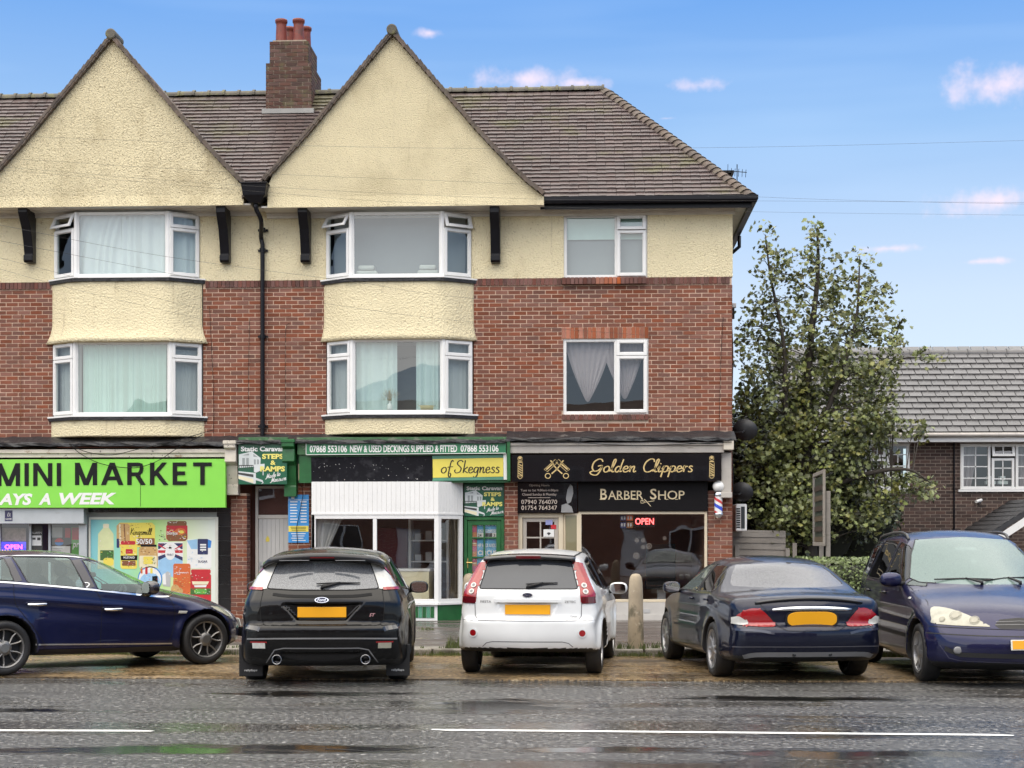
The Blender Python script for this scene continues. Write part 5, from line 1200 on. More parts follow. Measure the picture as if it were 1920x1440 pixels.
q=MB();q.add([(bA.x,Yb,zb2),(bB.x,Yb,zb2),(bC.x,bC.y,zb2),(bA.x,bC.y,zb2)],[(0,1,2,3)]);q.add([(bA.x,Yb+.01,zb0),(bB.x,Yb+.01,zb0),(bC.x,bC.y,zb0),(bA.x,bC.y,zb0)],[(0,1,2,3)]);q.build('bay_caps',white_m,wb)
u=bB-bA;L_=u.length;T=facT(bA,u,(0,-1,0));q=MB();q.tbox(T,.02,L_-.02,zb3,zb0-.03,-.06,-.02);q.build('stall_riser',white_m,wb)
for i in range(30):
    q=MB();q.tbox(T,.05+i*(L_-.12)/30,.05+(i+.9)*(L_-.12)/30,zb3+.05,zb0-.06,-.02,-.008);q.build('glazed_tile',green_paint if i % 2 else mat('pale_green_tile',(.10,.30,.20),.2),wb)
u=bC-bB;L2=u.length;u.normalize();T=facT(bB,u,Vector((u.y,-u.x,0)));q=MB();q.tbox(T,.02,L2-.02,zb3,zb0-.03,-.06,-.01);q.build('stall_riser',green_paint,wb)
# inside the bay shop: furniture seen dimly
def shop_room(x0,x1,z1,y0,depth,m_):
    r=MB();a,b=y0,y0+depth;z0=zP
    r.quad((x0,b,z0),(x1,b,z0),(x1,b,z1),(x0,b,z1));r.quad((x0,a,z0),(x0,b,z0),(x0,b,z1),(x0,a,z1));r.quad((x1,a,z0),(x1,b,z0),(x1,b,z1),(x1,a,z1));r.quad((x0,a,z1),(x1,a,z1),(x1,b,z1),(x0,b,z1));r.quad((x0,a,z0+.01),(x1,a,z0+.01),(x1,b,z0+.01),(x0,b,z0+.01));return r.build('shop_room',m_,B)
shop_room(X(586),X(868),ZB-.5,F+.1,3.4,mat('shop_wall_brown',(.26,.17,.11),.9,var=.15))
def prop(name,label,cat,parts,loc):
    o=thing(name,label,cat,loc)
    for (nm,mm,boxes) in parts:
        for b_ in boxes:
            q=MB();q.box(*b_);q.build(nm,mm,o,bevel=.01)
    return o
x_=X(775,F+.6)
prop('counter','white cloth covered counter inside the white bay shop','counter',[('top',offwhite,[(x_-.5,x_+.35,F+.2,F+1.0,.95,1.0)]),('front',cream_pr,[(x_-.48,x_+.33,F+.22,F+.98,zP+.01,.95)])],(x_,F+.6,zP))
x_=X(735,F+.9)
prop('armchair','dark red armchair inside the white bay shop','chair',[('back',mat('maroon_fabric',(.12,.02,.03),.9),[(x_-.35,x_+.25,F+1.2,F+1.4,.5,1.75)]),('seat',MATS['maroon_fabric'],[(x_-.35,x_+.25,F+.7,F+1.2,.1,.5)])],(x_,F+1,zP))
x_=X(800,F+.5)
prop('display_shelf','pale display shelf with goods inside the white bay shop','shelf',[('upright',offwhite,[(x_-.42,x_-.37,F+1.2,F+1.6,.1,2.3),(x_+.3,x_+.35,F+1.2,F+1.6,.1,2.3)]),('shelf_board',offwhite,[(x_-.37,x_+.3,F+1.2,F+1.6,z,z+.03) for z in (1.1,1.5,1.9)]),('goods',pgrey,[(x_-.3+.2*i,x_-.18+.2*i,F+1.25,F+1.5,z+.03,z+.03+.12+.1*((i*7) % 3)/2) for z in (1.1,1.5) for i in range(3)])],(x_,F+1.4,zP))
curtain('side_curtain','white net curtain pulled aside in the white bay shop window',[(X(592,F-.3),F-.35),(X(640,F-.3),F-.2)],P(600,1060,F).z,P(600,972,F).z,net_m,4,.03,gather=lambda t,s:t*(1-.8*s))
# green door with posters in the panes
caravan_sign('dim Static Caravan steps and ramps sign above the green glazed door',871,907,945,968,F+.04)
q=MB();a=RC(868,903,947,1165,F+.1);T=front(F+.1);q.box(a[0],a[1],F+.12,F+.2,P(900,968,F).z,a[3]);q.build('door_header',green_paint,B)
q=MB();a=RC(870,969,946,1165,F+.1);q.ring(T,a[0],a[1],zP,a[3],.06,-.03,.04);fr=q.build('green_door',green_paint,B,bevel=.006)
u0,u1,v0,v1=a[0]+.065,a[1]-.065,zP+.03,a[3]-.065
q=MB();sw_=.085;q.ring(T,u0,u1,v0,v1,sw_,-.03,.01);um=(u0+u1)/2;q.tbox(T,um-.014,um+.014,v0+sw_,v1-sw_,-.03,.008)
rows=[P(905,y,F+.1).z for y in (1008.5,1045,1082)]
for z in rows:q.tbox(T,u0+sw_,u1-sw_,z-.014,z+.014,-.03,.006)
q.tbox(T,u0+sw_,u1-sw_,v0+sw_,v0+.75,-.03,.004);q.build('door_leaf',green_paint,fr,bevel=.004)
zs=[v1-sw_]+rows+[v0+.75]
for i in range(4):
    for (p_,r_) in ((u0+sw_,um-.014),(um+.014,u1-sw_)):pane(T,p_,r_,zs[i+1]+.014,zs[i]-.014,-.015,fr,m_=shopglass)
q=MB();c_=P(875.5,1055,F+.06);q.tube([(c_.x,F+.085,c_.z),(c_.x,F+.03,c_.z),(c_.x+.1,F+.03,c_.z)],.012,6);q.tbox(T,c_.x-.02,c_.x+.02,c_.z-.1,c_.z+.08,.01,.018);q.build('handle',mat('brass',(.55,.38,.14),.35,metal=.8),fr)
T=pxT(F+.13,905,1010)
for i,(y0_,y1_) in enumerate(((974,1007.5),(1010,1044),(1047,1081))):
    sy=(y1_-y0_)/34
    flatposter('circus_poster',('topmost','middle','lowest')[i]+' of the three blue CIRCUS posters in the green door','poster',T,894.5,y0_,933,y1_,mat('circus_blue',(.10,.35,.58),.5,var=.3,vscale=9),extra=[
        ('lettering',offwhite,lambda q:(ptext(q,'CIRCUS',T,896,y0_+(3 if i==0 else 22)*sy,932,y0_+(12 if i==0 else 31)*sy,.004,bold=.03),ptext(q,'SKEGNESS' if i!=1 else 'HIP ROCK N ROLL',T,896,y0_+(19 if i==0 else 9)*sy,932,y0_+(24 if i==0 else 16)*sy,.004,bold=.02),rect(q,T,895,y0_+25*sy,933,y1_,.003,0) if i==0 else None)),
        ('dates',dgrey,lambda q:(ptext(q,'24',T,896,y0_+27*sy,903,y0_+33*sy,.006,bold=.03),ptext(q,'31',T,925,y0_+27*sy,932,y0_+33*sy,.006,bold=.03),rect(q,T,910,y0_+26*sy,923,y0_+33*sy,.006,0)) if i!=1 else rect(q,T,0,0,.01,.01,0,0))])
    flatposter('sunset_poster',('topmost','middle','lowest')[i]+' of the narrow orange and pink posters in the green door','poster',T,880,y0_,894,y1_,mat('poster_orange',(.60,.25,.12),.5,var=.2,vscale=12),extra=[('pink_band',mat('print_pink',(.45,.10,.18),.5,var=.3,vscale=20),lambda q:(rect(q,T,880.3,y0_+14*sy,893.5,y0_+24*sy,.004,0),rect(q,T,880.3,y0_+2*sy,893.5,y0_+7*sy,.004,0))),('pale_band',cream_pr,lambda q:rect(q,T,880.3,y0_+8*sy,893.5,y0_+10*sy,.004,0))])
# ---------------------------------------------------------------- barber
T=pxT(F-PR+.02,1150,876)
s=thing('barber_fascia','glossy black Golden Clippers fascia sign with gold script','sign',tuple(T(1150,902,0)))
q=MB();q.tprism(T,[(958.5,903),(1351.5,901.5),(1351.5,851),(958.5,852.5)],-.04,0);q.build('panel',blackv,s)
q=MB();TT=lambda u,v,d:T(u,-v,d)
script(q,'Golden',TT,1107,1192,-885,-861,.004,2.4,shear=.22);q.build('script_lettering',gold,s);q=MB();script(q,'Clippers',TT,1204,1298,-885,-861,.004,2.4,shear=.22);q.build('script_lettering',gold,s)
def scissors(q,cx,cy,k,d):
    for sg_ in (-1,1):
        stroke(q,[(cx+sg_*12*k,cy-16*k),(cx+sg_*2*k,cy-2*k),(cx-sg_*10*k,cy+9*k)],T,d,2.4*k,0,3)
        stroke(q,[(cx-sg_*17*k+5.0*k*math.cos(a),cy+13*k+4.6*k*math.sin(a)) for a in [i*.7 for i in range(10)]],T,d,1.5*k,0,3)
q=MB();scissors(q,1044,879,1.0,.004)
for sg_ in (-1,1):stroke(q,[(1044+sg_*24,880),(1044+sg_*3,861),(1044-sg_*2,866),(1044+sg_*18,884),(1044+sg_*24,880)],T,.004,.9,0,1);stroke(q,[(1044+sg_*20,880),(1044+sg_*6,868)],T,.004,2.6,0,1)
q.build('clipper_emblem',gold,s)
for cx in (974.5,1334):
    q=MB();stroke(q,[(cx+4.2*math.cos(a),859.5+4.2*math.sin(a)) for a in [i*.6 for i in range(11)]],T,.004,1.0,0,2);q.tpoly(T,[(cx+3*math.cos(a),858.5+2.5*math.sin(a)) for a in [6.28-i*.6 for i in range(10)]],.004)
    stroke(q,[(cx-4.5,866),(cx+4.5,866)],T,.004,2,0,1);stroke(q,[(cx-4,868),(cx-4,892)],T,.004,.9,0,1);stroke(q,[(cx+4.6,868),(cx+4.6,892)],T,.004,.9,0,1);stroke(q,[(cx-5,893),(cx,897.5),(cx+5,893)],T,.004,1.1,0,3);stroke(q,[(cx-5,892),(cx+5,892)],T,.004,1.2,0,1)
    for k in range(5):stroke(q,[(cx-3.4,869+4.4*k),(cx+3.8,873.5+4.4*k)],T,.004,1.7,0,1)
    q.build('pole_emblem',gold,s)
T=pxT(F-.06,1205,930)
s=thing('barber_sign','black BARBER SHOP board with gold capitals above the shop window','sign',tuple(T(1205,958,0)))
q=MB();q.tprism(T,[(1083.5,958),(1327,958),(1327,903),(1083.5,903)],-.06,0);q.build('panel',mat('matt_black_board',(.006,.005,.006),.5,var=.2,spec=.15),s)
cream_l=mat('pale_gold_lettering',(.72,.60,.38),.4);q=MB()
ptext(q,'B',T,1125.5,916.5,1138,936.5,.004,bold=.012);ptext(q,'ARBER',T,1140,920,1206,936.5,.004,bold=.004);ptext(q,'S',T,1219,916.5,1231,936.5,.004,bold=.012);ptext(q,'HOP',T,1234,920,1283.5,936.5,.004,bold=.004)
for x_ in (1125,1131,1154,1160,1171,1187,1193,1235,1249,1267):rect(q,T,x_-1,935.8,x_+4,936.8,.0045,0)
stroke(q,[(1206,940),(1202,938),(1202,943),(1207,943),(1208,940),(1204,938)],T,.004,.9,0,3);stroke(q,[(1207,942),(1214,941),(1227,939)],T,.004,1.0,0,3);stroke(q,[(1208,936),(1213,941),(1220,949)],T,.004,1.4,0,3);q.build('lettering',cream_l,s)
T=pxT(F-.03,1027,933)
s=thing('opening_hours_board','black opening hours and phone board above the barber door','sign',tuple(T(1027,962,0)))
q=MB();q.tprism(T,[(970.5,961.5),(1082.5,961.5),(1082.5,904),(970.5,904)],-.04,0);q.build('panel',blackv,s)
q=MB();ptext(q,'Opening Hours',T,992,907.5,1030,913,.004);ptext(q,'Tues to Sat 9.00am-6.00pm',T,976,917,1046.5,922.5,.004,bold=.006);ptext(q,'Closed Sunday & Monday',T,979,924.5,1043.5,930.5,.004,bold=.006);rect(q,T,990,932.8,1032,933.6,.004,0);ptext(q,'07940 764070',T,977.5,937,1044.5,945,.004);ptext(q,'01754 764347',T,977.5,948,1044.5,956,.004);q.build('lettering',mat('hours_lettering',(.60,.50,.42),.4),s)
q=MB();q.tpoly(T,[(1064,945),(1070,942),(1075,925),(1074,912),(1069,908),(1064,918),(1061,935)],.003);q.tpoly(T,[(1052,961),(1075,961),(1072,950),(1062,944),(1053,947)],.003);q.build('portrait_print',mat('portrait_grey',(.26,.26,.26),.4),s)
m=MB();a=RC(1352,849,1371,923,F-.15);m.box(a[0],a[1],F-.2,F,a[2],a[3]);m.box(a[0]-.01,a[1]+.01,F-.24,F,a[2]-.10,a[2]);m.build('end_pilaster',greywood,B,bevel=.008)
m=MB();a=RC(1356,826,1372,848,F-.3);m.box(a[0],a[1]+.03,F-.38,F,a[2]+.04,a[3]);m.build('pilaster_cap',peel,B,bevel=.01)
# door in the lobby
q=MB();a=RC(971,962,1056,1165,F+.12);T=front(F+.12);q.ring(T,a[0],a[1],zP,a[3],.085,-.03,.05);fr=q.build('barber_door',cream_p,B,bevel=.006)
u0,u1,v0,v1=a[0]+.09,a[1]-.09,zP+.02,a[3]-.09;q=MB();q.ring(T,u0,u1,v0,v1,.07,-.03,.01);um=(u0+u1)/2;q.tbox(T,um-.014,um+.014,v0+.07,v1-.07,-.03,.008)
rows=[P(1013,y,F+.12).z for y in (1008,1045,1082)]
for z in rows:q.tbox(T,u0+.07,u1-.07,z-.014,z+.014,-.03,.006)
q.tbox(T,u0+.07,u1-.07,v0,v0+.7,-.03,.004);q.build('door_leaf',mat('grey_cream_paint',(.44,.40,.35),.5),fr,bevel=.004);zs=[v1-.07]+rows+[v0+.7]
for i in range(4):
    for (p_,r_) in ((u0+.07,um-.014),(um+.014,u1-.07)):pane(T,p_,r_,zs[i+1]+.014,zs[i]-.014,-.015,fr,m_=shopglass)
T=pxT(F+.10,1030,1000)
flatposter('wifi_notice','white paper notice with a wifi mark on the barber door','notice',T,1019,992.5,1039,1006.5,offwhite,extra=[('wifi_mark',dgrey,lambda q:q.tpoly(T,[(1029,1004),(1033,999.5),(1029,998),(1025,999.5)],.004))])
flatposter('door_sticker','lilac oval sticker high on the barber door glass','sticker',T,1023,975,1036,984,mat('print_lilac',(.32,.34,.62),.5))
flatposter('door_sticker','small red sticker beside the barber door frame','sticker',T,1033,984,1043,992,red)
# lobby side light, shop window and stall riser
p0,p1=Vector((X(1056,F+.1),F+.13,0)),Vector((X(1087,F),F+.0,0));u=p1-p0;L_=u.length;u.normalize();T=facT(p0,u,Vector((u.y,-u.x,0)))
zt=P(1070,962,F).z;q=MB();q.ring(T,0.01,L_-.01,zP+.35,zt,.04,-.03,.02);q.tbox(T,.01,L_-.01,zP,zP+.35,-.03,.02);fr=q.build('side_light',cream_p,B);pane(T,.05,L_-.05,zP+.39,zt-.04,0,fr,m_=glass('cream_film_glass',tint=(.8,.8,.7),ior=1.6,opacity=.75,ocol=(.30,.27,.16)))
a=RC(1085,959,1326,1129,F);T=front(F);q=MB();q.ring(T,a[0],a[1],a[2],a[3],.05,-.08,.02);fr=q.build('shop_window',cream_p,B,bevel=.006);pane(T,a[0]+.045,a[1]-.045,a[2]+.045,a[3]-.045,-.04,fr,m_=shopglass)
q=MB();q.box(a[0],a[1],F-.02,F+.1,zP,a[2]-.002);q.box(a[0],a[1],F-.035,F-.02,zP,zP+.10);q.build('stall_riser',mat('riser_white',(.52,.50,.47),.6,var=.08,vscale=4,stain=[((.3,.26,.2),3,.58,.15,.5)]),B)
q=MB();b_=RC(1206,1142,1219,1149,F-.025);q.box(b_[0],b_[1],F-.03,F-.021,b_[2],b_[3]);q.build('air_brick',pgrey,B)
shop_room(X(972),X(1326),ZB-.5,F+.15,4.2,mat('barber_wall',(.38,.21,.14),.9,var=.2,vscale=1.2))
T=pxT(F+.10,1208,977);s=thing('neon_sign','red OPEN neon sign in the barber shop window','neon sign',tuple(T(1208,988,0)))
q=MB();q.tprism(T,[(1189,988),(1229,988),(1229,967),(1189,967)],-.025,-.01);q.build('panel',inkblack,s)
q=MB();ptext(q,'OPEN',T,1191,971.5,1226,983.5,.004,bold=.012);q.build('lettering',mat('neon_red_tube',(.8,.05,.05),.4,emit=(1,.09,.09),estr=3.0),s)
T=pxT(F+.08,1180,1000)
for i,(x0_,y0_,x1_,y1_,mm,lab) in enumerate(((1163,966,1174,976,navy,'blue price card above the others in the barber window'),(1175,966,1187,976,orange,'orange price card beside the red OPEN sign'),(1163,979,1174,990,navy,'lower blue price card in the barber window'),(1175,979,1187,990,brown,'brown price card below the orange one'))):
    flatposter('price_card',lab,'card',T,x0_,y0_,x1_,y1_,mm,extra=[('print',pgrey,lambda q:(rect(q,T,x0_+1.5,y0_+2,x0_+4.5,y0_+8,.003,0),rect(q,T,x0_+6.5,y0_+2,x0_+9.5,y0_+8,.003,0)))])
for i,(px,py,rr_) in enumerate(((1194,1013,4),(1206,1013,4),(1217,1024,5.5),(1206,1026,4),(1193,1042,6),(1246,1009,3.5))):
    T_=pxT(F+.08,px,py);o=thing('round_sticker',['small round pale window sticker, first of the upper pair','small round pale window sticker, second of the upper pair','round lattice sticker at the middle of the barber window','small oval sticker beside the lattice one','spiral white sticker low in the barber window','ring sticker at the right of the barber window'][i],'sticker',tuple(T_(px,py,0)))
    q=MB();stroke(q,[(px+rr_*.8*math.cos(a),py+rr_*.8*math.sin(a)) for a in [k*.45 for k in range(15)]],T_,0,rr_*.4,0,1);q.tpoly(T_,[(px+rr_*.4*math.cos(-a),py+rr_*.4*math.sin(-a)) for a in [k*.7 for k in range(9)]],0);q.build('print',mat('faded_sticker',(.20,.17,.15),.5),o)
x_=X(1240,F+1.4)
prop('barber_chair','dark barber chair inside the barber shop','chair',[('backrest',inkblack,[(x_-.28,x_+.28,F+1.6,F+1.72,.75,1.45)]),('seat',inkblack,[(x_-.3,x_+.3,F+1.1,F+1.6,.6,.75)]),('base',steel,[(x_-.08,x_+.08,F+1.3,F+1.42,.1,.6)])],(x_,F+1.4,zP))
# barber pole on the pier
c_=P(1347,940,F-.16);s=thing('barber_pole','red, white and blue striped barber pole with white globe on the brick pier','barber pole',(c_.x,F-.02,c_.z))
M0=Matrix.Translation((c_.x,F-.16,0));Zp=lambda py:P(1347,py,F-.16).z
q=MB();r_=.072;zt,zb_=Zp(930),Zp(962);n,nz=24,28;vs=[];
for k in range(nz+1):
    for j in range(n):vs.append((c_.x+r_*math.cos(2*math.pi*j/n),F-.16+r_*math.sin(2*math.pi*j/n),zb_+(zt-zb_)*k/nz))
for k in range(nz):
    for j in range(n):
        ph=(j/n*1.0+k/nz*1.25) % 1.0;mi=0 if ph<.28 else 1 if ph<.5 else 2 if ph<.72 else 1
        q.add([vs[k*n+j],vs[k*n+(j+1) % n],vs[(k+1)*n+(j+1) % n],vs[(k+1)*n+j]],[(0,1,2,3)],mi)
q.build('striped_drum',[mat('pole_blue',(.04,.09,.62),.2),mat('pole_white',(.8,.8,.8),.2),mat('pole_red',(.62,.05,.06),.2)],s)
chrome=mat('chrome',(.72,.73,.75),.12,metal=1.0,var=.02)
q=MB();q.lathe([(.001,zt+.075),(.06,zt+.075),(.075,zt+.06),(.085,zt+.03),(.085,zt),(.074,zt-.005)],20,M0);q.lathe([(.074,zb_+.005),(.086,zb_),(.086,zb_-.03),(.07,zb_-.055),(.04,zb_-.10),(.001,zb_-.11)],20,M0);q.box(c_.x-.03,c_.x+.03,F-.16,F-.005,zt+.02,zt+.05);q.box(c_.x-.03,c_.x+.03,F-.16,F-.005,zb_-.04,zb_-.01);q.build('caps',chrome,s,smooth=True)
q=MB();q.lathe([(.001,.105)]+[(.105*math.sin(a),.105*math.cos(a)) for a in [i*math.pi/14 for i in range(1,14)]]+[(.001,-.105)],20,Matrix.Translation((c_.x,F-.16,zt+.17)));q.build('globe',mat('globe_white',(.82,.82,.80),.2),s,smooth=True)
# drooping cables on the ledges
for i,pts in enumerate(([(130,832),(150,850),(185,868),(225,876),(262,876),(300,862),(330,842),(380,815)],[(130,834),(165,848),(210,853),(260,842),(330,826),(400,806)],[(980,826),(1040,822),(1085,828),(1092,820),(1150,826),(1240,828),(1330,832),(1372,824)],[(960,830),(1060,828),(1130,833),(1220,835),(1372,829)])):
    q=MB();q.tube(catmull([P(a,b,F-PR-.11) for a,b in pts],4),.007,5);tag(q.build('drooping_cable',inkblack,smooth=True),['black cable looping down over the green sign top edge','black cable drooping across the peeling white cornice','upper black cable lying along the barber ledge','lower black cable lying along the barber ledge'][i],'cable')
for i,(px,pts) in enumerate(((398,[(393,575),(396,640),(399,700),(401,770),(400,812)]),(468,[(468,598),(467,640),(466,720),(466,800)]),(535,[(543,606),(536,616),(535,680),(535,800)]),(1350,[(1356,595),(1352,660),(1350,740),(1348,808)]),(40,[(40,590),(39,700),(39,800)]))):
    q=MB();q.tube(catmull([P(a,b,F-.03) for a,b in pts],3),.0042,5);tag(q.build('wall_cable',MATS['print_brown'] if i==4 else inkblack,smooth=True),['black cable running down beside the left bay','thin cable on the brickwork left of the downpipe','thin cable on the brickwork right of the downpipe','thin cable down the brickwork near the parade corner','brown cable down the far left brickwork'][i],'cable')
# ================================================================== neighbouring dark brick house
dk_brick=mat('dark_brick',(0.070,0.041,0.033),0.8,var=0.2,vscale=2,bump=.3,bscale=80,island=0.42,bdist=.004)
dk_mortar=mat('brown_mortar',(0.30,0.245,0.20),0.9,var=0.15)
slate_m=mat('grey_concrete_tile',(0.108,0.105,0.108),0.28,var=0.10,vscale=1.6,bump=.3,bscale=60,island=0.10,stain=[((0.50,0.50,0.48),9,0.69,0.03,0.8),((0.05,0.05,0.045),6,0.64,0.06,0.7)])
HYn=35.2;hx0,hx1=P(1478,900,HYn).x,P(2250,900,HYn).x;hEY=HYn-.38;hEZ=P(1800,811,hEY).z;hRY=37.6;hRZ=P(1800,662,hRY).z
N_=thing('brick_house','low dark brick house with grey tiled roof behind the tree','house',((hx0+hx1)/2,HYn,0))
WA=(P(1800,880,HYn).x,P(1960,880,HYn).x,P(1850,918,HYn).z,P(1850,832,HYn).z);WBn=(P(1590,880,HYn).x,P(1705,880,HYn).x,P(1650,917,HYn).z,P(1650,831,HYn).z)
m=MB()
for (a,b,c,d) in wall_cells(hx0,hx1,-.05,hEZ+.1,[WA,WBn]):m.box(a,b,HYn,HYn+.25,c,d)
nw_=m.build('brick_wall',dk_mortar,N_)
nb_=lay(hx0,hx1,.0,hEZ-.0,[WA,WBn])
put_bricks(nb_,HYn,nw_,dk_brick,300,key=lambda q:abs(q[0]-P(1770,900,HYn).x)+abs(q[2]-2.6)*1.2)
m=MB();m.box(hx0,hx0+.2,HYn+.25,40,-.05,hEZ);m.build('side_wall',dk_brick,N_)
rs_=MB();rs_.add([(hx0-.1,hEY,hEZ-.02),(hx1,hEY,hEZ-.02),(hx1,hRY,hRZ-.05),(hx0-.1,hRY,hRZ-.05)],[(0,1,2,3)]);rs_.add([(hx0-.1,40.4,hEZ-.02),(hx1,40.4,hEZ-.02),(hx1,hRY,hRZ-.05),(hx0-.1,hRY,hRZ-.05)],[(3,2,1,0)]);rs_.add([(hx0-.08,hEY,hEZ-.02),(hx0-.08,hRY,hRZ-.05),(hx0-.08,40.4,hEZ-.02)],[(0,1,2)]);nroof=rs_.build('roof',slate_m,N_)
L_=math.hypot(hRY-hEY,hRZ-hEZ);u_=Vector((0,hRY-hEY,hRZ-hEZ))/L_;n_=Vector((0,-u_.z,u_.y));Mt=Matrix(((1,0,0),(0,u_.y,n_.y),(0,u_.z,n_.z))).to_4x4()
t4=MB();w4=.292;t4.add([(-w4/2,0,.012),(w4/2-.012,0,.012),(w4/2-.012,0,.058),(-w4/2,0,.058),(-w4/2,.34,-.006),(w4/2-.012,.34,-.006),(w4/2-.012,.34,.018),(-w4/2,.34,.018)],[(0,1,2,3),(7,6,5,4),(3,2,6,7),(1,5,6,2),(0,3,7,4)])
nt4=bpy.data.meshes.new('roof_tile');nt4.from_pydata(t4.v,[],t4.f);nt4.materials.append(slate_m);ng=int(L_/.246);cnt=0;rest=MB();lst=[]
for i in range(ng+1):
    x=hx0+(i % 2)*.148
    while x<hx1:lst.append((x,i));x+=.297
lst.sort(key=lambda q:abs(q[0]-P(1800,750,36).x))
for k,(x,i) in enumerate(lst):
    pos=Vector((x,hEY,hEZ))+u_*(i*.246-.04)+n_*random.uniform(0,.004)
    if k<300:o=link('roof_tile',nt4,nroof);o.matrix_local=Matrix.Translation(pos-wloc(nroof))@Matrix.Rotation(random.uniform(-.008,.008),4,n_)@Mt
    else:rest.add([pos+Mt@Vector(v) for v in t4.v],t4.f)
if rest.f:rest.build('tile_field',slate_m,nroof,kind='stuff')
x=hx0;rme3=None
while x<hx1:
    if rme3 is None:o=half_round(.45,.11,.03).build('ridge_tile',slate_m,nroof,world=False);rme3=o.data
    else:o=link('ridge_tile',rme3,nroof)
    o.location=Vector((x,hRY,hRZ-.03))-wloc(nroof);x+=.452
m=MB();m.box(hx0-.1,hx1,hEY+.02,hEY+.05,hEZ-.20,hEZ-.03);m.box(hx0-.1,hx1,hEY+.05,HYn,hEZ-.20,hEZ-.17);m.build('fascia',white_m,N_)
m=MB();m.tube([(hx0-.1,hEY-.04,hEZ-.05),(hx1,hEY-.04,hEZ-.05)],.05,8);m.build('gutter',mat('pale_gutter',(.48,.45,.42),.5,var=.15,stain=[((.2,.18,.15),4,.6,.1,.6)]),N_,smooth=True)
m=MB();px_=P(1789,900,HYn-.05).x;m.tube([(px_,HYn-.04,hEZ-.2),(px_,HYn-.04,1.8),(px_-.02,HYn-.04,.1)],.018,6);m.build('waste_pipe',black_m,N_)
def geo_window(r,lights,name='window'):
    T=front(HYn);fr=MB();u0,u1,v0,v1=r;fr.ring(T,u0,u1,v0,v1,.06,-.07,.03);w=fr.build(name,white_m,N_,bevel=.005)
    q=MB();q.tbox(T,u0-.05,u1+.05,v0-.05,v0,-.02,.08);q.build('sill',white_m,w)
    for (a,b,c,d,nx,ny,op) in lights:
        a,b,c,d=u0+a*(u1-u0),u0+b*(u1-u0),v0+c*(v1-v0),v0+d*(v1-v0)
        TT=hingeT(T,a,b,d,R(op)) if op else T
        q=MB();q.ring(TT,a+.015,b-.015,c+.015,d-.015,.055,-.01,.045)
        for i in range(1,nx):x_=a+(b-a)*i/nx;q.tbox(TT,x_-.011,x_+.011,c+.06,d-.06,.008,.022)
        for i in range(1,ny):z_=c+(d-c)*i/ny;q.tbox(TT,a+.06,b-.06,z_-.011,z_+.011,.008,.022)
        q.build('sash',white_m,w);pane(TT,a+.06,b-.06,c+.06,d-.06,.012,w)
    return w
geo_window(WA,[(0,.36,0,1,2,4,0),(.36,.64,0,.70,2,3,0),(.36,.64,.70,1,2,1,14),(.64,1,0,1,2,4,0)]);geo_window(WBn,[(0,.33,0,1,2,4,0),(.33,.62,0,.68,2,3,0),(.33,.62,.68,1,2,1,0),(.62,1,0,1,2,4,0)])
for r in (WA,WBn):
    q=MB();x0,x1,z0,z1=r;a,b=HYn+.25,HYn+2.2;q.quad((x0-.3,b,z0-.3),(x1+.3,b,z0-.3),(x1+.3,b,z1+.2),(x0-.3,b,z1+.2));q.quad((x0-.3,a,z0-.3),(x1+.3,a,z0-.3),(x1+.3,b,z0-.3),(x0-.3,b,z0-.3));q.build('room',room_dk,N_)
curtain('curtain','dusky pink curtain at the left of the brick house window',[(WA[0]+.08,HYn+.15),(WA[0]+.42,HYn+.15)],WA[2],WA[3],curtain_p,4,.03,gather=lambda t,s:t*(1-.45*s**1.5))
curtain('curtain','dusky pink curtain at the right of the brick house window',[(WA[0]+1.32,HYn+.15),(WA[0]+1.66,HYn+.15)],WA[2],WA[3],curtain_p,4,.03,gather=lambda t,s:t*(1-.45*s**1.5))
for i,(px,py,w_,h_) in enumerate(((1857,905,18,6),(1880,905,18,6),(1855,897,9,9),(1879,897,10,8))):
    a=RC(px-w_/2,py-h_/2,px+w_/2,py+h_/2,HYn+.2);q=MB();q.box(a[0],a[1],HYn+.15,HYn+.3,a[2],a[3]);tag(q.build('white_box',offwhite,bevel=.006),['long white box at the lower left inside the brick house window','long white box at the lower right inside the brick house window','small white box stacked upper left in the brick house window','small white box stacked upper right in the brick house window'][i],'box','white boxes on the window sill')
p=P(1834,940,HYn-.1);s=thing('security_camera','small white security camera on the dark brick house wall','camera',(p.x,HYn,p.z));q=MB();q.tube([(p.x+.05,HYn-.01,p.z-.03),(p.x+.03,HYn-.08,p.z-.01)],.02,8);q.build('mount',white_m,s);q=MB();q.tube([(p.x+.08,HYn-.06,p.z+.03),(p.x-.06,HYn-.16,p.z-.01)],.035,10);q.build('barrel',white_m,s)
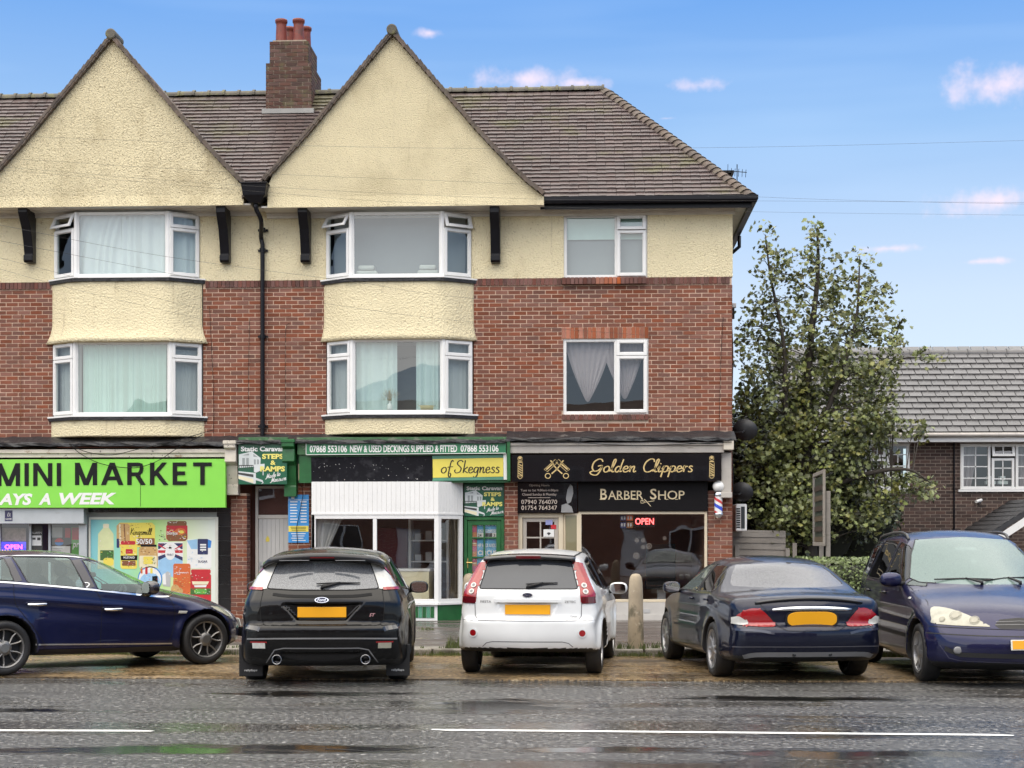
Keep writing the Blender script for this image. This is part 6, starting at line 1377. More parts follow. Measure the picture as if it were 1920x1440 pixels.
# lean-to and porch roofs in front of the house
a=RC(1560,1010,1650,1026,33.0);q=MB();q.add([(a[0],33.0,a[2]),(a[1]+.4,33.0,a[2]),(a[1]+.4,35.1,a[3]+.25),(a[0],35.1,a[3]+.25),(a[0],33.0,a[2]-.09),(a[1]+.4,33.0,a[2]-.09)],[(0,1,2,3),(4,5,1,0)]);q.build('lean_to_roof',mat('dark_felt_tile',(.03,.03,.033),.5,var=.2,bump=.5,bscale=30),N_)
q=MB();q.box(a[0]+.1,a[1]+.3,33.25,33.4,0,a[2]+.02);q.build('lean_to_wall',white_m,N_)
q=MB();T=front(33.25);q.ring(T,a[0]+.3,a[0]+.95,.5,a[2]-.1,.06,0,.03);q.build('lean_to_window',white_m,N_);pane(T,a[0]+.36,a[0]+.89,.56,a[2]-.16,.01,N_,name='lean_to_pane')
e0,e1=P(1835,1012,32.4),P(1925,955,32.4);d_=(e1-e0);q=MB();q.add([e0,e1+d_*.35,e1+d_*.35+Vector((0,2.7,0)),e0+Vector((0,2.7,0)),e0-Vector((0,0,.12)),e1+d_*.35-Vector((0,0,.12))],[(0,1,2,3),(4,5,1,0)]);q.build('porch_roof',MATS['dark_felt_tile'],N_)
q=MB();q.add([e0+Vector((.05,-.03,-.12)),e1+d_*.35+Vector((0,-.03,-.12)),e1+d_*.35+Vector((0,-.03,-.30)),e0+Vector((.3,-.03,-.12-.0))],[(0,1,2,3)]);q.build('porch_bargeboard',white_m,N_)
for i in range(9):
    z0_=e0.lerp(e1+d_*.35,(i+.4)/9);q=MB();q.add([z0_+Vector((-.01,-.012,.0)),z0_+Vector((.09,-.012,.075)),z0_+Vector((.09,2.65,.09)),z0_+Vector((-.01,2.65,.015))],[(0,1,2,3)]);q.build('porch_tile',MATS['dark_felt_tile'],N_)
# ---------------------------------------------------------------- tree
leaf_a=mat('maple_leaf',(.128,.152,.048),.42,var=.15,vscale=1.5,island=.75,stain=[((.23,.22,.05),2.6,.52,.12,.75),((.16,.085,.03),6,.68,.06,.7)])
bark=mat('bark',(.05,.042,.034),.9,var=.3,bump=.5,bscale=30)
TY=30.6;base=P(1520,1040,TY);s=thing('maple_tree','tall leafy maple tree beside the parade corner','tree',(base.x,TY,PAVE_Z))
bl_=[(1440,488,30,56,24),(1432,432,8,20,4),(1530,440,14,34,10),(1520,500,34,36,18),(1560,520,40,46,22),(1612,512,28,48,18),(1646,540,18,22,6),(1460,560,56,50,40),(1550,590,76,60,66),(1632,590,46,46,28),(1678,608,20,26,7),(1424,650,42,70,44),(1500,680,80,74,84),(1590,690,84,76,88),(1664,668,32,50,22),(1408,755,38,56,34),(1470,775,80,78,92),(1560,785,92,84,108),(1640,770,48,66,38),(1455,865,74,80,112),(1545,870,96,88,136),(1620,850,48,70,44),(1655,800,30,40,14),(1692,905,38,26,18),(1735,918,24,16,7),(1640,945,50,46,30),(1480,955,84,64,78),(1575,960,96,68,80),(1742,672,22,14,6),(1470,1010,50,35,24),(1715,808,30,20,9)]
lf=MB();tw_=[];shape=[(0,-.5),(.16,-.42),(.5,-.18),(.28,-.02),(.46,.22),(.18,.16),(0,.55),(-.18,.16),(-.46,.22),(-.28,-.02),(-.5,-.18),(-.16,-.42)]
def rnd_ball():
    while True:
        v=Vector((random.uniform(-1,1),random.uniform(-1,1),random.uniform(-1,1)))
        if v.length<1:return v
for (px,py,rx,ry,n) in bl_:
    dz_=random.uniform(-.4,.4);n=int(n*(.72 if py<620 else .86 if py<720 else 1))
    for _ in range(n):
        b_=rnd_ball();y=TY+b_.y*max(rx,ry)/96*1.1+dz_;cpt=P(px+b_.x*rx,py+b_.z*ry,y);tw_.append((cpt,(px,py)))
        for _k in range(random.randint(11,18)):
            g=Vector((random.gauss(0,.095),random.gauss(0,.1),random.gauss(0,.095)));p=cpt+g;sz=random.uniform(.05,.125)
            nrm=(Vector((random.gauss(0,.6),random.gauss(-.35,.6),random.gauss(.55,.5)))).normalized();u=nrm.orthogonal().normalized();v=nrm.cross(u);a_=random.uniform(0,6.28);u,v=u*math.cos(a_)+v*math.sin(a_),v*math.cos(a_)-u*math.sin(a_)
            lf.add([p+u*(sx*sz)+v*(sy*sz)+nrm*(-.25*abs(sx)*sz) for sx,sy in shape],[(0,1,2,3,4,5,6,7,8,9,10,11)])
lf.build('crown',leaf_a,s,kind='stuff')
q=MB();trunk_pts=[Vector((base.x,TY,-.1)),Vector((base.x+.02,TY,.9)),P(1512,880,TY),P(1512,760,TY),P(1520,640,TY),P(1533,520,TY),P(1533,430,TY)]
q.tube(catmull(trunk_pts,4),[.15*(1-i/26)+.008 for i in range(25)],10);q.build('trunk',bark,s,smooth=True)
inner_shapes=[[P(1512,900,TY),P(1475,780,TY-.2),P(1470,650,TY-.3),P(1445,520,TY-.2),P(1435,440,TY-.2)],[P(1514,860,TY),P(1570,720,TY-.3),P(1605,600,TY-.3),P(1612,480,TY-.2)],[P(1512,920,TY),P(1600,800,TY+.3),P(1660,680,TY+.3),P(1690,600,TY+.3)],[P(1512,940,TY),P(1440,850,TY+.2),P(1415,720,TY+.2)],[P(1515,930,TY),P(1620,890,TY-.3),P(1700,880,TY-.4),P(1745,905,TY-.4)]]
for st_ in inner_shapes:
    q=MB();cv=catmull(st_,5);q.tube(cv,[.06*(1-i/len(cv))+.007 for i in range(len(cv))],7);q.build('branch',bark,s,smooth=True)
q=MB();allp=[p for st_ in inner_shapes for p in catmull(st_,5)]+catmull(trunk_pts,4)[4:]
for (c_,_) in random.sample(tw_,420):
    o_=min(allp,key=lambda a:(a-c_).length+(0 if a.z<c_.z else .5));mid=(o_+c_)/2+Vector((0,0,.06));q.tube([o_,mid,c_],[.012,.008,.004],4,caps=False)
q.build('twigs',bark,s,kind='stuff')
# dark shrub mass at the foot of the tree
def bush(name,label,boxes,n,leaf,m_,core):
    s_=thing(name,label,'hedge' if 'hedge' in name else 'shrub',tuple(boxes[0][0]));q=MB()
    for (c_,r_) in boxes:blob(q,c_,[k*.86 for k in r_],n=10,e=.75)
    q.build('inner_shapes',core,s_,smooth=True);q=MB()  # solid core; its near-black colour stands in for shade among the leaves
    for (c_,r_) in boxes:
        for _ in range(n):
            th,ph=math.acos(random.uniform(-.3,1)),random.uniform(0,6.28);e=.6;sg=lambda a:math.copysign(abs(a)**e,a);d=Vector((sg(math.sin(th))*sg(math.cos(ph))*r_[0],sg(math.sin(th))*sg(math.sin(ph))*r_[1],sg(math.cos(th))*r_[2]))*random.uniform(.84,1.05)
            if name=='hedge':
                k_=random.random();u1,u2=random.uniform(-1,1),random.uniform(-1,1);d=Vector((u1*r_[0],-r_[1],u2*r_[2])) if k_<.5 else Vector((u1*r_[0],u2*r_[1],r_[2])) if k_<.8 else Vector((random.choice((-1,1))*r_[0],u1*r_[1],u2*r_[2]));d=Vector([q_*random.uniform(.90,1.04) for q_ in d])
            p=Vector(c_)+d;nn=(d.normalized()+Vector((random.gauss(0,.6),random.gauss(0,.6),random.gauss(0,.6)))).normalized();u=nn.orthogonal().normalized();v=nn.cross(u);a_=random.uniform(0,6.28);u,v=u*math.cos(a_)+v*math.sin(a_),v*math.cos(a_)-u*math.sin(a_);z_=leaf*random.uniform(.6,1.2)
            q.add([p-u*z_*.5,p+v*z_*.28,p+u*z_*.5,p-v*z_*.28],[(0,1,2,3)])
    q.build('foliage',m_,s_,kind='stuff');return s_
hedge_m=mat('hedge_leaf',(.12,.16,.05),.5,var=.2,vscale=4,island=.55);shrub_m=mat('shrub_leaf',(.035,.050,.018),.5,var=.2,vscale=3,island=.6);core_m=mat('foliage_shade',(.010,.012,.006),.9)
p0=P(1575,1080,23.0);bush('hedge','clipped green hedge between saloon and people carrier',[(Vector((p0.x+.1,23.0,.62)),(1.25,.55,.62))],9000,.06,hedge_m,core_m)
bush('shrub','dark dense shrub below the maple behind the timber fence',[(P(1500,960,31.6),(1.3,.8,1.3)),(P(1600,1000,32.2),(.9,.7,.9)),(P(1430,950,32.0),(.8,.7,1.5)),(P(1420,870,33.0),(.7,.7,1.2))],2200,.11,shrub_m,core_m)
# ---------------------------------------------------------------- timber fence beside the parade
wood=mat('weathered_timber',(.26,.235,.205),.85,var=.12,vscale=6,island=.12,bump=.3,bscale=50,stain=[((.13,.11,.09),(2,2,22),.58,.1,.5)])
fy=29.6;fx0,fx1=XR+.1,P(1473,1020,fy).x;s=thing('timber_fence','grey weathered horizontal board fence beside the brick parade','fence',(fx0,fy,PAVE_Z))
zt=P(1420,993,fy).z;nb2=14;bh=(zt-PAVE_Z-.03)/nb2
for i in range(nb2):
    q=MB();dz_=random.uniform(-.006,.006);q.add([(fx0,fy,zt-i*bh),(fx1,fy,zt-i*bh-.02+dz_),(fx1,fy-.02,zt-(i+1)*bh-.02+dz_-.012),(fx0,fy-.02,zt-(i+1)*bh-.012),(fx0,fy+.02,zt-i*bh),(fx1,fy+.02,zt-i*bh-.02+dz_),(fx1,fy+.0,zt-(i+1)*bh-.02+dz_-.012),(fx0,fy+.0,zt-(i+1)*bh-.012)],[(0,1,2,3),(7,6,5,4),(0,4,5,1),(3,2,6,7),(0,3,7,4),(1,5,6,2)]);q.build('board',wood,s)
for x_,h_ in ((fx0+.10,P(1386,1022,fy).z),(fx1+.03,P(1470,1028,fy).z),(fx1+.16,P(1475,1018,fy).z)):
    q=MB();q.box(x_-.04,x_+.04,fy-.07,fy-.03,PAVE_Z,h_);q.build('post',wood,s,bevel=.006)
# ---------------------------------------------------------------- things on the side wall
dish_m=mat('dish_grey',(.018,.019,.022),.5,var=.1,vscale=5,stain=[((.14,.14,.14),9,.7,.05,.5)])
for (px,py,r_,lab) in ((1397,806,.235,'dark grey satellite dish high on the parade corner'),(1391,922,.215,'dark grey satellite dish low on the parade corner')):
    c_=P(px,py,F+.35);s=thing('satellite_dish',lab,'satellite dish',(XR+.02,c_.y,c_.z),'satellite dishes on the parade side wall');fw=Vector((.35,.80,.30)).normalized();M_=Matrix.Translation(c_)@fw.to_track_quat('Z','Y').to_matrix().to_4x4();q=MB();q.lathe([(.001,-.055)]+[(r_*k/8,-.055+.06*(k/8)**2) for k in range(1,9)]+[(r_,-.005),(r_*.5,-.06),(.001,-.075)],28,M_@Matrix.Diagonal((1,.86,1,1)));q.build('reflector',dish_m,s,smooth=True)
    q=MB();e=M_@Vector((0,-.1,.28));q.tube([M_@Vector((0,-r_*.8,-.02)),M_@Vector((0,-r_*.75,.15)),e],.012,6);q.tube([e,e+fw*.07],.03,8);q.build('feed_arm',dish_m,s)
    q=MB();q.tube([M_@Vector((0,0,-.07)),M_@Vector((0,0,-.16)),(XR+.02,c_.y+.1,c_.z-.05)],.018,6);q.box(XR+.0,XR+.02,c_.y+.04,c_.y+.16,c_.z-.12,c_.z+.02);q.build('wall_bracket',dish_m,s)
a=RC(1377,945,1400,996,F+.5);s=thing('air_conditioner','white outdoor air conditioner above the timber fence','air conditioner',(a[0],F+.6,a[2]));q=MB();q.box(a[0]+.02,a[1],F+.45,F+1.15,a[2],a[3]);q.build('casing',white_m,s,bevel=.02)
for k in range(9):q=MB();z_=a[2]+.06+k*(a[3]-a[2]-.12)/9;q.box(a[0]+.03,a[0]+.10,F+.44,F+.449,z_,z_+.025);q.build('louvre',inkblack,s)
q=MB();q.box(a[0]+.115,a[1]-.04,F+.438,F+.449,a[2]+.05,a[3]-.05);q.build('fan_grille',mat('grille_dark',(.02,.025,.03),.4),s)
p=P(1382,350,31.0);s=thing('tv_aerial','thin rooftop television aerial above the hipped corner','aerial',tuple(p));q=MB();tp=P(1381,314,31.0);q.tube([(p.x,31,p.z-.5),(p.x,31,tp.z+.06)],.010,6);q.build('mast',inkblack,s);q=MB();q.tube([(tp.x-.22,31,tp.z-.06),(tp.x+.2,31,tp.z-.10)],.008,5);q.build('boom',inkblack,s)
for k in range(6):x_=tp.x-.18+k*.07;q=MB();q.tube([(x_,30.85,tp.z-.04-.008*k+(.07 if k==0 else 0)),(x_+.02,31.15,tp.z-.12-.008*k)],.005,4);q.build('element',inkblack,s)
a=RC(1341,326,1371,345,32.3);q=MB();q.box(a[0],a[1],32.3,33,a[2]-.4,a[3]);q.box(a[0]-.05,a[1]+.05,32.2,33,a[3],a[3]+.05);q.build('rear_dormer',black_m,B)
pz=P(1370,576,F+.3);s=thing('cable_bracket','small grey cable bracket on the parade side wall','bracket',tuple(pz));q=MB();q.box(XR+.0,XR+.10,F+.2,F+.3,pz.z-.02,pz.z+.06);q.build('insulator',pgrey,s,bevel=.01);q=MB();q.box(XR+.02,XR+.07,F+.22,F+.28,pz.z-.22,pz.z-.02);q.build('arm',inkblack,s)
q=MB();q.tube(catmull([Vector((XR+.03,F+.3,z_))+Vector((.0+.02*math.sin(z_*3),0,0)) for z_ in (pz.z-.2,5,4.2,3.6,2.6,1.6,.6,.1)],4),.014,5);tag(q.build('side_cable',inkblack,smooth=True),'black cable running down the parade corner behind the pier','cable')
# ---------------------------------------------------------------- notice board on timber posts, seen almost edge-on
n0,n1=P(1545.5,1000,24.1),P(1526,1000,25.7);zt,zb_=P(1547,880,24.1).z,P(1547,1024,24.1).z;u=(n1-n0);u.z=0;L_=u.length;u.normalize();nn=Vector((u.y,-u.x,0));nn=nn if nn.dot(Vector((-1,-.3,0)))>0 else-nn;T=facT((n0.x,n0.y,0),u,nn)
s=thing('notice_board','timber framed notice board on two posts by the tree','notice board',(n0.x,n0.y,PAVE_Z));q=MB();q.ring(T,0,L_,zb_,zt,.06,-.02,.02);q.build('frame',wood,s,bevel=.006);q=MB();q.tbox(T,.09,L_-.09,zb_+.09,zt-.09,-.03,-.005);q.build('panel',mat('board_dark',(.03,.045,.03),.6),s)
for k in range(6):z_=zt-.25-k*.16;q=MB();q.tbox(T,.2,L_-.2,z_-.05,z_+.03,-.004,.012);q.build('name_plate',mat('board_gold',(.10,.075,.045),.6) if k % 2 else mat('board_brown',(.05,.035,.025),.6),s)
for a_,h_ in ((.10,P(1548,920,24).z),(L_-.5,zb_)):q=MB();q.tbox(T,a_-.04,a_+.04,PAVE_Z,h_,-.10,-.035);q.build('post',wood,s,bevel=.008)
# ---------------------------------------------------------------- overhead wires
wire=mat('overhead_wire',(.06,.055,.05),.6)
for i,(pts,Y0,Y1,r_) in enumerate((([(-60,251),(380,268),(860,278),(1400,276),(1980,262)],21,24,.006),([(-60,292),(440,323),(975,345),(1490,372),(1980,384)],19,23,.0055),([(-60,308),(460,348),(1000,373),(1480,377),(1980,380)],18,22,.005),([(-60,313),(470,358),(780,380),(1415,397),(1980,404)],18,23,.005),([(-60,410),(305,480),(660,528),(895,560),(1370,590)],15,27.9,.006),([(-60,440),(330,515),(600,567),(900,605),(1372,640)],15,27.95,.006),([(-60,468),(180,530),(385,582),(440,600)],17,28.2,.006),([(-60,487),(130,540),(385,600),(460,618)],17,28.2,.006))):
    n=len(pts);q=MB();r_*=.27;q.tube(catmull([P(a,b,Y0+(Y1-Y0)*(a+60)/(pts[-1][0]+60)) for a,b in pts],8),r_,5)
    tag(q.build('overhead_wire',wire,smooth=True),['topmost overhead wire crossing both gables and the open sky','second overhead wire from the top across the gables','third overhead wire down, low across the gables','fourth overhead wire, along the foot of the gables','overhead wire slanting across the upper bay windows to the brickwork','overhead wire slanting below the upper bays to the parade corner','upper of two wires fixed to the brickwork by the downpipe','lower of two wires fixed to the brickwork by the downpipe'][i],'wire','overhead wires across the front')
# ---------------------------------------------------------------- houses across the road (mirrored in the shop glass)
def brick_tex():
    m_=bpy.data.materials.new('distant_brick');m_.use_nodes=True;t=m_.node_tree;tc_=t.nodes.new('ShaderNodeNewGeometry');sp=t.nodes.new('ShaderNodeSeparateXYZ');cb=t.nodes.new('ShaderNodeCombineXYZ');b=t.nodes.new('ShaderNodeTexBrick');t.links.new(tc_.outputs['Position'],sp.inputs[0]);t.links.new(sp.outputs[0],cb.inputs[0]);t.links.new(sp.outputs[2],cb.inputs[1]);t.links.new(cb.outputs[0],b.inputs['Vector'])
    b.inputs['Scale'].default_value=1;b.inputs['Brick Width'].default_value=.225;b.inputs['Row Height'].default_value=.075;b.inputs['Mortar Size'].default_value=.005;b.inputs['Color1'].default_value=(.20,.08,.05,1);b.inputs['Color2'].default_value=(.15,.06,.04,1);b.inputs['Mortar'].default_value=(.32,.25,.2,1);t.links.new(b.outputs[0],t.nodes['Principled BSDF'].inputs['Base Color']);return m_
fb_=brick_tex();HO=-9.0;oroof=mat('brown_tile_roof',(.12,.075,.06),.6,var=.15,bump=.6,bscale=8,bdist=.05)
for k,(x0,x1) in enumerate(((-21.5,-12.3),(-12.1,-3.0),(-2.8,6.2),(6.4,15.5))):
    s=thing('opposite_house',['brick house across the road, first of the row from the west','brick house across the road, second of the row from the west','brick house across the road, third of the row from the west','brick house across the road, fourth of the row from the west'][k],'house',((x0+x1)/2,HO,0),'brick houses facing the parade')
    wn_=[(x0+1.0,x0+2.6,.9,2.2),(x1-2.7,x1-1.2,.9,2.2),(x0+1.0,x0+2.6,3.4,4.6),(x0+4.0,x0+5.2,3.5,4.6),(x1-2.7,x1-1.2,3.4,4.6)];dr_=(x0+4.1,x0+5.1,.1,2.15)
    q=MB()
    for (a,b,c_,d) in wall_cells(x0,x1,0,5.2,wn_+[dr_]):q.box(a,b,HO-.25,HO,c_,d)
    q.box(x0,x0+.2,HO-6,HO-.25,0,5.2);q.box(x1-.2,x1,HO-6,HO-.25,0,5.2);q.build('wall',fb_,s)
    q=MB();q.add([(x0-.3,HO+.35,5.15),(x1+.3,HO+.35,5.15),(x1-1.5,HO-3,7.7),(x0+1.5,HO-3,7.7),(x0-.3,HO-6.3,5.15),(x1+.3,HO-6.3,5.15)],[(0,1,2,3),(3,2,5,4),(0,3,4),(1,5,2)]);q.build('roof',oroof,s)
    for (a,b,c_,d) in wn_:
        Tm=lambda u_,v_,d_:Vector((u_,HO+d_,v_));q=MB();q.ring(Tm,a,b,c_,d,.08,-.08,.03);q.tbox(Tm,(a+b)/2-.04,(a+b)/2+.04,c_+.08,d-.08,-.06,.02);q.tbox(Tm,a-.08,b+.08,c_-.06,c_,-.05,.1);w_=q.build('window',white_m,s);q=MB();q.tpoly(Tm,[(a,c_),(b,c_),(b,d),(a,d)],-.05);q.build('pane',mat('far_glass',(.03,.035,.04),.05),w_)
        q=MB();q.tbox(Tm,a+.05,a+.4,c_+.05,d-.05,-.2,-.15);q.build('curtain_strip',offwhite,w_)
    q=MB();q.box(dr_[0],dr_[1],HO-.15,HO-.08,.1,2.15);q.build('door',white_m,s)
# ================================================================== cars: smooth bodies from a signed-distance shape, cut into panels
def smooth01(x,a,b):
    t=np.clip((x-a)/(b-a),0,1);return t*t*(3-2*t)
def smax(a,b,k):
    h=np.clip(.5+.5*(a-b)/k,0,1);return b+(a-b)*h+k*h*(1-h)
def smin(a,b,k):return-smax(-a,-b,k)
def inpoly(px,pz,poly):
    c=np.zeros(px.shape,bool);n=len(poly);j=n-1
    for i in range(n):
        xi,zi=poly[i];xj,zj=poly[j]
        if zi!=zj:c^=((zi>pz)!=(zj>pz)) & (px<(xj-xi)*(pz-zi)/(zj-zi)+xi)
        j=i
    return c
def poly_near(px,pz,poly):
    """distance to and nearest point on a closed polyline"""
    best=np.full(px.shape,1e9);bx=px.copy();bz=pz.copy();n=len(poly)
    for i in range(n):
        ax,az=poly[i];cx,cz=poly[(i+1) % n];dx,dz=cx-ax,cz-az;L2=dx*dx+dz*dz+1e-12
        t=np.clip(((px-ax)*dx+(pz-az)*dz)/L2,0,1);qx,qz=ax+t*dx,az+t*dz;d=np.hypot(px-qx,pz-qz)
        m=d<best;best=np.where(m,d,best);bx=np.where(m,qx,bx);bz=np.where(m,qz,bz)
    return best,bx,bz
def cm2(pts,n=5,closed=True):return [(p.x,p.y) for p in catmull([Vector((a,b,0)) for a,b in pts],n,closed)]
class Body:
    def __init__(s,S):
        s.S=S;pr=cm2(S['prof'],5,False);s.x0,s.x1=min(p[0] for p in pr)-.12,max(p[0] for p in pr)+.12;s.z0,s.z1=.08,max(p[1] for p in pr)+.12
        h=.014;gx=np.arange(s.x0-.3,s.x1+.3,h);gz=np.arange(s.z0-.2,s.z1+.3,h);A,C=np.meshgrid(gx,gz,indexing='ij')
        d,_,_=poly_near(A,C,pr);s.D=np.where(inpoly(A,C,pr),-d,d);s.gx,s.gz,s.h=gx,gz,h
    def prof(s,x,z):
        fx=np.clip((x-s.gx[0])/s.h,0,len(s.gx)-1.001);fz=np.clip((z-s.gz[0])/s.h,0,len(s.gz)-1.001);i=fx.astype(int);j=fz.astype(int);u,v=fx-i,fz-j;D=s.D
        return D[i,j]*(1-u)*(1-v)+D[i+1,j]*u*(1-v)+D[i,j+1]*(1-u)*v+D[i+1,j+1]*u*v
    def f(s,x,y,z):
        S=s.S;ay=np.abs(y);t=(ay/.8)**2;xm=smooth01(x,.2,S['wb']-.2)
        xe=x-S['bow_r']*t*(1-xm)+S['bow_f']*t*xm
        ze=z+(S['crown']*smooth01(z,.8,1.25)+.03)*t*smooth01(z,.5,.8)
        A=s.prof(xe,ze)
        I=lambda tab:np.interp(x,[q[0] for q in tab],[q[1] for q in tab])
        wb,wr,zb=I(S['wplan']),I(S['wroof']),I(S['belt']);ZR=S['zroof']
        tt=np.clip((z-zb)/(ZR-zb),0,1.4)
        W=wb+(wr-wb)*(tt**S.get('tex',1.1))-.10*np.clip((.36-z)/.22,0,2)**2*.6-.020*np.clip((np.minimum(z,zb)-.62)/.3,0,1.2)**2
        cz=I(S['crease']);W=W+S.get('crease_d',.010)*np.exp(-((z-cz)/.045)**2)-.012*np.exp(-((z-cz+.12)/.09)**2)
        for xw in (0,S['wb']):
            r=np.hypot(x-xw,z-S['rw']);W=W+S.get('flare',.018)*np.exp(-((r-S['ra']-.02)/.06)**2)*(z>.2)
        F=smax(A,(ay-W)*.96,S.get('k',.075))
        if 'extra' in S:F=S['extra'](x,ay,z,F)
        for xw in (0,S['wb']):
            r=np.hypot(x-xw,z-S['rw']);F=np.maximum(F,-np.maximum(r-S['ra'],.52-ay))
        return F
    def grad(s,p,e=.006):
        g=np.empty_like(p)
        for a in range(3):
            d=np.zeros(3);d[a]=e;q,r=p+d,p-d;g[:,a]=(s.f(q[:,0],q[:,1],q[:,2])-s.f(r[:,0],r[:,1],r[:,2]))/(2*e)
        return g
    def mesh(s,h=.026):
        xs=np.arange(s.x0,s.x1,h);ymax=max(q[1] for q in s.S['wplan'])+.09;ny=int(ymax/h)+1;ys=(np.arange(-ny,ny)+.5)*h;zs=np.arange(s.z0,s.z1,h)
        X_,Y_,Z_=np.meshgrid(xs,ys,zs,indexing='ij');Fg=s.f(X_,Y_,Z_);ins=Fg<0
        c=[ins[i:ins.shape[0]-1+i,j:ins.shape[1]-1+j,k:ins.shape[2]-1+k] for i in (0,1) for j in (0,1) for k in (0,1)]
        sm=sum(a.astype(np.int8) for a in c);mask=(sm>0) & (sm<8);ci=np.argwhere(mask);vid=np.full(mask.shape,-1);vid[mask]=np.arange(len(ci))
        acc=np.zeros((len(ci),3));cnt=np.zeros(len(ci));o=np.array([xs[0],ys[0],zs[0]])
        for a in range(3):
            for b in (0,1):
                for d in (0,1):
                    off=[0,0,0];oth=[q for q in range(3) if q!=a];off[oth[0]]=b;off[oth[1]]=d;e=list(off);e[a]=1
                    A=ci+off;E=ci+e;fa=Fg[A[:,0],A[:,1],A[:,2]];fb=Fg[E[:,0],E[:,1],E[:,2]];m=(fa<0)!=(fb<0)
                    t=np.where(m,fa/np.where(m,fa-fb,1),0);P_=o+h*(A+(E-A)*t[:,None]);acc[m]+=P_[m];cnt[m]+=1
        V=acc/cnt[:,None];quads=[]
        for a in range(3):
            b,d=[q for q in range(3) if q!=a];sl0=[slice(None)]*3;sl1=[slice(None)]*3;sl0[a]=slice(0,-1);sl1[a]=slice(1,None)
            ch=ins[tuple(sl0)]!=ins[tuple(sl1)];E=np.argwhere(ch);E=E[(E[:,b]>0) & (E[:,d]>0) & (E[:,b]<ins.shape[b]-1) & (E[:,d]<ins.shape[d]-1)]
            fl=ins[E[:,0],E[:,1],E[:,2]];ub=np.zeros(3,int);ub[b]=1;ud=np.zeros(3,int);ud[d]=1
            q=np.stack([vid[tuple((E-ub-ud).T)],vid[tuple((E-ud).T)],vid[tuple(E.T)],vid[tuple((E-ub).T)]],1)
            flip=fl if a!=1 else ~fl;q[~flip]=q[~flip][:,::-1];quads.append(q)
        Q=np.concatenate(quads);Q=Q[(Q>=0).all(1)]
        for _ in range(3):
            g=s.grad(V);fv=s.f(V[:,0],V[:,1],V[:,2]);st_=(fv/np.maximum((g*g).sum(1),.15))[:,None]*g;V-=np.clip(st_,-.012,.012)
        return V,Q
AX={'L':(0,2,1),'R':(0,2,1),'rear':(1,2,0),'front':(1,2,0),'top':(0,1,2)}
def view_ok(view,V,N):
    if view=='L':return (V[:,1]>.25) & (N[:,1]>.25)
    if view=='R':return (V[:,1]<-.25) & (N[:,1]<-.25)
    if view=='rear':return (V[:,0]<.4) & (N[:,0]<-.12)
    if view=='front':return (V[:,0]>1.2) & (N[:,0]>.12)
    return (V[:,2]>.5) & (N[:,2]>.2)
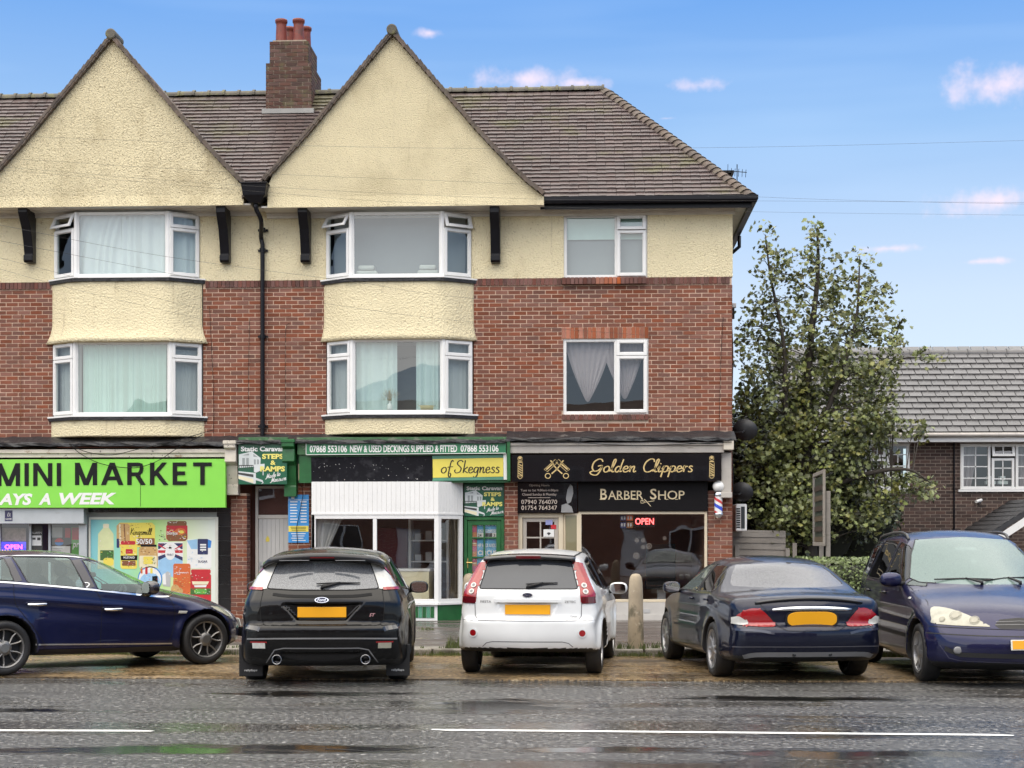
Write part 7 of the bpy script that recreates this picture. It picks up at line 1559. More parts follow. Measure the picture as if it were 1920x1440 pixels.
class Car:
    def __init__(s,name,label,loc,heading,S,paint,scale=.955):
        s.root=thing(name,label,'car',loc,'cars parked in front of the shops',R(heading));s.root.scale=(scale,)*3;WLOC[s.root.name]=Vector((0,0,0))
        s.S=S;s.paint=paint;s.b=Body(S);s.V,s.Q=s.b.mesh();s.N=s.b.grad(s.V,.008);s.N/=np.linalg.norm(s.N,axis=1)[:,None]+1e-9
        s.regs=[]
    def region(s,name,view,poly,m,smooth=5,push=0.0,mirror=True,label=None):
        if smooth>1:poly=cm2(poly,smooth)
        if view=='side':
            s.regs.append((name,'R',poly,m,push,label));s.regs.append((name,'L',poly,m,push,label))
        elif mirror=='y':
            s.regs.append((name,view,poly,m,push,label));s.regs.append((name,view,[(-a,b) for a,b in poly][::-1],m,push,label))
        else:s.regs.append((name,view,poly,m,push,label))
    def cut(s):
        V,Q,N=s.V,s.Q,s.N;done=np.zeros(len(V),bool)
        for (nm,view,poly,m,push,lab) in s.regs:
            a,b,c=AX[view];ok=view_ok(view,V,N) & ~done
            idx=np.where(ok)[0];d,qx,qz=poly_near(V[idx,a],V[idx,b],poly);near=d<.0135;idx=idx[near]
            V[idx,a]=qx[near];V[idx,b]=qz[near];done[idx]=True
            for _ in range(2):
                p=V[idx];fv=s.b.f(p[:,0],p[:,1],p[:,2]);e=np.zeros(3);e[c]=.006;q=p+e;r=p-e
                g=(s.b.f(q[:,0],q[:,1],q[:,2])-s.b.f(r[:,0],r[:,1],r[:,2]))/.012;V[idx,c]-=np.clip(fv/np.where(np.abs(g)<.2,np.sign(g)*.2+1e-9,g),-.01,.01)
        C=V[Q].mean(1);NC=N[Q].mean(1);part=np.full(len(Q),-1)
        S=s.S
        arch=np.zeros(len(Q),bool)
        for xw in (0,S['wb']):arch|=(np.hypot(C[:,0]-xw,C[:,2]-S['rw'])<S['ra']+.008)
        und=arch | ((NC[:,2]<-.55) & (C[:,2]<.4));part[und]=1000
        for k,(nm,view,poly,m,push,lab) in enumerate(s.regs):
            a,b,c=AX[view];ok=view_ok(view,C,NC) & (part==-1);idx=np.where(ok)[0];part[idx[inpoly(C[idx,a],C[idx,b],poly)]]=k
        s.bvh=BVHTree.FromPolygons([tuple(v) for v in V],[tuple(int(i) for i in q) for q in Q])
        out={}
        for k in sorted(set(part.tolist())):
            sel=Q[part==k];u,inv=np.unique(sel,return_inverse=True);vs=V[u].copy();nn=N[u]
            nm,m,push,lab=('body',s.paint,0,None) if k==-1 else ('underbody',car_black,0,None) if k==1000 else (s.regs[k][0],s.regs[k][3],s.regs[k][4],s.regs[k][5])
            if push:vs+=nn*push
            me=bpy.data.meshes.new(nm);me.from_pydata(vs.tolist(),[],inv.reshape(-1,4).tolist());me.materials.append(m);me.polygons.foreach_set('use_smooth',[True]*len(me.polygons));me.update()
            if k!=1000:me.normals_split_custom_set_from_vertices(nn.tolist())
            o=link(nm,me,s.root);out.setdefault(nm,[]).append((o,s.regs[k][1:3] if 0<=k<1000 else None))
            if lab:o['label']=lab
        s.parts=out;return out
    def hit(s,view,a,b):
        if view in ('L','R'):o,d=Vector((a,3 if view=='L' else-3,b)),Vector((0,-1 if view=='L' else 1,0))
        elif view=='rear':o,d=Vector((-4,a,b)),Vector((1,0,0))
        elif view=='front':o,d=Vector((8,a,b)),Vector((-1,0,0))
        else:o,d=Vector((a,b,4)),Vector((0,0,-1))
        co,n,i,ds=s.bvh.ray_cast(o,d)
        if co is None:return None,None
        g=s.b.grad(np.array([co]),.01)[0];n=Vector(g).normalized();return co,n
    def ribbon(s,view,pts,w,m,name='trim',closed=False,lift=.003,step=.03,parent=None,smooth=5):
        if smooth>1:pts=cm2(pts,smooth,closed)
        if closed:pts=pts+[pts[0]]
        q=[]
        for (a,b),(c,d) in zip(pts,pts[1:]):
            n=max(1,int(math.hypot(c-a,d-b)/step))
            q+=[(a+(c-a)*i/n,b+(d-b)*i/n) for i in range(n)]
        q.append(pts[-1]);H=[s.hit(view,a,b) for a,b in q];H=[x for x in H if x[0] is not None]
        if len(H)<2:return
        # drop jumps
        mb=MB();L_,R_=[],[]
        for i,(p,n) in enumerate(H):
            t=(H[min(i+1,len(H)-1)][0]-H[max(i-1,0)][0]);t=t.normalized() if t.length>1e-8 else Vector((1,0,0));sd=n.cross(t).normalized()
            L_.append(p+sd*w/2+n*lift);R_.append(p-sd*w/2+n*lift)
        k=len(H);mb.add(L_+R_,[(i,k+i,k+i+1,i+1) for i in range(k-1) if (H[i+1][0]-H[i][0]).length<.12]);o=mb.build(name,m,parent or s.root,world=False,smooth=True);return o
    def outline(s,name,w,m,out='window_seal',k=3):
        for o,(view,poly) in s.parts.get(name,[]):
            me=o.data;cnt={};a_,b_,_c=AX[view]
            for p in me.polygons:
                vs=list(p.vertices)
                for a,b in zip(vs,vs[1:]+vs[:1]):cnt.setdefault((min(a,b),max(a,b)),[]).append((a,b))
            nx={}
            for e in cnt.values():
                if len(e)==1:nx.setdefault(e[0][0],[]).append(e[0][1])
            best=[]
            seen=set()
            for st in list(nx):
                if st in seen:continue
                loop=[st];seen.add(st);cur=st
                while True:
                    c_=[q for q in nx.get(cur,[]) if q not in seen]
                    if not c_:break
                    cur=c_[0];seen.add(cur);loop.append(cur)
                if len(loop)>len(best):best=loop
            if len(best)<6:continue
            P_=[me.vertices[i].co.copy() for i in best]
            for _ in range(k):P_=[(P_[i-1]+P_[i]*2+P_[(i+1) % len(P_)])/4 for i in range(len(P_))]
            A_=np.array([tuple(p) for p in P_]);d_,_x,_z=poly_near(A_[:,a_],A_[:,b_],poly);keep=d_<.03;q=MB();run=[]
            for i in list(range(len(P_)))+[0]:
                if keep[i] and (not run or (P_[i]-run[-1]).length<.16):run.append(P_[i])
                else:
                    if len(run)>2:q.tube(run,w/2,6,caps=False)
                    run=[P_[i]] if keep[i] else []
            if len(run)>2:q.tube(run,w/2,6,caps=False)
            if q.f:q.build(out,m,o,world=False,smooth=True)
    def both(s,pts,w,m,name='trim',**kw):
        for v in ('R','L'):s.ribbon(v,pts,w,m,name,**kw)
    def local(s,view,a,b,lift=0.0,parent=None):
        """map (u, v, d) tangent to the body at a point: u to the viewer's right, v up"""
        p,n=s.hit(view,a,b);up=Vector((0,0,1));u=up.cross(n).normalized();v=n.cross(u).normalized()
        return lambda x,y,d:p+u*x+v*y+n*(d+lift)
    def put(s,name,mb,m,smooth=False,bevel=0,parent=None):return mb.build(name,m,parent or s.root,world=False,smooth=smooth,bevel=bevel)
    def wheels(s,r,w,rim_fn,ytrack,rim_m,tyre_m):
        tm=rm=None
        for xw in (0,s.S['wb']):
            for sg in (1,-1):
                if tm is None:
                    m=MB();Mx=Matrix.Rotation(R(-90),4,'X');rr=r*.70
                    m.lathe([(rr,-w/2+.02),(rr+.02,-w/2+.004),(r-.045,-w/2),(r-.018,-w/2+.008),(r-.004,-w/2+.03),(r,-w/2+.06),(r,w/2-.06),(r-.004,w/2-.03),(r-.018,w/2-.008),(r-.045,w/2),(rr+.02,w/2-.004),(rr,w/2-.02)],48,Mx)
                    o=m.build('wheel',tyre_m,s.root,smooth=True,world=False);tm=o.data
                    q=MB();rim_fn(q,rr,w,Mx);ro=q.build('rim',rim_m,o,smooth=False,world=False);rm=ro.data
                else:
                    o=link('wheel',tm,s.root);ro=link('rim',rm,o)
                o.location=(xw,sg*ytrack,r);o.rotation_euler=(0,random.uniform(0,1.2)*0+.3*xw,0 if sg>0 else math.pi)
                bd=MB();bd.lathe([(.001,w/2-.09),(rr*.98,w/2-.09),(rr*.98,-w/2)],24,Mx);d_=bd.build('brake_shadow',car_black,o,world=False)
def spokes(n,w0,w1,pair=0.0,curve=0.0,hub=.075,face=.015,thick=.03,lip=.018):
    def fn(q,rr,w,Mx):
        f0=w/2-face
        q.lathe([(rr+.002,w/2-.022),(rr+.004,w/2-.004),(rr-lip,w/2-.012),(rr-lip-.004,w/2-.05),(rr-.02,-w/2)],48,Mx)
        q.lathe([(.001,f0+.005),(hub*.6,f0+.005),(hub*.8,f0-.002),(hub,f0-.012),(hub,f0-.06)],20,Mx)
        for i in range(n):
            for sg in ((-1,1) if pair else (0,)):
                a0=2*math.pi*i/n+sg*pair*.35;a1=2*math.pi*i/n+sg*pair;segs=5;vs=[]
                for k in range(segs+1):
                    t=k/segs;rad=hub*.85+(rr-lip-hub*.85)*t;a=a0+(a1-a0)*t+curve*math.sin(t*math.pi)*(sg or 1);ww=(w0+(w1-w0)*t)/2;zf=f0-.010*math.sin(t*math.pi)-.012*(1-t)*0
                    cx,cy=rad*math.cos(a),rad*math.sin(a);tx,ty=-math.sin(a),math.cos(a)
                    vs+=[(cx+tx*ww,cy+ty*ww,zf-.006),(cx,cy,zf),(cx-tx*ww,cy-ty*ww,zf-.006),(cx-tx*ww,cy-ty*ww,zf-thick),(cx+tx*ww,cy+ty*ww,zf-thick)]
                q.add([Mx@Vector(v) for v in vs],[(k*5+j,k*5+(j+1) % 5,(k+1)*5+(j+1) % 5,(k+1)*5+j) for k in range(segs) for j in range(5)])
    return fn
def loft(mb,secs,mi=0,cap=True):
    n=len(secs[0]);vs=[p for s_ in secs for p in s_];fs=[(i*n+j,i*n+(j+1) % n,(i+1)*n+(j+1) % n,(i+1)*n+j) for i in range(len(secs)-1) for j in range(n)]
    if cap:fs+=[tuple(range(n-1,-1,-1)),tuple((len(secs)-1)*n+j for j in range(n))]
    mb.add(vs,fs,mi)
def paint_mat(name,col,metal=.0,rough=.3,drops=.25,coat=.85):
    m=bpy.data.materials.new(name);m.use_nodes=True;t=m.node_tree;b=t.nodes['Principled BSDF'];L=t.links.new
    geo=t.nodes.new('ShaderNodeNewGeometry');n=t.nodes.new('ShaderNodeTexNoise');n.inputs['Scale'].default_value=1.7;n.inputs['Detail'].default_value=5;L(geo.outputs['Position'],n.inputs['Vector'])
    mx=t.nodes.new('ShaderNodeMix');mx.data_type='RGBA';L(n.outputs[0],mx.inputs[0]);mx.inputs[6].default_value=(*[c*.8 for c in col],1);mx.inputs[7].default_value=(*[c*1.2+.002 for c in col],1)
    mi_=t.nodes.new('ShaderNodeMix');mi_.data_type='RGBA';L(geo.outputs['Backfacing'],mi_.inputs[0]);L(mx.outputs[2],mi_.inputs[6]);mi_.inputs[7].default_value=(.02,.02,.022,1);L(mi_.outputs[2],b.inputs['Base Color'])
    b.inputs['Metallic'].default_value=metal;b.inputs['Roughness'].default_value=rough;b.inputs['Coat Weight'].default_value=coat;b.inputs['Coat Roughness'].default_value=.02;b.inputs['Specular IOR Level'].default_value=.5 if col[0]>.3 else .08
    d=t.nodes.new('ShaderNodeTexVoronoi');d.inputs['Scale'].default_value=75;L(geo.outputs['Position'],d.inputs['Vector'])
    sp=t.nodes.new('ShaderNodeSeparateXYZ');L(geo.outputs['Normal'],sp.inputs[0]);mr=t.nodes.new('ShaderNodeMapRange');mr.inputs[1].default_value=.25;mr.inputs[2].default_value=.85;mr.inputs[3].default_value=.0;mr.inputs[4].default_value=drops;L(sp.outputs[2],mr.inputs[0])
    dr=t.nodes.new('ShaderNodeMapRange');dr.inputs[1].default_value=.0;dr.inputs[2].default_value=.42;dr.inputs[3].default_value=1;dr.inputs[4].default_value=0;L(d.outputs['Distance'],dr.inputs[0])
    bp=t.nodes.new('ShaderNodeBump');bp.inputs['Distance'].default_value=.004;L(mr.outputs[0],bp.inputs['Strength']);L(dr.outputs[0],bp.inputs['Height']);L(bp.outputs[0],b.inputs['Coat Normal']);L(bp.outputs[0],b.inputs['Normal'])
    MATS[name]=m;return m
car_black=mat('car_black_plastic',(.008,.008,.009),.55,var=.2)
seal_m=mat('rubber_seal',(.006,.006,.007),.4,var=.1)
gap_m=mat('panel_gap',(.002,.002,.002),.8,var=.1)
tyre_m=mat('tyre_rubber',(.012,.012,.013),.6,var=.25,vscale=20)
navy1=paint_mat('navy_paint',(.013,.016,.060),.55,.34)
navy2=paint_mat('midnight_paint',(.005,.007,.022),.3,.3)
navy3=paint_mat('blue_paint',(.011,.012,.050),.5,.36)
black1=paint_mat('black_paint',(.003,.003,.0035),.0,.3,.12,.65)
white1=paint_mat('white_paint',(.78,.80,.81),0,.35,.15)
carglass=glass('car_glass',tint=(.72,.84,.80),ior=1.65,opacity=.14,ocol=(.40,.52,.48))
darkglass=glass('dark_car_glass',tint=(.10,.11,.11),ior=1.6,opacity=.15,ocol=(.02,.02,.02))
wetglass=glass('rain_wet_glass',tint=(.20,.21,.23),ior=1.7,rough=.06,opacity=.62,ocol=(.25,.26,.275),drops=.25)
wetskyglass=glass('rain_and_sky_film_glass',tint=(.3,.3,.32),ior=1.8,rough=.08,opacity=.66,ocol=(.155,.155,.165),drops=.26)  # film holds rain beads and also paints in the reflected sky's grey
skyfilmglass=glass('sky_film_windscreen',tint=(.45,.52,.50),ior=1.65,opacity=.60,ocol=(.215,.30,.275),drops=.10)  # pale film colour stands in for sky reflected off the windscreen
plate_y=mat('plate_yellow',(.82,.38,.012),.35,var=.04)
plate_w=mat('plate_white',(.72,.72,.66),.35,var=.03)
lamp_red=mat('lamp_red',(.30,.006,.010),.12,var=.15,vscale=30,coat=1)
lamp_dred=mat('lamp_dark_red',(.10,.004,.008),.12,var=.15,coat=1)
lamp_clear=mat('lamp_clear',(.56,.56,.53),.10,var=.12,vscale=30,coat=1)
lamp_cream=mat('lamp_hazed',(.33,.32,.25),.15,var=.15,vscale=18,coat=1)
alloy=mat('alloy_silver',(.50,.50,.51),.3,metal=.85,var=.06)
alloy_dk=mat('alloy_dark',(.035,.035,.037),.35,metal=.6,var=.1)
seat_m=mat('seat_fabric',(.05,.05,.055),.9,var=.15)
mirror_g=mat('mirror_glass',(.80,.85,.86),.02,metal=1,var=.01)
grey_pl=mat('grey_bumper_plastic',(.20,.20,.205),.45,var=.1)
def interior(c,seats_x,floor_z=.30,w=.36,bench=True,dash_x=1.75,dash_z=.92,drv=-1):
    for sx in seats_x:
        for sg in (1,-1):
            m=MB();blob(m,(sx,sg*w,floor_z+.22),(.26,.24,.10));Mr=Matrix.Translation((sx-.22,sg*w,floor_z+.25))@Matrix.Rotation(R(-14),4,'Y')
            blob(m,(0,0,.30),(.09,.23,.32),Mr);blob(m,(-.01,0,.70),(.055,.13,.09),Mr);c.put('seat',m,seat_m,True)
    m=MB();blob(m,(dash_x,0,dash_z-.12),(.30,.66,.13));c.put('dashboard',m,seat_m,True)
    m=MB();pr_=[];Mw=Matrix.Translation((dash_x-.36,drv*w,dash_z-.02))@Matrix.Rotation(R(-62),4,'Y');m.tube([Mw@Vector((.18*math.cos(a),.18*math.sin(a),0)) for a in [i*math.pi/12 for i in range(25)]],.015,6);m.tube([Mw@Vector((-.17,0,0)),Mw@Vector((.17,0,0))],.02,5);c.put('steering_wheel',m,seat_m,True)
    m=MB();blob(m,(dash_x-.52,0,dash_z+.27),(.015,.11,.035));c.put('rear_view_mirror',m,seat_m,True)
def wing_mirror(c,x,y,z,sg,m_,size=(.07,.115,.075),glass_back=True):
    o=MB();blob(o,(x,sg*(y+.13),z),size,e=.75);b_=c.put('wing_mirror',o,m_,True)
    a=MB();a.tube([(x+.02,sg*(y-.03),z-.05),(x+.01,sg*(y+.05),z-.04),(x,sg*(y+.09),z-.03)],[.03,.024,.03],8);c.put('mirror_arm',a,car_black,True,parent=b_)
    g=MB();n=20;g.add([(x-size[0]*1.01,sg*(y+.13)+size[1]*.80*math.copysign(abs(math.cos(t))**.6,math.cos(t)),z+size[2]*.78*math.copysign(abs(math.sin(t))**.6,math.sin(t))) for t in [2*math.pi*i/n for i in range(n)]],[tuple(range(n))]);c.put('mirror_glass',g,mirror_g,parent=b_)
def plate(c,view,a,b,m_,w=.52,h=.111,lift=.012,oval=False,name='number_plate',drop=0):
    T=c.local(view,a,b,lift);q=MB()
    if oval:
        pts=[(math.copysign(min(1,abs(math.cos(t))**.45),math.cos(t))*w/2,math.copysign(abs(math.sin(t))**.7,math.sin(t))*h/2) for t in [2*math.pi*i/32 for i in range(32)]]
        q.tprism(T,pts,-.01,0)
    else:q.tbox(T,-w/2,w/2,-h/2,h/2,-.012,0)
    return c.put(name,q,m_,bevel=.003)
def car_text(c,view,a,b,txt,w,h,m_,name='badge_lettering',bold=.01,lift=.006,shear=0):
    T=c.local(view,a,b,lift);q=MB();add_text(q,txt,T,-w/2,w/2,-h/2,h/2,0,bold=bold,shear=shear);return c.put(name,q,m_)
def oval_badge(c,view,a,b,w=.14,h=.056):
    T=c.local(view,a,b,.004);q=MB();E=lambda k:[(w/2*k*math.cos(t),h/2*k*math.sin(t)) for t in [2*math.pi*i/28 for i in range(28)]]
    q.tprism(T,E(1.0),0,.006);o=c.put('badge',q,chrome);q=MB();q.tpoly(T,E(.84),.0075);c.put('badge_field',q,mat('badge_navy',(.01,.015,.05),.2),parent=o)
    q=MB();add_text(q,'Ford',T,-w*.30,w*.30,-h*.24,h*.26,.009,shear=.25,bold=.004);c.put('badge_lettering',q,chrome,parent=o)
def wiper(c,view,p0,p1,pv,m_=None):
    T=None;A,n=c.hit(view,*p0);B_,n2=c.hit(view,*p1);C_,n3=c.hit(view,*pv);q=MB()
    q.tube([A+n*.025,(A+B_)/2+n*.032,B_+n2*.02],[.008,.012,.007],6);q.tube([C_+n3*.005,C_+n3*.03,(A*.45+B_*.55)+n*.04],[.022,.018,.009],6);return c.put('wiper',q,car_black,True)
def reg_ref(x):return x
gY=.012
# ------------------------------------------------------------------ black hatchback (rear to the camera)
S=dict(wb=2.64,rw=.32,ra=.365,bow_r=.14,bow_f=.35,crown=.075,zroof=1.42,k=.085,flare=.028,
 prof=[(-.62,.20),(-.78,.25),(-.85,.38),(-.875,.54),(-.865,.635),(-.80,.675),(-.795,.80),(-.78,.92),(-.74,1.0),(-.67,1.11),(-.57,1.28),(-.51,1.375),(-.40,1.42),(.0,1.46),(.6,1.48),(1.1,1.47),(1.5,1.42),(1.85,1.30),(2.3,1.10),(2.55,1.0),(2.9,.93),(3.2,.84),(3.38,.74),(3.48,.60),(3.5,.42),(3.42,.26),(3.25,.19)],
 wplan=[(-.90,.77),(-.78,.83),(-.5,.87),(0,.905),(.6,.905),(2.0,.905),(2.64,.91),(3.0,.87),(3.3,.78),(3.5,.6)],
 wroof=[(-.8,.56),(-.5,.595),(0,.63),(.6,.655),(1.3,.65),(1.9,.60),(2.4,.68),(3.5,.7)],belt=[(-.9,.78),(-.4,.90),(1.0,.95),(2.2,.92),(3.5,.80)],crease=[(-.9,.66),(0,.84),(2.6,.80),(3.5,.7)])
def ex(x,ay,z,F):   # number-plate recess in the tailgate, diffuser notch
    hw=.33+(z-.78)*.9
    s_=np.maximum(np.maximum(np.abs(z-.785)-.082,ay-hw),np.abs(x+.84)-.10);F=smax(F,-s_,.03)
    s_=np.maximum(np.maximum(z-.33+ay*.12,ay-.58),x+.72);return np.maximum(F,-np.maximum(np.maximum(z-.36,ay-.52-(.36-z)*.5),x+.79))
S['extra']=ex
c=Car('black_hatchback','black sporty hatchback seen from behind, with mudflaps and twin exhausts',(-2.79,16.69,gY),95,S,black1)
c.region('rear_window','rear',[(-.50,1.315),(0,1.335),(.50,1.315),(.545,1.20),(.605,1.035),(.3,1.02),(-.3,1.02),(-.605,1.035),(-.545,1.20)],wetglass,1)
c.region('tail_lamp','rear',[(.505,1.315),(.59,1.30),(.80,1.08),(.80,1.02),(.607,1.03),(.55,1.20)],lamp_clear,1,.006,'y')
c.region('tailgate','rear',[(-.64,1.03),(.64,1.03),(.665,.85),(.655,.70),(.61,.645),(-.61,.645),(-.655,.70),(-.665,.85)],black1,1)
c.region('front_side_window','side',[(.72,1.36),(1.30,1.34),(1.62,1.24),(2.02,1.00),(1.9,.97),(.72,.99)],darkglass,1)
c.region('rear_side_window','side',[(.62,1.36),(.62,1.0),(-.15,1.04),(-.22,1.10),(.1,1.33)],darkglass,1)
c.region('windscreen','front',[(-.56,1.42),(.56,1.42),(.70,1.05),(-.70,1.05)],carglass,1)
c.region('rear_bumper','rear',[(-1,.645),(1,.645),(1,.15),(-1,.15)],black1,1)
c.cut()
for w_ in ('rear_window','windscreen','front_side_window','rear_side_window','quarter_window','front_quarter_light'):c.outline(w_,.015,seal_m)
for v in (1,-1):
    c.ribbon('rear',[(v*.64,1.02),(v*.665,.85),(v*.655,.70),(v*.61,.645),(0,.642)],.007,gap_m,'panel_gap',smooth=1)
    q=MB();T=c.local('rear',v*.72,1.05,.012);c.ribbon('rear',[(v*.645,1.03),(v*.80,1.035)],.035,lamp_red,'lamp_base',lift=.010,smooth=1)
    c.ribbon('rear',[(v*.80,1.04),(v*.70,1.20),(v*.61,1.30)],.022,lamp_red,'lamp_edge',lift=.010,smooth=1)
    c.ribbon('rear',[(v*.74,.43),(v*.60,.43)],.06,lamp_clear if v>0 else lamp_cream,'fog_lamp',lift=.006,smooth=1);c.ribbon('rear',[(v*.76,.468),(v*.58,.468)],.014,lamp_red,'reflector',lift=.008,smooth=1)
    e_=MB();Mx=Matrix.Translation((-.86,v*.47-.0,.285))@Matrix.Rotation(R(90),4,'Y');e_.lathe([(.038,.25),(.040,.01),(.048,-.005),(.054,.0),(.054,.25)],24,Mx);e_.lathe([(.001,.12),(.04,.12)],20,Mx);c.put('exhaust_tip',e_,mat('exhaust_steel',(.30,.30,.31),.25,metal=1),True)
    f_=MB();f_.box(-.40,-.385,v*.80-.13,v*.80+.13,.07,.42);fl_=c.put('mudflap',f_,car_black,bevel=.01)
    q=MB();add_text(q,'rallyflapz',lambda a_,b_,d_:Vector((-.404,v*.80-a_,b_)),-.07,.07,.12,.15,0,bold=.01);c.put('mudflap_print',q,offwhite,parent=fl_)
    c.ribbon('rear',[(v*.80,.625),(v*.70,.615),(v*.66,.60)],.05,mat('bumper_sheen',(.03,.03,.032),.2,coat=1),'bumper_corner',lift=.004)
c.ribbon('rear',[(-.80,.50),(-.3,.51),(.3,.51),(.80,.50)],.016,grey_pl,'bumper_line',lift=.004)
c.ribbon('rear',[(-.60,.24),(-.50,.385),(-.40,.405),(.40,.405),(.50,.385),(.60,.24)],.012,grey_pl,'diffuser_edge',smooth=1)
c.ribbon('rear',[(-.53,.975),(-.3,.955),(.3,.955),(.53,.975)],.035,gap_m,'grab_handle',lift=.004)
sp_=MB();secs=[]
for i in range(21):
    y=-.66+1.32*i/20;t=(y/.66)**2;zz=1.405-.055*t-.05*t**6;xx=-.70+.10*t+.10*t**6;ln=.30-.08*t
    secs.append([Vector((xx+ln,y,zz+.022)),Vector((xx+.05,y,zz+.012)),Vector((xx,y,zz-.012)),Vector((xx+.01,y,zz-.05)),Vector((xx+.09,y,zz-.058)),Vector((xx+ln,y,zz-.03))])
loft(sp_,secs);sp=c.put('roof_spoiler',sp_,black1,True)
q=MB();[q.box(-.712,-.69,y0,y1,1.335,1.343) for y0,y1 in ((-.46,-.14),(.14,.46))];c.put('spoiler_slot',q,grey_pl,parent=sp)
q=MB();q.box(-.708,-.69,-.13,.13,1.362,1.376);c.put('high_brake_lamp',q,lamp_dred,parent=sp)
plate(c,'rear',0,.785,plate_y,lift=.02);oval_badge(c,'rear',0,.915,.15,.062);car_text(c,'rear',-.535,.755,'ST',.065,.035,mat('badge_pink',(.55,.30,.32),.4),shear=.3,bold=.02)
wiper(c,'rear',(.06,1.075),(-.40,1.085),(.0,1.04));wing_mirror(c,1.62,.86,.99,-1,black1);wing_mirror(c,1.62,.86,.99,1,black1)
c.both([(.68,1.0),(.66,.8),(.64,.5),(.55,.36)],.0055,gap_m,'panel_gap');interior(c,[1.25],dash_x=1.95)
c.wheels(.318,.225,spokes(5,.075,.06,hub=.08),.79,alloy_dk,tyre_m)
# ------------------------------------------------------------------ white hatchback (rear to the camera)
S=dict(wb=2.486,rw=.30,ra=.345,bow_r=.12,bow_f=.35,crown=.07,zroof=1.40,k=.075,flare=.035,
 prof=[(-.46,.27),(-.60,.30),(-.66,.42),(-.675,.56),(-.665,.65),(-.605,.685),(-.60,.83),(-.595,.95),(-.565,1.02),(-.47,1.20),(-.40,1.34),(-.34,1.395),(-.1,1.425),(.4,1.455),(.9,1.455),(1.3,1.41),(1.6,1.33),(1.95,1.16),(2.25,1.02),(2.6,.94),(2.95,.84),(3.15,.70),(3.24,.52),(3.22,.34),(3.05,.24)],
 wplan=[(-.70,.71),(-.58,.76),(-.3,.80),(0,.825),(.6,.83),(1.9,.83),(2.486,.84),(2.8,.80),(3.05,.70),(3.24,.5)],
 wroof=[(-.6,.52),(-.35,.555),(0,.585),(.6,.60),(1.3,.59),(1.9,.58),(2.4,.65),(3.3,.6)],belt=[(-.7,.98),(0,.97),(1.0,.93),(2.2,.90),(3.3,.78)],crease=[(-.7,.64),(0,.82),(2.5,.78),(3.3,.7)])
def ex(x,ay,z,F):
    hw=.30+(z-.76)*.55
    s_=np.maximum(np.maximum(np.abs(z-.755)-.085,ay-hw),np.abs(x+.64)-.07);return smax(F,-s_,.03)
S['extra']=ex
c=Car('white_hatchback','small white hatchback seen from behind with tall red tail lamps',(-.63,17.72,gY),86,S,white1)
c.region('rear_window','rear',[(-.485,1.315),(0,1.33),(.485,1.315),(.515,1.20),(.57,1.0),(-.57,1.0),(-.515,1.20)],glass('grey_rear_glass',tint=(.05,.055,.06),ior=1.6,rough=.05,opacity=.86,ocol=(.055,.06,.07),drops=.06),1)
c.region('tail_lamp','rear',[(.50,1.315),(.60,1.29),(.76,.94),(.76,.845),(.605,.845),(.59,1.0),(.535,1.18)],lamp_red,1,.008,'y')
c.region('tailgate','rear',[(-.595,1.0),(.595,1.0),(.615,.85),(.61,.69),(.57,.64),(-.57,.64),(-.61,.69),(-.615,.85)],white1,1)
c.region('front_side_window','side',[(.62,1.36),(1.15,1.34),(1.5,1.24),(1.92,.98),(1.8,.95),(.62,.97)],darkglass,1)
c.region('rear_side_window','side',[(.54,1.36),(.54,.98),(-.12,1.04),(-.25,1.14),(-.05,1.31)],darkglass,1)
c.region('windscreen','front',[(-.52,1.38),(.52,1.38),(.66,1.03),(-.66,1.03)],carglass,1)
c.region('rear_bumper','rear',[(-1,.64),(1,.64),(1,.15),(-1,.15)],white1,1)
c.cut()
for w_ in ('rear_window','windscreen','front_side_window','rear_side_window','quarter_window','front_quarter_light'):c.outline(w_,.015,seal_m)
for v in (1,-1):
    c.ribbon('rear',[(v*.595,.99),(v*.615,.85),(v*.61,.69),(v*.57,.64),(0,.637)],.008,mat('soft_gap',(.10,.10,.11),.7),'panel_gap',smooth=1)
    c.ribbon('rear',[(v*.63,.64),(v*.80,.645)],.007,MATS['soft_gap'],'panel_gap',smooth=1)
    c.ribbon('rear',[(v*.61,.87),(v*.76,.875)],.075,lamp_dred,'lamp_base',lift=.012,smooth=1)
    for zz,yy in ((1.035,.635),(.965,.655)):
        T=c.local('rear',v*yy,zz,.012);q=MB();q.tprism(T,[(.033*math.cos(a),.033*math.sin(a)) for a in [i*.35 for i in range(18)]],0,.006);o=c.put('indicator_ring',q,lamp_clear);q=MB();q.tpoly(T,[(.018*math.cos(a),.018*math.sin(a)) for a in [i*.5 for i in range(12)]],.008);c.put('indicator_bulb',q,grey_pl,parent=o)
    T=c.local('rear',v*.625,.50,.004);q=MB();C_=lambda r_:[(r_*math.cos(a),r_*math.sin(a)) for a in [i*.262 for i in range(24)]];q.tprism(T,C_(.052),0,.006);o=c.put('reflector_ring',q,white1);q=MB();q.tpoly(T,C_(.037),.009);c.put('reflector',q,lamp_red,parent=o)
    wing_mirror(c,1.52,.80,.955,v,white1)
    c.ribbon('top',[(-.30,v*.50),(.2,v*.525),(1.0,v*.52)],.022,gap_m,'roof_channel',smooth=1)
c.ribbon('rear',[(-.52,.34),(-.47,.385),(-.40,.40),(.40,.40),(.47,.385),(.52,.34)],.008,MATS['soft_gap'],'bumper_line',smooth=1)
sp_=MB();secs=[]
for i in range(19):
    y=-.53+1.06*i/18;t=(y/.53)**2;zz=1.385-.03*t;xx=-.50+.05*t;secs.append([Vector((xx+.2,y,zz+.022)),Vector((xx+.04,y,zz+.006)),Vector((xx,y,zz-.012)),Vector((xx+.012,y,zz-.038)),Vector((xx+.09,y,zz-.04)),Vector((xx+.2,y,zz-.02))])
loft(sp_,secs);sp=c.put('roof_spoiler',sp_,white1,True)
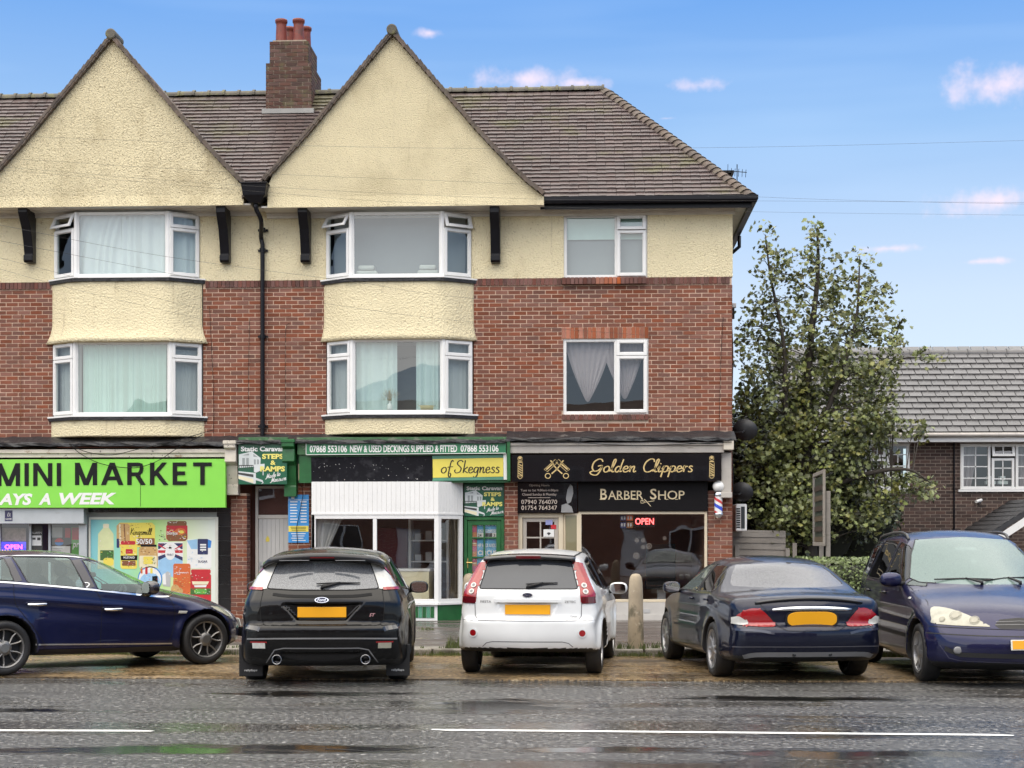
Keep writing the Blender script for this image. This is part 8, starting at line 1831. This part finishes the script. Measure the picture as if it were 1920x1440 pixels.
q=MB();q.box(-.506,-.47,-.145,.145,1.342,1.382);c.put('high_brake_lamp',q,lamp_dred,parent=sp,bevel=.006)
q=MB();T=c.local('rear',0,.868,.0);loft(q,[[T(x,.022,.0),T(x,.022,.022),T(x,-.02,.024),T(x,-.022,.0)] for x in (-.385,-.36,.36,.385)]);c.put('tailgate_handle',q,white1,bevel=.004)
plate(c,'rear',0,.765,plate_y,lift=.02);oval_badge(c,'rear',0,.93,.115,.05)
car_text(c,'rear',.485,.855,'FIESTA',.13,.026,grey_pl,bold=.012);car_text(c,'rear',-.485,.855,'ZETEC',.13,.026,grey_pl,bold=.012);car_text(c,'rear',-.525,.685,'Climate',.085,.024,grey_pl,bold=.012)
wiper(c,'rear',(.02,1.045),(-.34,1.06),(.0,1.015));c.both([(.58,.98),(.56,.8),(.54,.5),(.5,.36)],.007,MATS['soft_gap'],'panel_gap');c.both([(-.2,.90),(.1,.895)],.02,white1,'door_handle');interior(c,[1.15],dash_x=1.8,dash_z=.9)
c.wheels(.295,.19,spokes(9,.03,.03,hub=.06),.725,alloy,tyre_m)
# ------------------------------------------------------------------ midnight saloon (rear three-quarter)
S=dict(wb=2.71,rw=.315,ra=.36,bow_r=.20,bow_f=.40,crown=.085,zroof=1.33,k=.095,flare=.014,tex=1.0,
 prof=[(-.80,.22),(-.98,.27),(-1.05,.38),(-1.075,.50),(-1.06,.60),(-1.0,.655),(-1.005,.76),(-.985,.87),(-.92,.945),(-.7,.985),(-.45,1.005),(-.32,1.025),(-.05,1.15),(.22,1.275),(.5,1.345),(.85,1.375),(1.2,1.365),(1.55,1.31),(1.85,1.21),(2.25,1.04),(2.45,.985),(2.9,.935),(3.3,.83),(3.5,.69),(3.56,.48),(3.5,.30),(3.35,.21)],
 wplan=[(-1.08,.70),(-.95,.78),(-.7,.85),(-.3,.88),(.2,.89),(1.8,.89),(2.71,.875),(3.1,.82),(3.4,.68),(3.58,.45)],
 wroof=[(-1.0,.62),(-.4,.60),(0,.60),(.5,.60),(1.2,.60),(1.8,.58),(2.3,.66),(3.5,.6)],belt=[(-1.08,.92),(-.5,.93),(.2,.93),(1.2,.92),(2.3,.90),(3.5,.80)],crease=[(-1.1,.62),(0,.80),(2.7,.78),(3.5,.7)],crease_d=.006)
c=Car('saloon_car','midnight blue four-door saloon seen from behind with oval plate and chrome boot bar',(2.17,17.40,gY),98.5,S,navy2)
c.region('rear_window','rear',[(-.50,1.27),(0,1.30),(.50,1.27),(.585,1.18),(.66,1.06),(.64,1.035),(.3,1.022),(-.3,1.022),(-.64,1.035),(-.66,1.06),(-.585,1.18)],wetskyglass,1)
c.region('reversing_lamp','rear',[(.83,.712),(.765,.728),(.665,.662),(.675,.636),(.74,.628),(.83,.645)],lamp_clear,1,.007,'y')
c.region('tail_lamp','rear',[(.80,.72),(.69,.795),(.60,.815),(.52,.785),(.405,.655),(.44,.615),(.74,.625),(.80,.65)],lamp_red,4,.005,'y')
c.region('boot_lid','rear',[(-.50,1.0),(.50,1.0),(.56,.86),(.48,.79),(.36,.62),(.28,.575),(-.28,.575),(-.36,.62),(-.48,.79),(-.56,.86)],navy2,1)
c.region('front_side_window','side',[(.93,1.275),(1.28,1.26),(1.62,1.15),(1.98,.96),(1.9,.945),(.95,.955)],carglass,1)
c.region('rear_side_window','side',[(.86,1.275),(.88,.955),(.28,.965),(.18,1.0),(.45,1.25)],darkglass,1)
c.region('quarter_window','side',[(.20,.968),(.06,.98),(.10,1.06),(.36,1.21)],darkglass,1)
c.region('windscreen','front',[(-.52,1.30),(.52,1.30),(.68,1.03),(-.68,1.03)],carglass,1)
c.region('front_door','side',[(.92,.95),(1.98,.95),(2.1,.80),(2.12,.45),(2.05,.30),(.93,.30),(.90,.6)],navy2,1)
c.region('rear_door','side',[(.91,.95),(.12,.96),(.02,.80),(.25,.55),(.40,.30),(.92,.30),(.89,.6)],navy2,1)
c.region('rear_bumper','rear',[(-1,.59),(1,.59),(1,.12),(-1,.12)],navy2,1)
c.region('bonnet','top',[(2.35,-.62),(3.3,-.5),(3.45,0),(3.3,.5),(2.35,.62),(2.25,0)],navy2,1)
c.cut()
for w_ in ('rear_window','windscreen','front_side_window','rear_side_window','quarter_window','front_quarter_light'):c.outline(w_,.015,seal_m)
for v in (1,-1):
    c.ribbon('rear',[(v*.56,.87),(v*.48,.79),(v*.36,.61),(v*.28,.575),(0,.572)],.006,gap_m,'panel_gap',smooth=1)
    c.ribbon('rear',[(v*.98,.585),(v*.60,.575),(v*.42,.545)],.028,mat('navy_trim',(.03,.033,.055),.25,coat=1),'bumper_strip',lift=.006)
    q=MB();q.lathe([(.001,.01),(.02,.01),(.022,0)],14,Matrix.Translation(c.hit('rear',v*.2,.315)[0])@Matrix.Rotation(R(-90),4,'Y'));c.put('parking_sensor',q,car_black)
    wing_mirror(c,1.85,.84,.97,v,navy2,size=(.075,.11,.075))
c.ribbon('rear',[(-.94,.385),(-.5,.40),(.5,.40),(.94,.385)],.010,mat('navy_trim_light',(.10,.10,.12),.3),'bumper_line',lift=.004)
c.ribbon('rear',[(-.72,.285),(-.5,.315),(.5,.315),(.72,.285)],.062,grey_pl,'valance',lift=.006)
q=MB();T=c.local('rear',0,.815,.0);secs=[]
for i in range(15):
    x=-.44+.88*i/14;t=abs(x/.44);secs.append([T(x,.022-.012*t**4-.012*t*t,.0),T(x,.020-.012*t**4-.012*t*t,.026-.02*t**2),T(x,-.022+.01*t**4-.012*t*t,.026-.02*t**2),T(x,-.024+.01*t**4-.012*t*t,.0)])
loft(q,secs);c.put('chrome_bar',q,chrome,True)
q=MB();secs=[]
for i in range(17):
    y=-.60+1.2*i/16;p,n=c.hit('rear',y,.905-.05*(y/.6)**2);secs.append([p+Vector((.10,0,.035)),p+Vector((-.025,0,.028)),p+Vector((-.03,0,.012)),p+Vector((.02,0,-.012))])
loft(q,secs);c.put('boot_spoiler',q,navy2,True)
plate(c,'rear',0,.70,plate_y,.55,.165,.016,oval=True);q=MB();T=c.local('rear',0,.70,.010);q.tprism(T,[(math.copysign(min(1,abs(math.cos(t))**.45),math.cos(t))*.295,math.copysign(abs(math.sin(t))**.7,math.sin(t))*.098-.004) for t in [2*math.pi*i/32 for i in range(32)]],-.02,0);c.put('plate_surround',q,car_black)
c.both([(.91,.95),(.89,.6),(.92,.30)],.0055,gap_m,'panel_gap');c.both([(.12,.96),(.02,.80),(.25,.55),(.40,.30)],.0055,gap_m,'panel_gap');c.both([(1.98,.95),(2.1,.80),(2.12,.45),(2.05,.30)],.0055,gap_m,'panel_gap');c.both([(.42,.53),(1.2,.52),(2.1,.51)],.028,car_black,'rub_strip',lift=.005,smooth=1)
c.both([(.06,.985),(.30,.965),(.95,.953),(1.92,.945)],.018,chrome,'window_trim',smooth=1);c.both([(.90,.955),(.895,1.28)],.05,seal_m,'pillar',smooth=1)
for xx,zz in ((1.08,.86),(.30,.87)):
    for v in ('L','R'):
        T=c.local(v,xx,zz,.0);q=MB();loft(q,[[T(-.09,.012,.0),T(-.09,.012,.02),T(-.09,-.012,.02),T(-.09,-.012,0)],[T(0,.014,.02),T(0,.014,.04),T(0,-.014,.04),T(0,-.014,.02)],[T(.09,.012,.0),T(.09,.012,.02),T(.09,-.012,.02),T(.09,-.012,0)]]);c.put('door_handle',q,navy2,True)
q=MB();T=c.local('front',0,.60,.0);q.tbox(T,-.36,.36,-.10,.10,-.05,.006);c.put('grille',q,car_black);q=MB();q.ring(T,-.37,.37,-.11,.11,.02,0,.012);c.put('grille_surround',q,chrome)
for v in (1,-1):
    for yy,rr_ in ((.60,.085),(.44,.065)):
        p,n=c.hit('front',v*yy,.70);q=MB();blob(q,p,(.05,rr_,rr_));c.put('headlamp',q,lamp_clear,True)
plate(c,'front',0,.40,plate_w,name='front_plate');interior(c,[1.30],dash_x=2.05,dash_z=.90);c.wheels(.315,.22,spokes(9,.045,.035,hub=.07),.775,alloy,tyre_m)
# ------------------------------------------------------------------ navy hatchback (side-on, nose to the right)
S=dict(wb=2.60,rw=.318,ra=.37,bow_r=.20,bow_f=.42,crown=.075,zroof=1.40,k=.085,flare=.020,
 prof=[(-.58,.22),(-.74,.28),(-.79,.46),(-.78,.62),(-.73,.74),(-.71,.92),(-.64,1.05),(-.45,1.25),(-.34,1.34),(-.1,1.405),(.3,1.435),(.7,1.44),(1.05,1.415),(1.4,1.335),(1.9,1.13),(2.3,.965),(2.55,.905),(2.85,.84),(3.1,.755),(3.3,.65),(3.42,.53),(3.45,.38),(3.40,.26),(3.2,.18)],
 wplan=[(-.80,.72),(-.6,.80),(-.2,.865),(.4,.885),(1.6,.885),(2.6,.885),(2.95,.85),(3.2,.74),(3.45,.5)],
 wroof=[(-.7,.54),(-.3,.59),(.3,.625),(1.0,.62),(1.7,.60),(2.3,.70),(3.5,.6)],belt=[(-.8,1.06),(0,1.02),(.7,.975),(1.2,.94),(1.8,.885),(2.2,.86),(3.5,.74)],crease=[(-.8,.93),(0,.90),(.6,.845),(1.2,.785),(2.1,.70),(2.8,.66),(3.5,.60)],crease_d=.014)
c=Car('navy_hatchback','navy blue five-door hatchback parked side-on with chrome window line',(-6.97,17.58,gY),43,S,navy1)
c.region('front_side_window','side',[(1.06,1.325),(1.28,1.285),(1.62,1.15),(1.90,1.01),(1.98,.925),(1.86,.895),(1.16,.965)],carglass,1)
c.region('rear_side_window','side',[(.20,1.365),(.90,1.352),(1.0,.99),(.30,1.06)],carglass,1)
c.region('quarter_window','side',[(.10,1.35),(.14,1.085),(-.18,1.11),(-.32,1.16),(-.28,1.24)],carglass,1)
c.region('rear_door','side',[(.12,1.06),(.12,.86),(.20,.72),(.34,.53),(.46,.36),(.55,.24),(1.17,.22),(1.17,.42),(1.19,.76),(1.14,.92),(1.08,.96)],navy1,1)
c.region('front_door','side',[(1.09,.96),(1.15,.92),(1.20,.76),(1.18,.42),(1.18,.22),(2.05,.22),(2.14,.50),(2.15,.72),(2.08,.88),(1.9,.885)],navy1,1)
c.region('windscreen','front',[(-.53,1.35),(.53,1.35),(.74,.99),(-.74,.99)],carglass,1)
c.region('headlamp','front',[(.60,.69),(.78,.725),(.83,.66),(.77,.585),(.64,.60)],lamp_cream,3,.006,'y')
c.region('bonnet','top',[(2.35,-.68),(3.1,-.55),(3.25,0),(3.1,.55),(2.35,.68),(2.2,0)],navy1,1)
c.region('rear_window','rear',[(-.50,1.30),(.50,1.30),(.62,1.06),(-.62,1.06)],darkglass,1)
c.cut()
for w_ in ('rear_window','windscreen','front_side_window','rear_side_window','quarter_window','front_quarter_light'):c.outline(w_,.015,seal_m)
black_g=mat('gloss_black_pillar',(.02,.016,.022),.12,coat=1)
c.both([(-.30,1.255),(-.10,1.325),(.16,1.372),(.90,1.362),(1.28,1.298),(1.64,1.160),(1.94,1.005),(2.20,.885)],.022,chrome,'chrome_strip',lift=.006)
c.both([(-.34,1.20),(-.30,1.14),(-.10,1.085),(.14,1.062),(.66,1.012),(1.08,.966),(1.70,.893),(1.95,.866),(2.10,.864),(2.20,.885)],.022,chrome,'chrome_strip',lift=.006)
c.both([(.13,1.34),(.19,1.08)],.09,black_g,'pillar',smooth=1);c.both([(.97,1.325),(1.07,.99)],.11,black_g,'pillar',smooth=1);c.both([(1.95,.955),(2.14,.885)],.06,black_g,'pillar',smooth=1)
for pts in ([(.12,1.06),(.12,.86),(.20,.72),(.34,.53),(.46,.36),(.55,.25),(1.17,.23)],[(1.09,.96),(1.15,.92),(1.195,.76),(1.175,.42),(1.175,.22)],[(2.08,.88),(2.15,.72),(2.145,.50),(2.05,.23)]):c.both(pts,.006,gap_m,'panel_gap')
c.both([(.34,.345),(1.2,.315),(2.12,.285)],.016,alloy,'sill_strip',lift=.006,smooth=1)
c.both([(.40,.25),(1.2,.235),(2.15,.225)],.09,mat('navy_black_sill',(.008,.008,.014),.4),'sill',lift=.002,smooth=1)
for xx,zz in ((.38,.815),(1.33,.735)):
    for v in ('L','R'):
        T=c.local(v,xx,zz,.0);q=MB();d_=1 if v=='L' else-1;q.tube([T(-.12,.004,.0),T(-.10,.004,.035),T(.0,.004,.045),T(.10,.004,.035),T(.12,.004,.0)],[.013,.017,.018,.017,.012],10);c.put('door_handle',q,chrome,True)
        q=MB();q.tpoly(T,[(.055*math.cos(a),-.012+.032*math.sin(a)) for a in [i*.4 for i in range(16)]],.003);c.put('handle_recess',q,navy1)
for v in ('L','R'):
    T=c.local(v,2.26,.67,.004);q=MB();q.tprism(T,[(-.06,-.014),(.05,-.018),(.065,.012),(-.05,.018)],0,.008);c.put('side_repeater',q,lamp_clear,bevel=.004)
for v in (1,-1):wing_mirror(c,1.82,.80,.98,v,black_g,size=(.08,.12,.085))
T=c.local('R',1.02,1.02,.012);q=MB();stroke(q,[(-.02,.03),(.02,.03),(.035,.01),(.0,-.025),(-.015,-.028)],T,0,.014,0,3);c.put('pillar_decal',q,offwhite)
q=MB();T=c.local('front',0,.36,.0);q.tbox(T,-.5,.5,-.06,.06,-.03,.005);c.put('lower_grille',q,car_black);plate(c,'front',0,.48,plate_w,name='front_plate')
interior(c,[1.30],dash_x=2.0,dash_z=.86,floor_z=.28);m=MB();blob(m,(.15,0,.50),(.28,.58,.12));blob(m,(-.12,0,.78),(.10,.58,.30));c.put('rear_bench',m,seat_m,True)
c.wheels(.318,.215,spokes(5,.020,.017,pair=.26,curve=.10,hub=.085,lip=.012),.785,mat('alloy_graphite',(.20,.195,.19),.35,metal=.7,var=.08),tyre_m)
# ------------------------------------------------------------------ blue people carrier (front three-quarter)
S=dict(wb=2.835,rw=.32,ra=.375,bow_r=.16,bow_f=.36,crown=.07,zroof=1.66,k=.10,flare=.018,tex=1.05,
 prof=[(-.66,.26),(-.82,.32),(-.87,.5),(-.86,.68),(-.84,.95),(-.79,1.1),(-.65,1.42),(-.56,1.55),(-.42,1.62),(.0,1.665),(.5,1.685),(.9,1.68),(1.25,1.63),(1.5,1.555),(2.1,1.28),(2.5,1.085),(2.75,1.01),(3.1,.935),(3.4,.84),(3.56,.74),(3.66,.62),(3.72,.50),(3.73,.36),(3.68,.24),(3.45,.17)],
 wplan=[(-.88,.76),(-.6,.83),(0,.89),(1.0,.905),(2.0,.905),(2.835,.905),(3.2,.88),(3.5,.80),(3.74,.60)],
 wroof=[(-.8,.60),(-.3,.64),(.5,.66),(1.2,.645),(1.7,.66),(2.3,.78),(3.0,.8),(3.8,.7)],belt=[(-.9,1.06),(.5,1.04),(1.5,1.02),(2.3,.99),(2.8,.95),(3.7,.80)],crease=[(-.9,.80),(1.0,.82),(2.8,.80),(3.7,.70)])
c=Car('people_carrier','dark blue people carrier facing the road with roof rails and hazed headlamps',(4.22,19.55,gY),-88,S,navy3)
c.region('windscreen','front',[(-.55,1.565),(0,1.60),(.55,1.565),(.66,1.40),(.775,1.12),(.70,1.075),(.3,1.06),(-.3,1.06),(-.70,1.075),(-.775,1.12),(-.66,1.40)],skyfilmglass,1)
c.region('headlamp','front',[(-.79,.815),(-.66,.82),(-.50,.76),(-.31,.648),(-.36,.638),(-.79,.652),(-.82,.70)],lamp_cream,3,.006,'y')
c.region('grille','front',[(-.26,.655),(-.20,.715),(0,.735),(.20,.715),(.26,.655),(.22,.62),(-.22,.62)],car_black,1)
c.region('front_side_window','side',[(1.12,1.54),(1.40,1.50),(1.72,1.36),(1.98,1.20),(2.0,1.06),(1.06,1.075)],darkglass,1)
c.region('rear_side_window','side',[(.30,1.555),(1.05,1.55),(.98,1.08),(.08,1.09)],darkglass,1)
c.region('quarter_window','side',[(.22,1.55),(.0,1.10),(-.50,1.12),(-.40,1.42),(-.28,1.53)],darkglass,1)
c.region('front_quarter_light','side',[(2.05,1.17),(2.06,1.045),(2.30,1.03)],carglass,1)
c.region('bonnet','top',[(2.55,-.76),(3.35,-.62),(3.56,-.25),(3.58,0),(3.56,.25),(3.35,.62),(2.55,.76),(2.5,0)],navy3,1)
c.region('front_door','side',[(1.05,1.07),(2.02,1.05),(2.32,1.02),(2.36,.8),(2.30,.30),(1.10,.30),(1.04,.6)],navy3,1)
c.region('rear_door','side',[(1.03,1.07),(.02,1.09),(.05,.80),(.30,.62),(.42,.30),(1.08,.30),(1.02,.6)],navy3,1)
c.region('front_bumper','front',[(-1,.61),(1,.61),(1,.1),(-1,.1)],navy3,1)
c.cut()
for w_ in ('rear_window','windscreen','front_side_window','rear_side_window','quarter_window','front_quarter_light'):c.outline(w_,.015,seal_m)
for v in (1,-1):
    c.ribbon('front',[(v*.80,.84),(v*.78,.90),(v*.82,1.05)],.006,gap_m,'panel_gap');c.ribbon('front',[(v*.86,.625),(v*.27,.615),(0,.61)],.007,gap_m,'panel_gap',smooth=1)
    c.ribbon('front',[(v*.88,.555),(v*.45,.545),(0,.54)],.012,car_black,'bumper_line',smooth=1)
    c.ribbon('front',[(v*.74,.40),(v*.60,.34),(0,.335)],.05,car_black,'air_intake',lift=.004,smooth=1)
    c.ribbon('front',[(v*.78,.43),(v*.70,.30),(v*.60,.275),(0,.265)],.010,mat('blue_trim',(.05,.05,.09),.3),'intake_edge',smooth=1)
    p,n=c.hit('front',v*.62,.385);q=MB();blob(q,p,(.02,.05,.04));c.put('fog_lamp',q,grey_pl,True)
    for yy,zz,rr_ in ((.60,.745,.062),(.44,.70,.05),(.73,.70,.03)):
        T=c.local('front',v*yy,zz,.014);q=MB();stroke(q,[(rr_*math.cos(a),rr_*math.sin(a)) for a in [i*.4 for i in range(17)]],T,0,.008,0,1);q.tpoly(T,[(rr_*.8*math.cos(a),rr_*.8*math.sin(a)) for a in [i*.4 for i in range(16)]],.001);c.put('lamp_reflector',q,mat('lamp_inner',(.24,.235,.20),.15,metal=.6))
    q=MB();rl=[]
    for x in (-.35,-.25,.0,.4,.8,1.1,1.22):
        p,n=c.hit('top',x,v*.60);rl.append(p+Vector((0,0,.0 if x in (-.35,1.22) else .038)))
    q.tube(catmull(rl,4),.018,8);c.put('roof_rail',q,mat('rail_dark',(.05,.05,.05),.35),True)
    wing_mirror(c,1.98,.86,1.10,v,navy3,size=(.08,.125,.085))
c.ribbon('front',[(-.24,.69),(0,.70),(.24,.69)],.006,grey_pl,'grille_bar',smooth=1);c.ribbon('front',[(-.25,.66),(0,.665),(.25,.66)],.006,grey_pl,'grille_bar',smooth=1)
pl_=plate(c,'front',.12,.455,plate_w,name='front_plate');T=c.local('front',.12,.455,.014);q=MB();q.tbox(T,-.245,.245,-.045,.045,0,.002);c.put('plate_mask_patch',q,plate_y,parent=pl_)  # added orange patch masking the characters, not part of the plate
for pts in ([(1.04,1.07),(1.03,.6),(1.09,.30)],[(.02,1.09),(.05,.80),(.30,.62),(.42,.30)],[(2.32,1.02),(2.36,.8),(2.30,.30)]):c.both(pts,.006,gap_m,'panel_gap')
c.both([(.42,.50),(1.2,.49),(2.32,.48)],.045,car_black,'rub_strip',lift=.005,smooth=1)
for v in ('L','R'):
    T=c.local(v,2.44,.90,.004);q=MB();q.tprism(T,[(-.035,-.014),(.035,-.014),(.03,.016),(-.03,.016)],0,.01);c.put('side_repeater',q,lamp_clear,bevel=.004)
    for xx in (1.18,.22):
        T=c.local(v,xx,.93,.0);q=MB();q.tube([T(-.1,0,0),T(-.08,0,.03),(T(.08,0,.03)),T(.1,0,0)],.015,8);c.put('door_handle',q,navy3,True)
wiper(c,'front',(-.55,1.09),(.05,1.10),(-.10,1.06));wiper(c,'front',(-.10,1.075),(.55,1.12),(.35,1.055))
q=MB();p,n=c.hit('front',.0,1.48);T=c.local('front',-.02,1.50,-.04);q.tbox(T,-.13,.13,-.04,.04,-.02,0);c.put('rear_view_mirror',q,offwhite,bevel=.01);T=c.local('front',-.03,1.33,-.02);q=MB();q.tbox(T,-.03,.03,-.05,.05,0,.004);c.put('dash_sticker',q,offwhite)
interior(c,[1.35,.35],dash_x=2.3,dash_z=1.0,floor_z=.42);c.wheels(.322,.205,spokes(6,.07,.06,hub=.075),.79,alloy,tyre_m)
# concrete bollards between the bays
conc=mat('bollard_concrete',(.33,.27,.19),.8,var=.15,vscale=7,bump=.4,bscale=70,stain=[((.09,.08,.05),(5,5,2.5),.52,.14,.8),((.48,.42,.33),8,.62,.08,.6)])
for i,(px,lab) in enumerate(((1192,'weathered concrete bollard standing on the kerb between white hatchback and saloon'),(880,'weathered concrete bollard half hidden behind the white hatchback'))):
    p=P(px,1216,KERB_Y+.36);q=MB();q.lathe([(.001,.985),(.05,.975),(.075,.94),(.086,.88),(.092,.80),(.108,.0),(.108,-.1)],24,Matrix.Translation((p.x,KERB_Y+.36,PAVE_Z)));tag(q.build('bollard',conc,smooth=True),lab,'bollard','concrete bollards along the kerb')
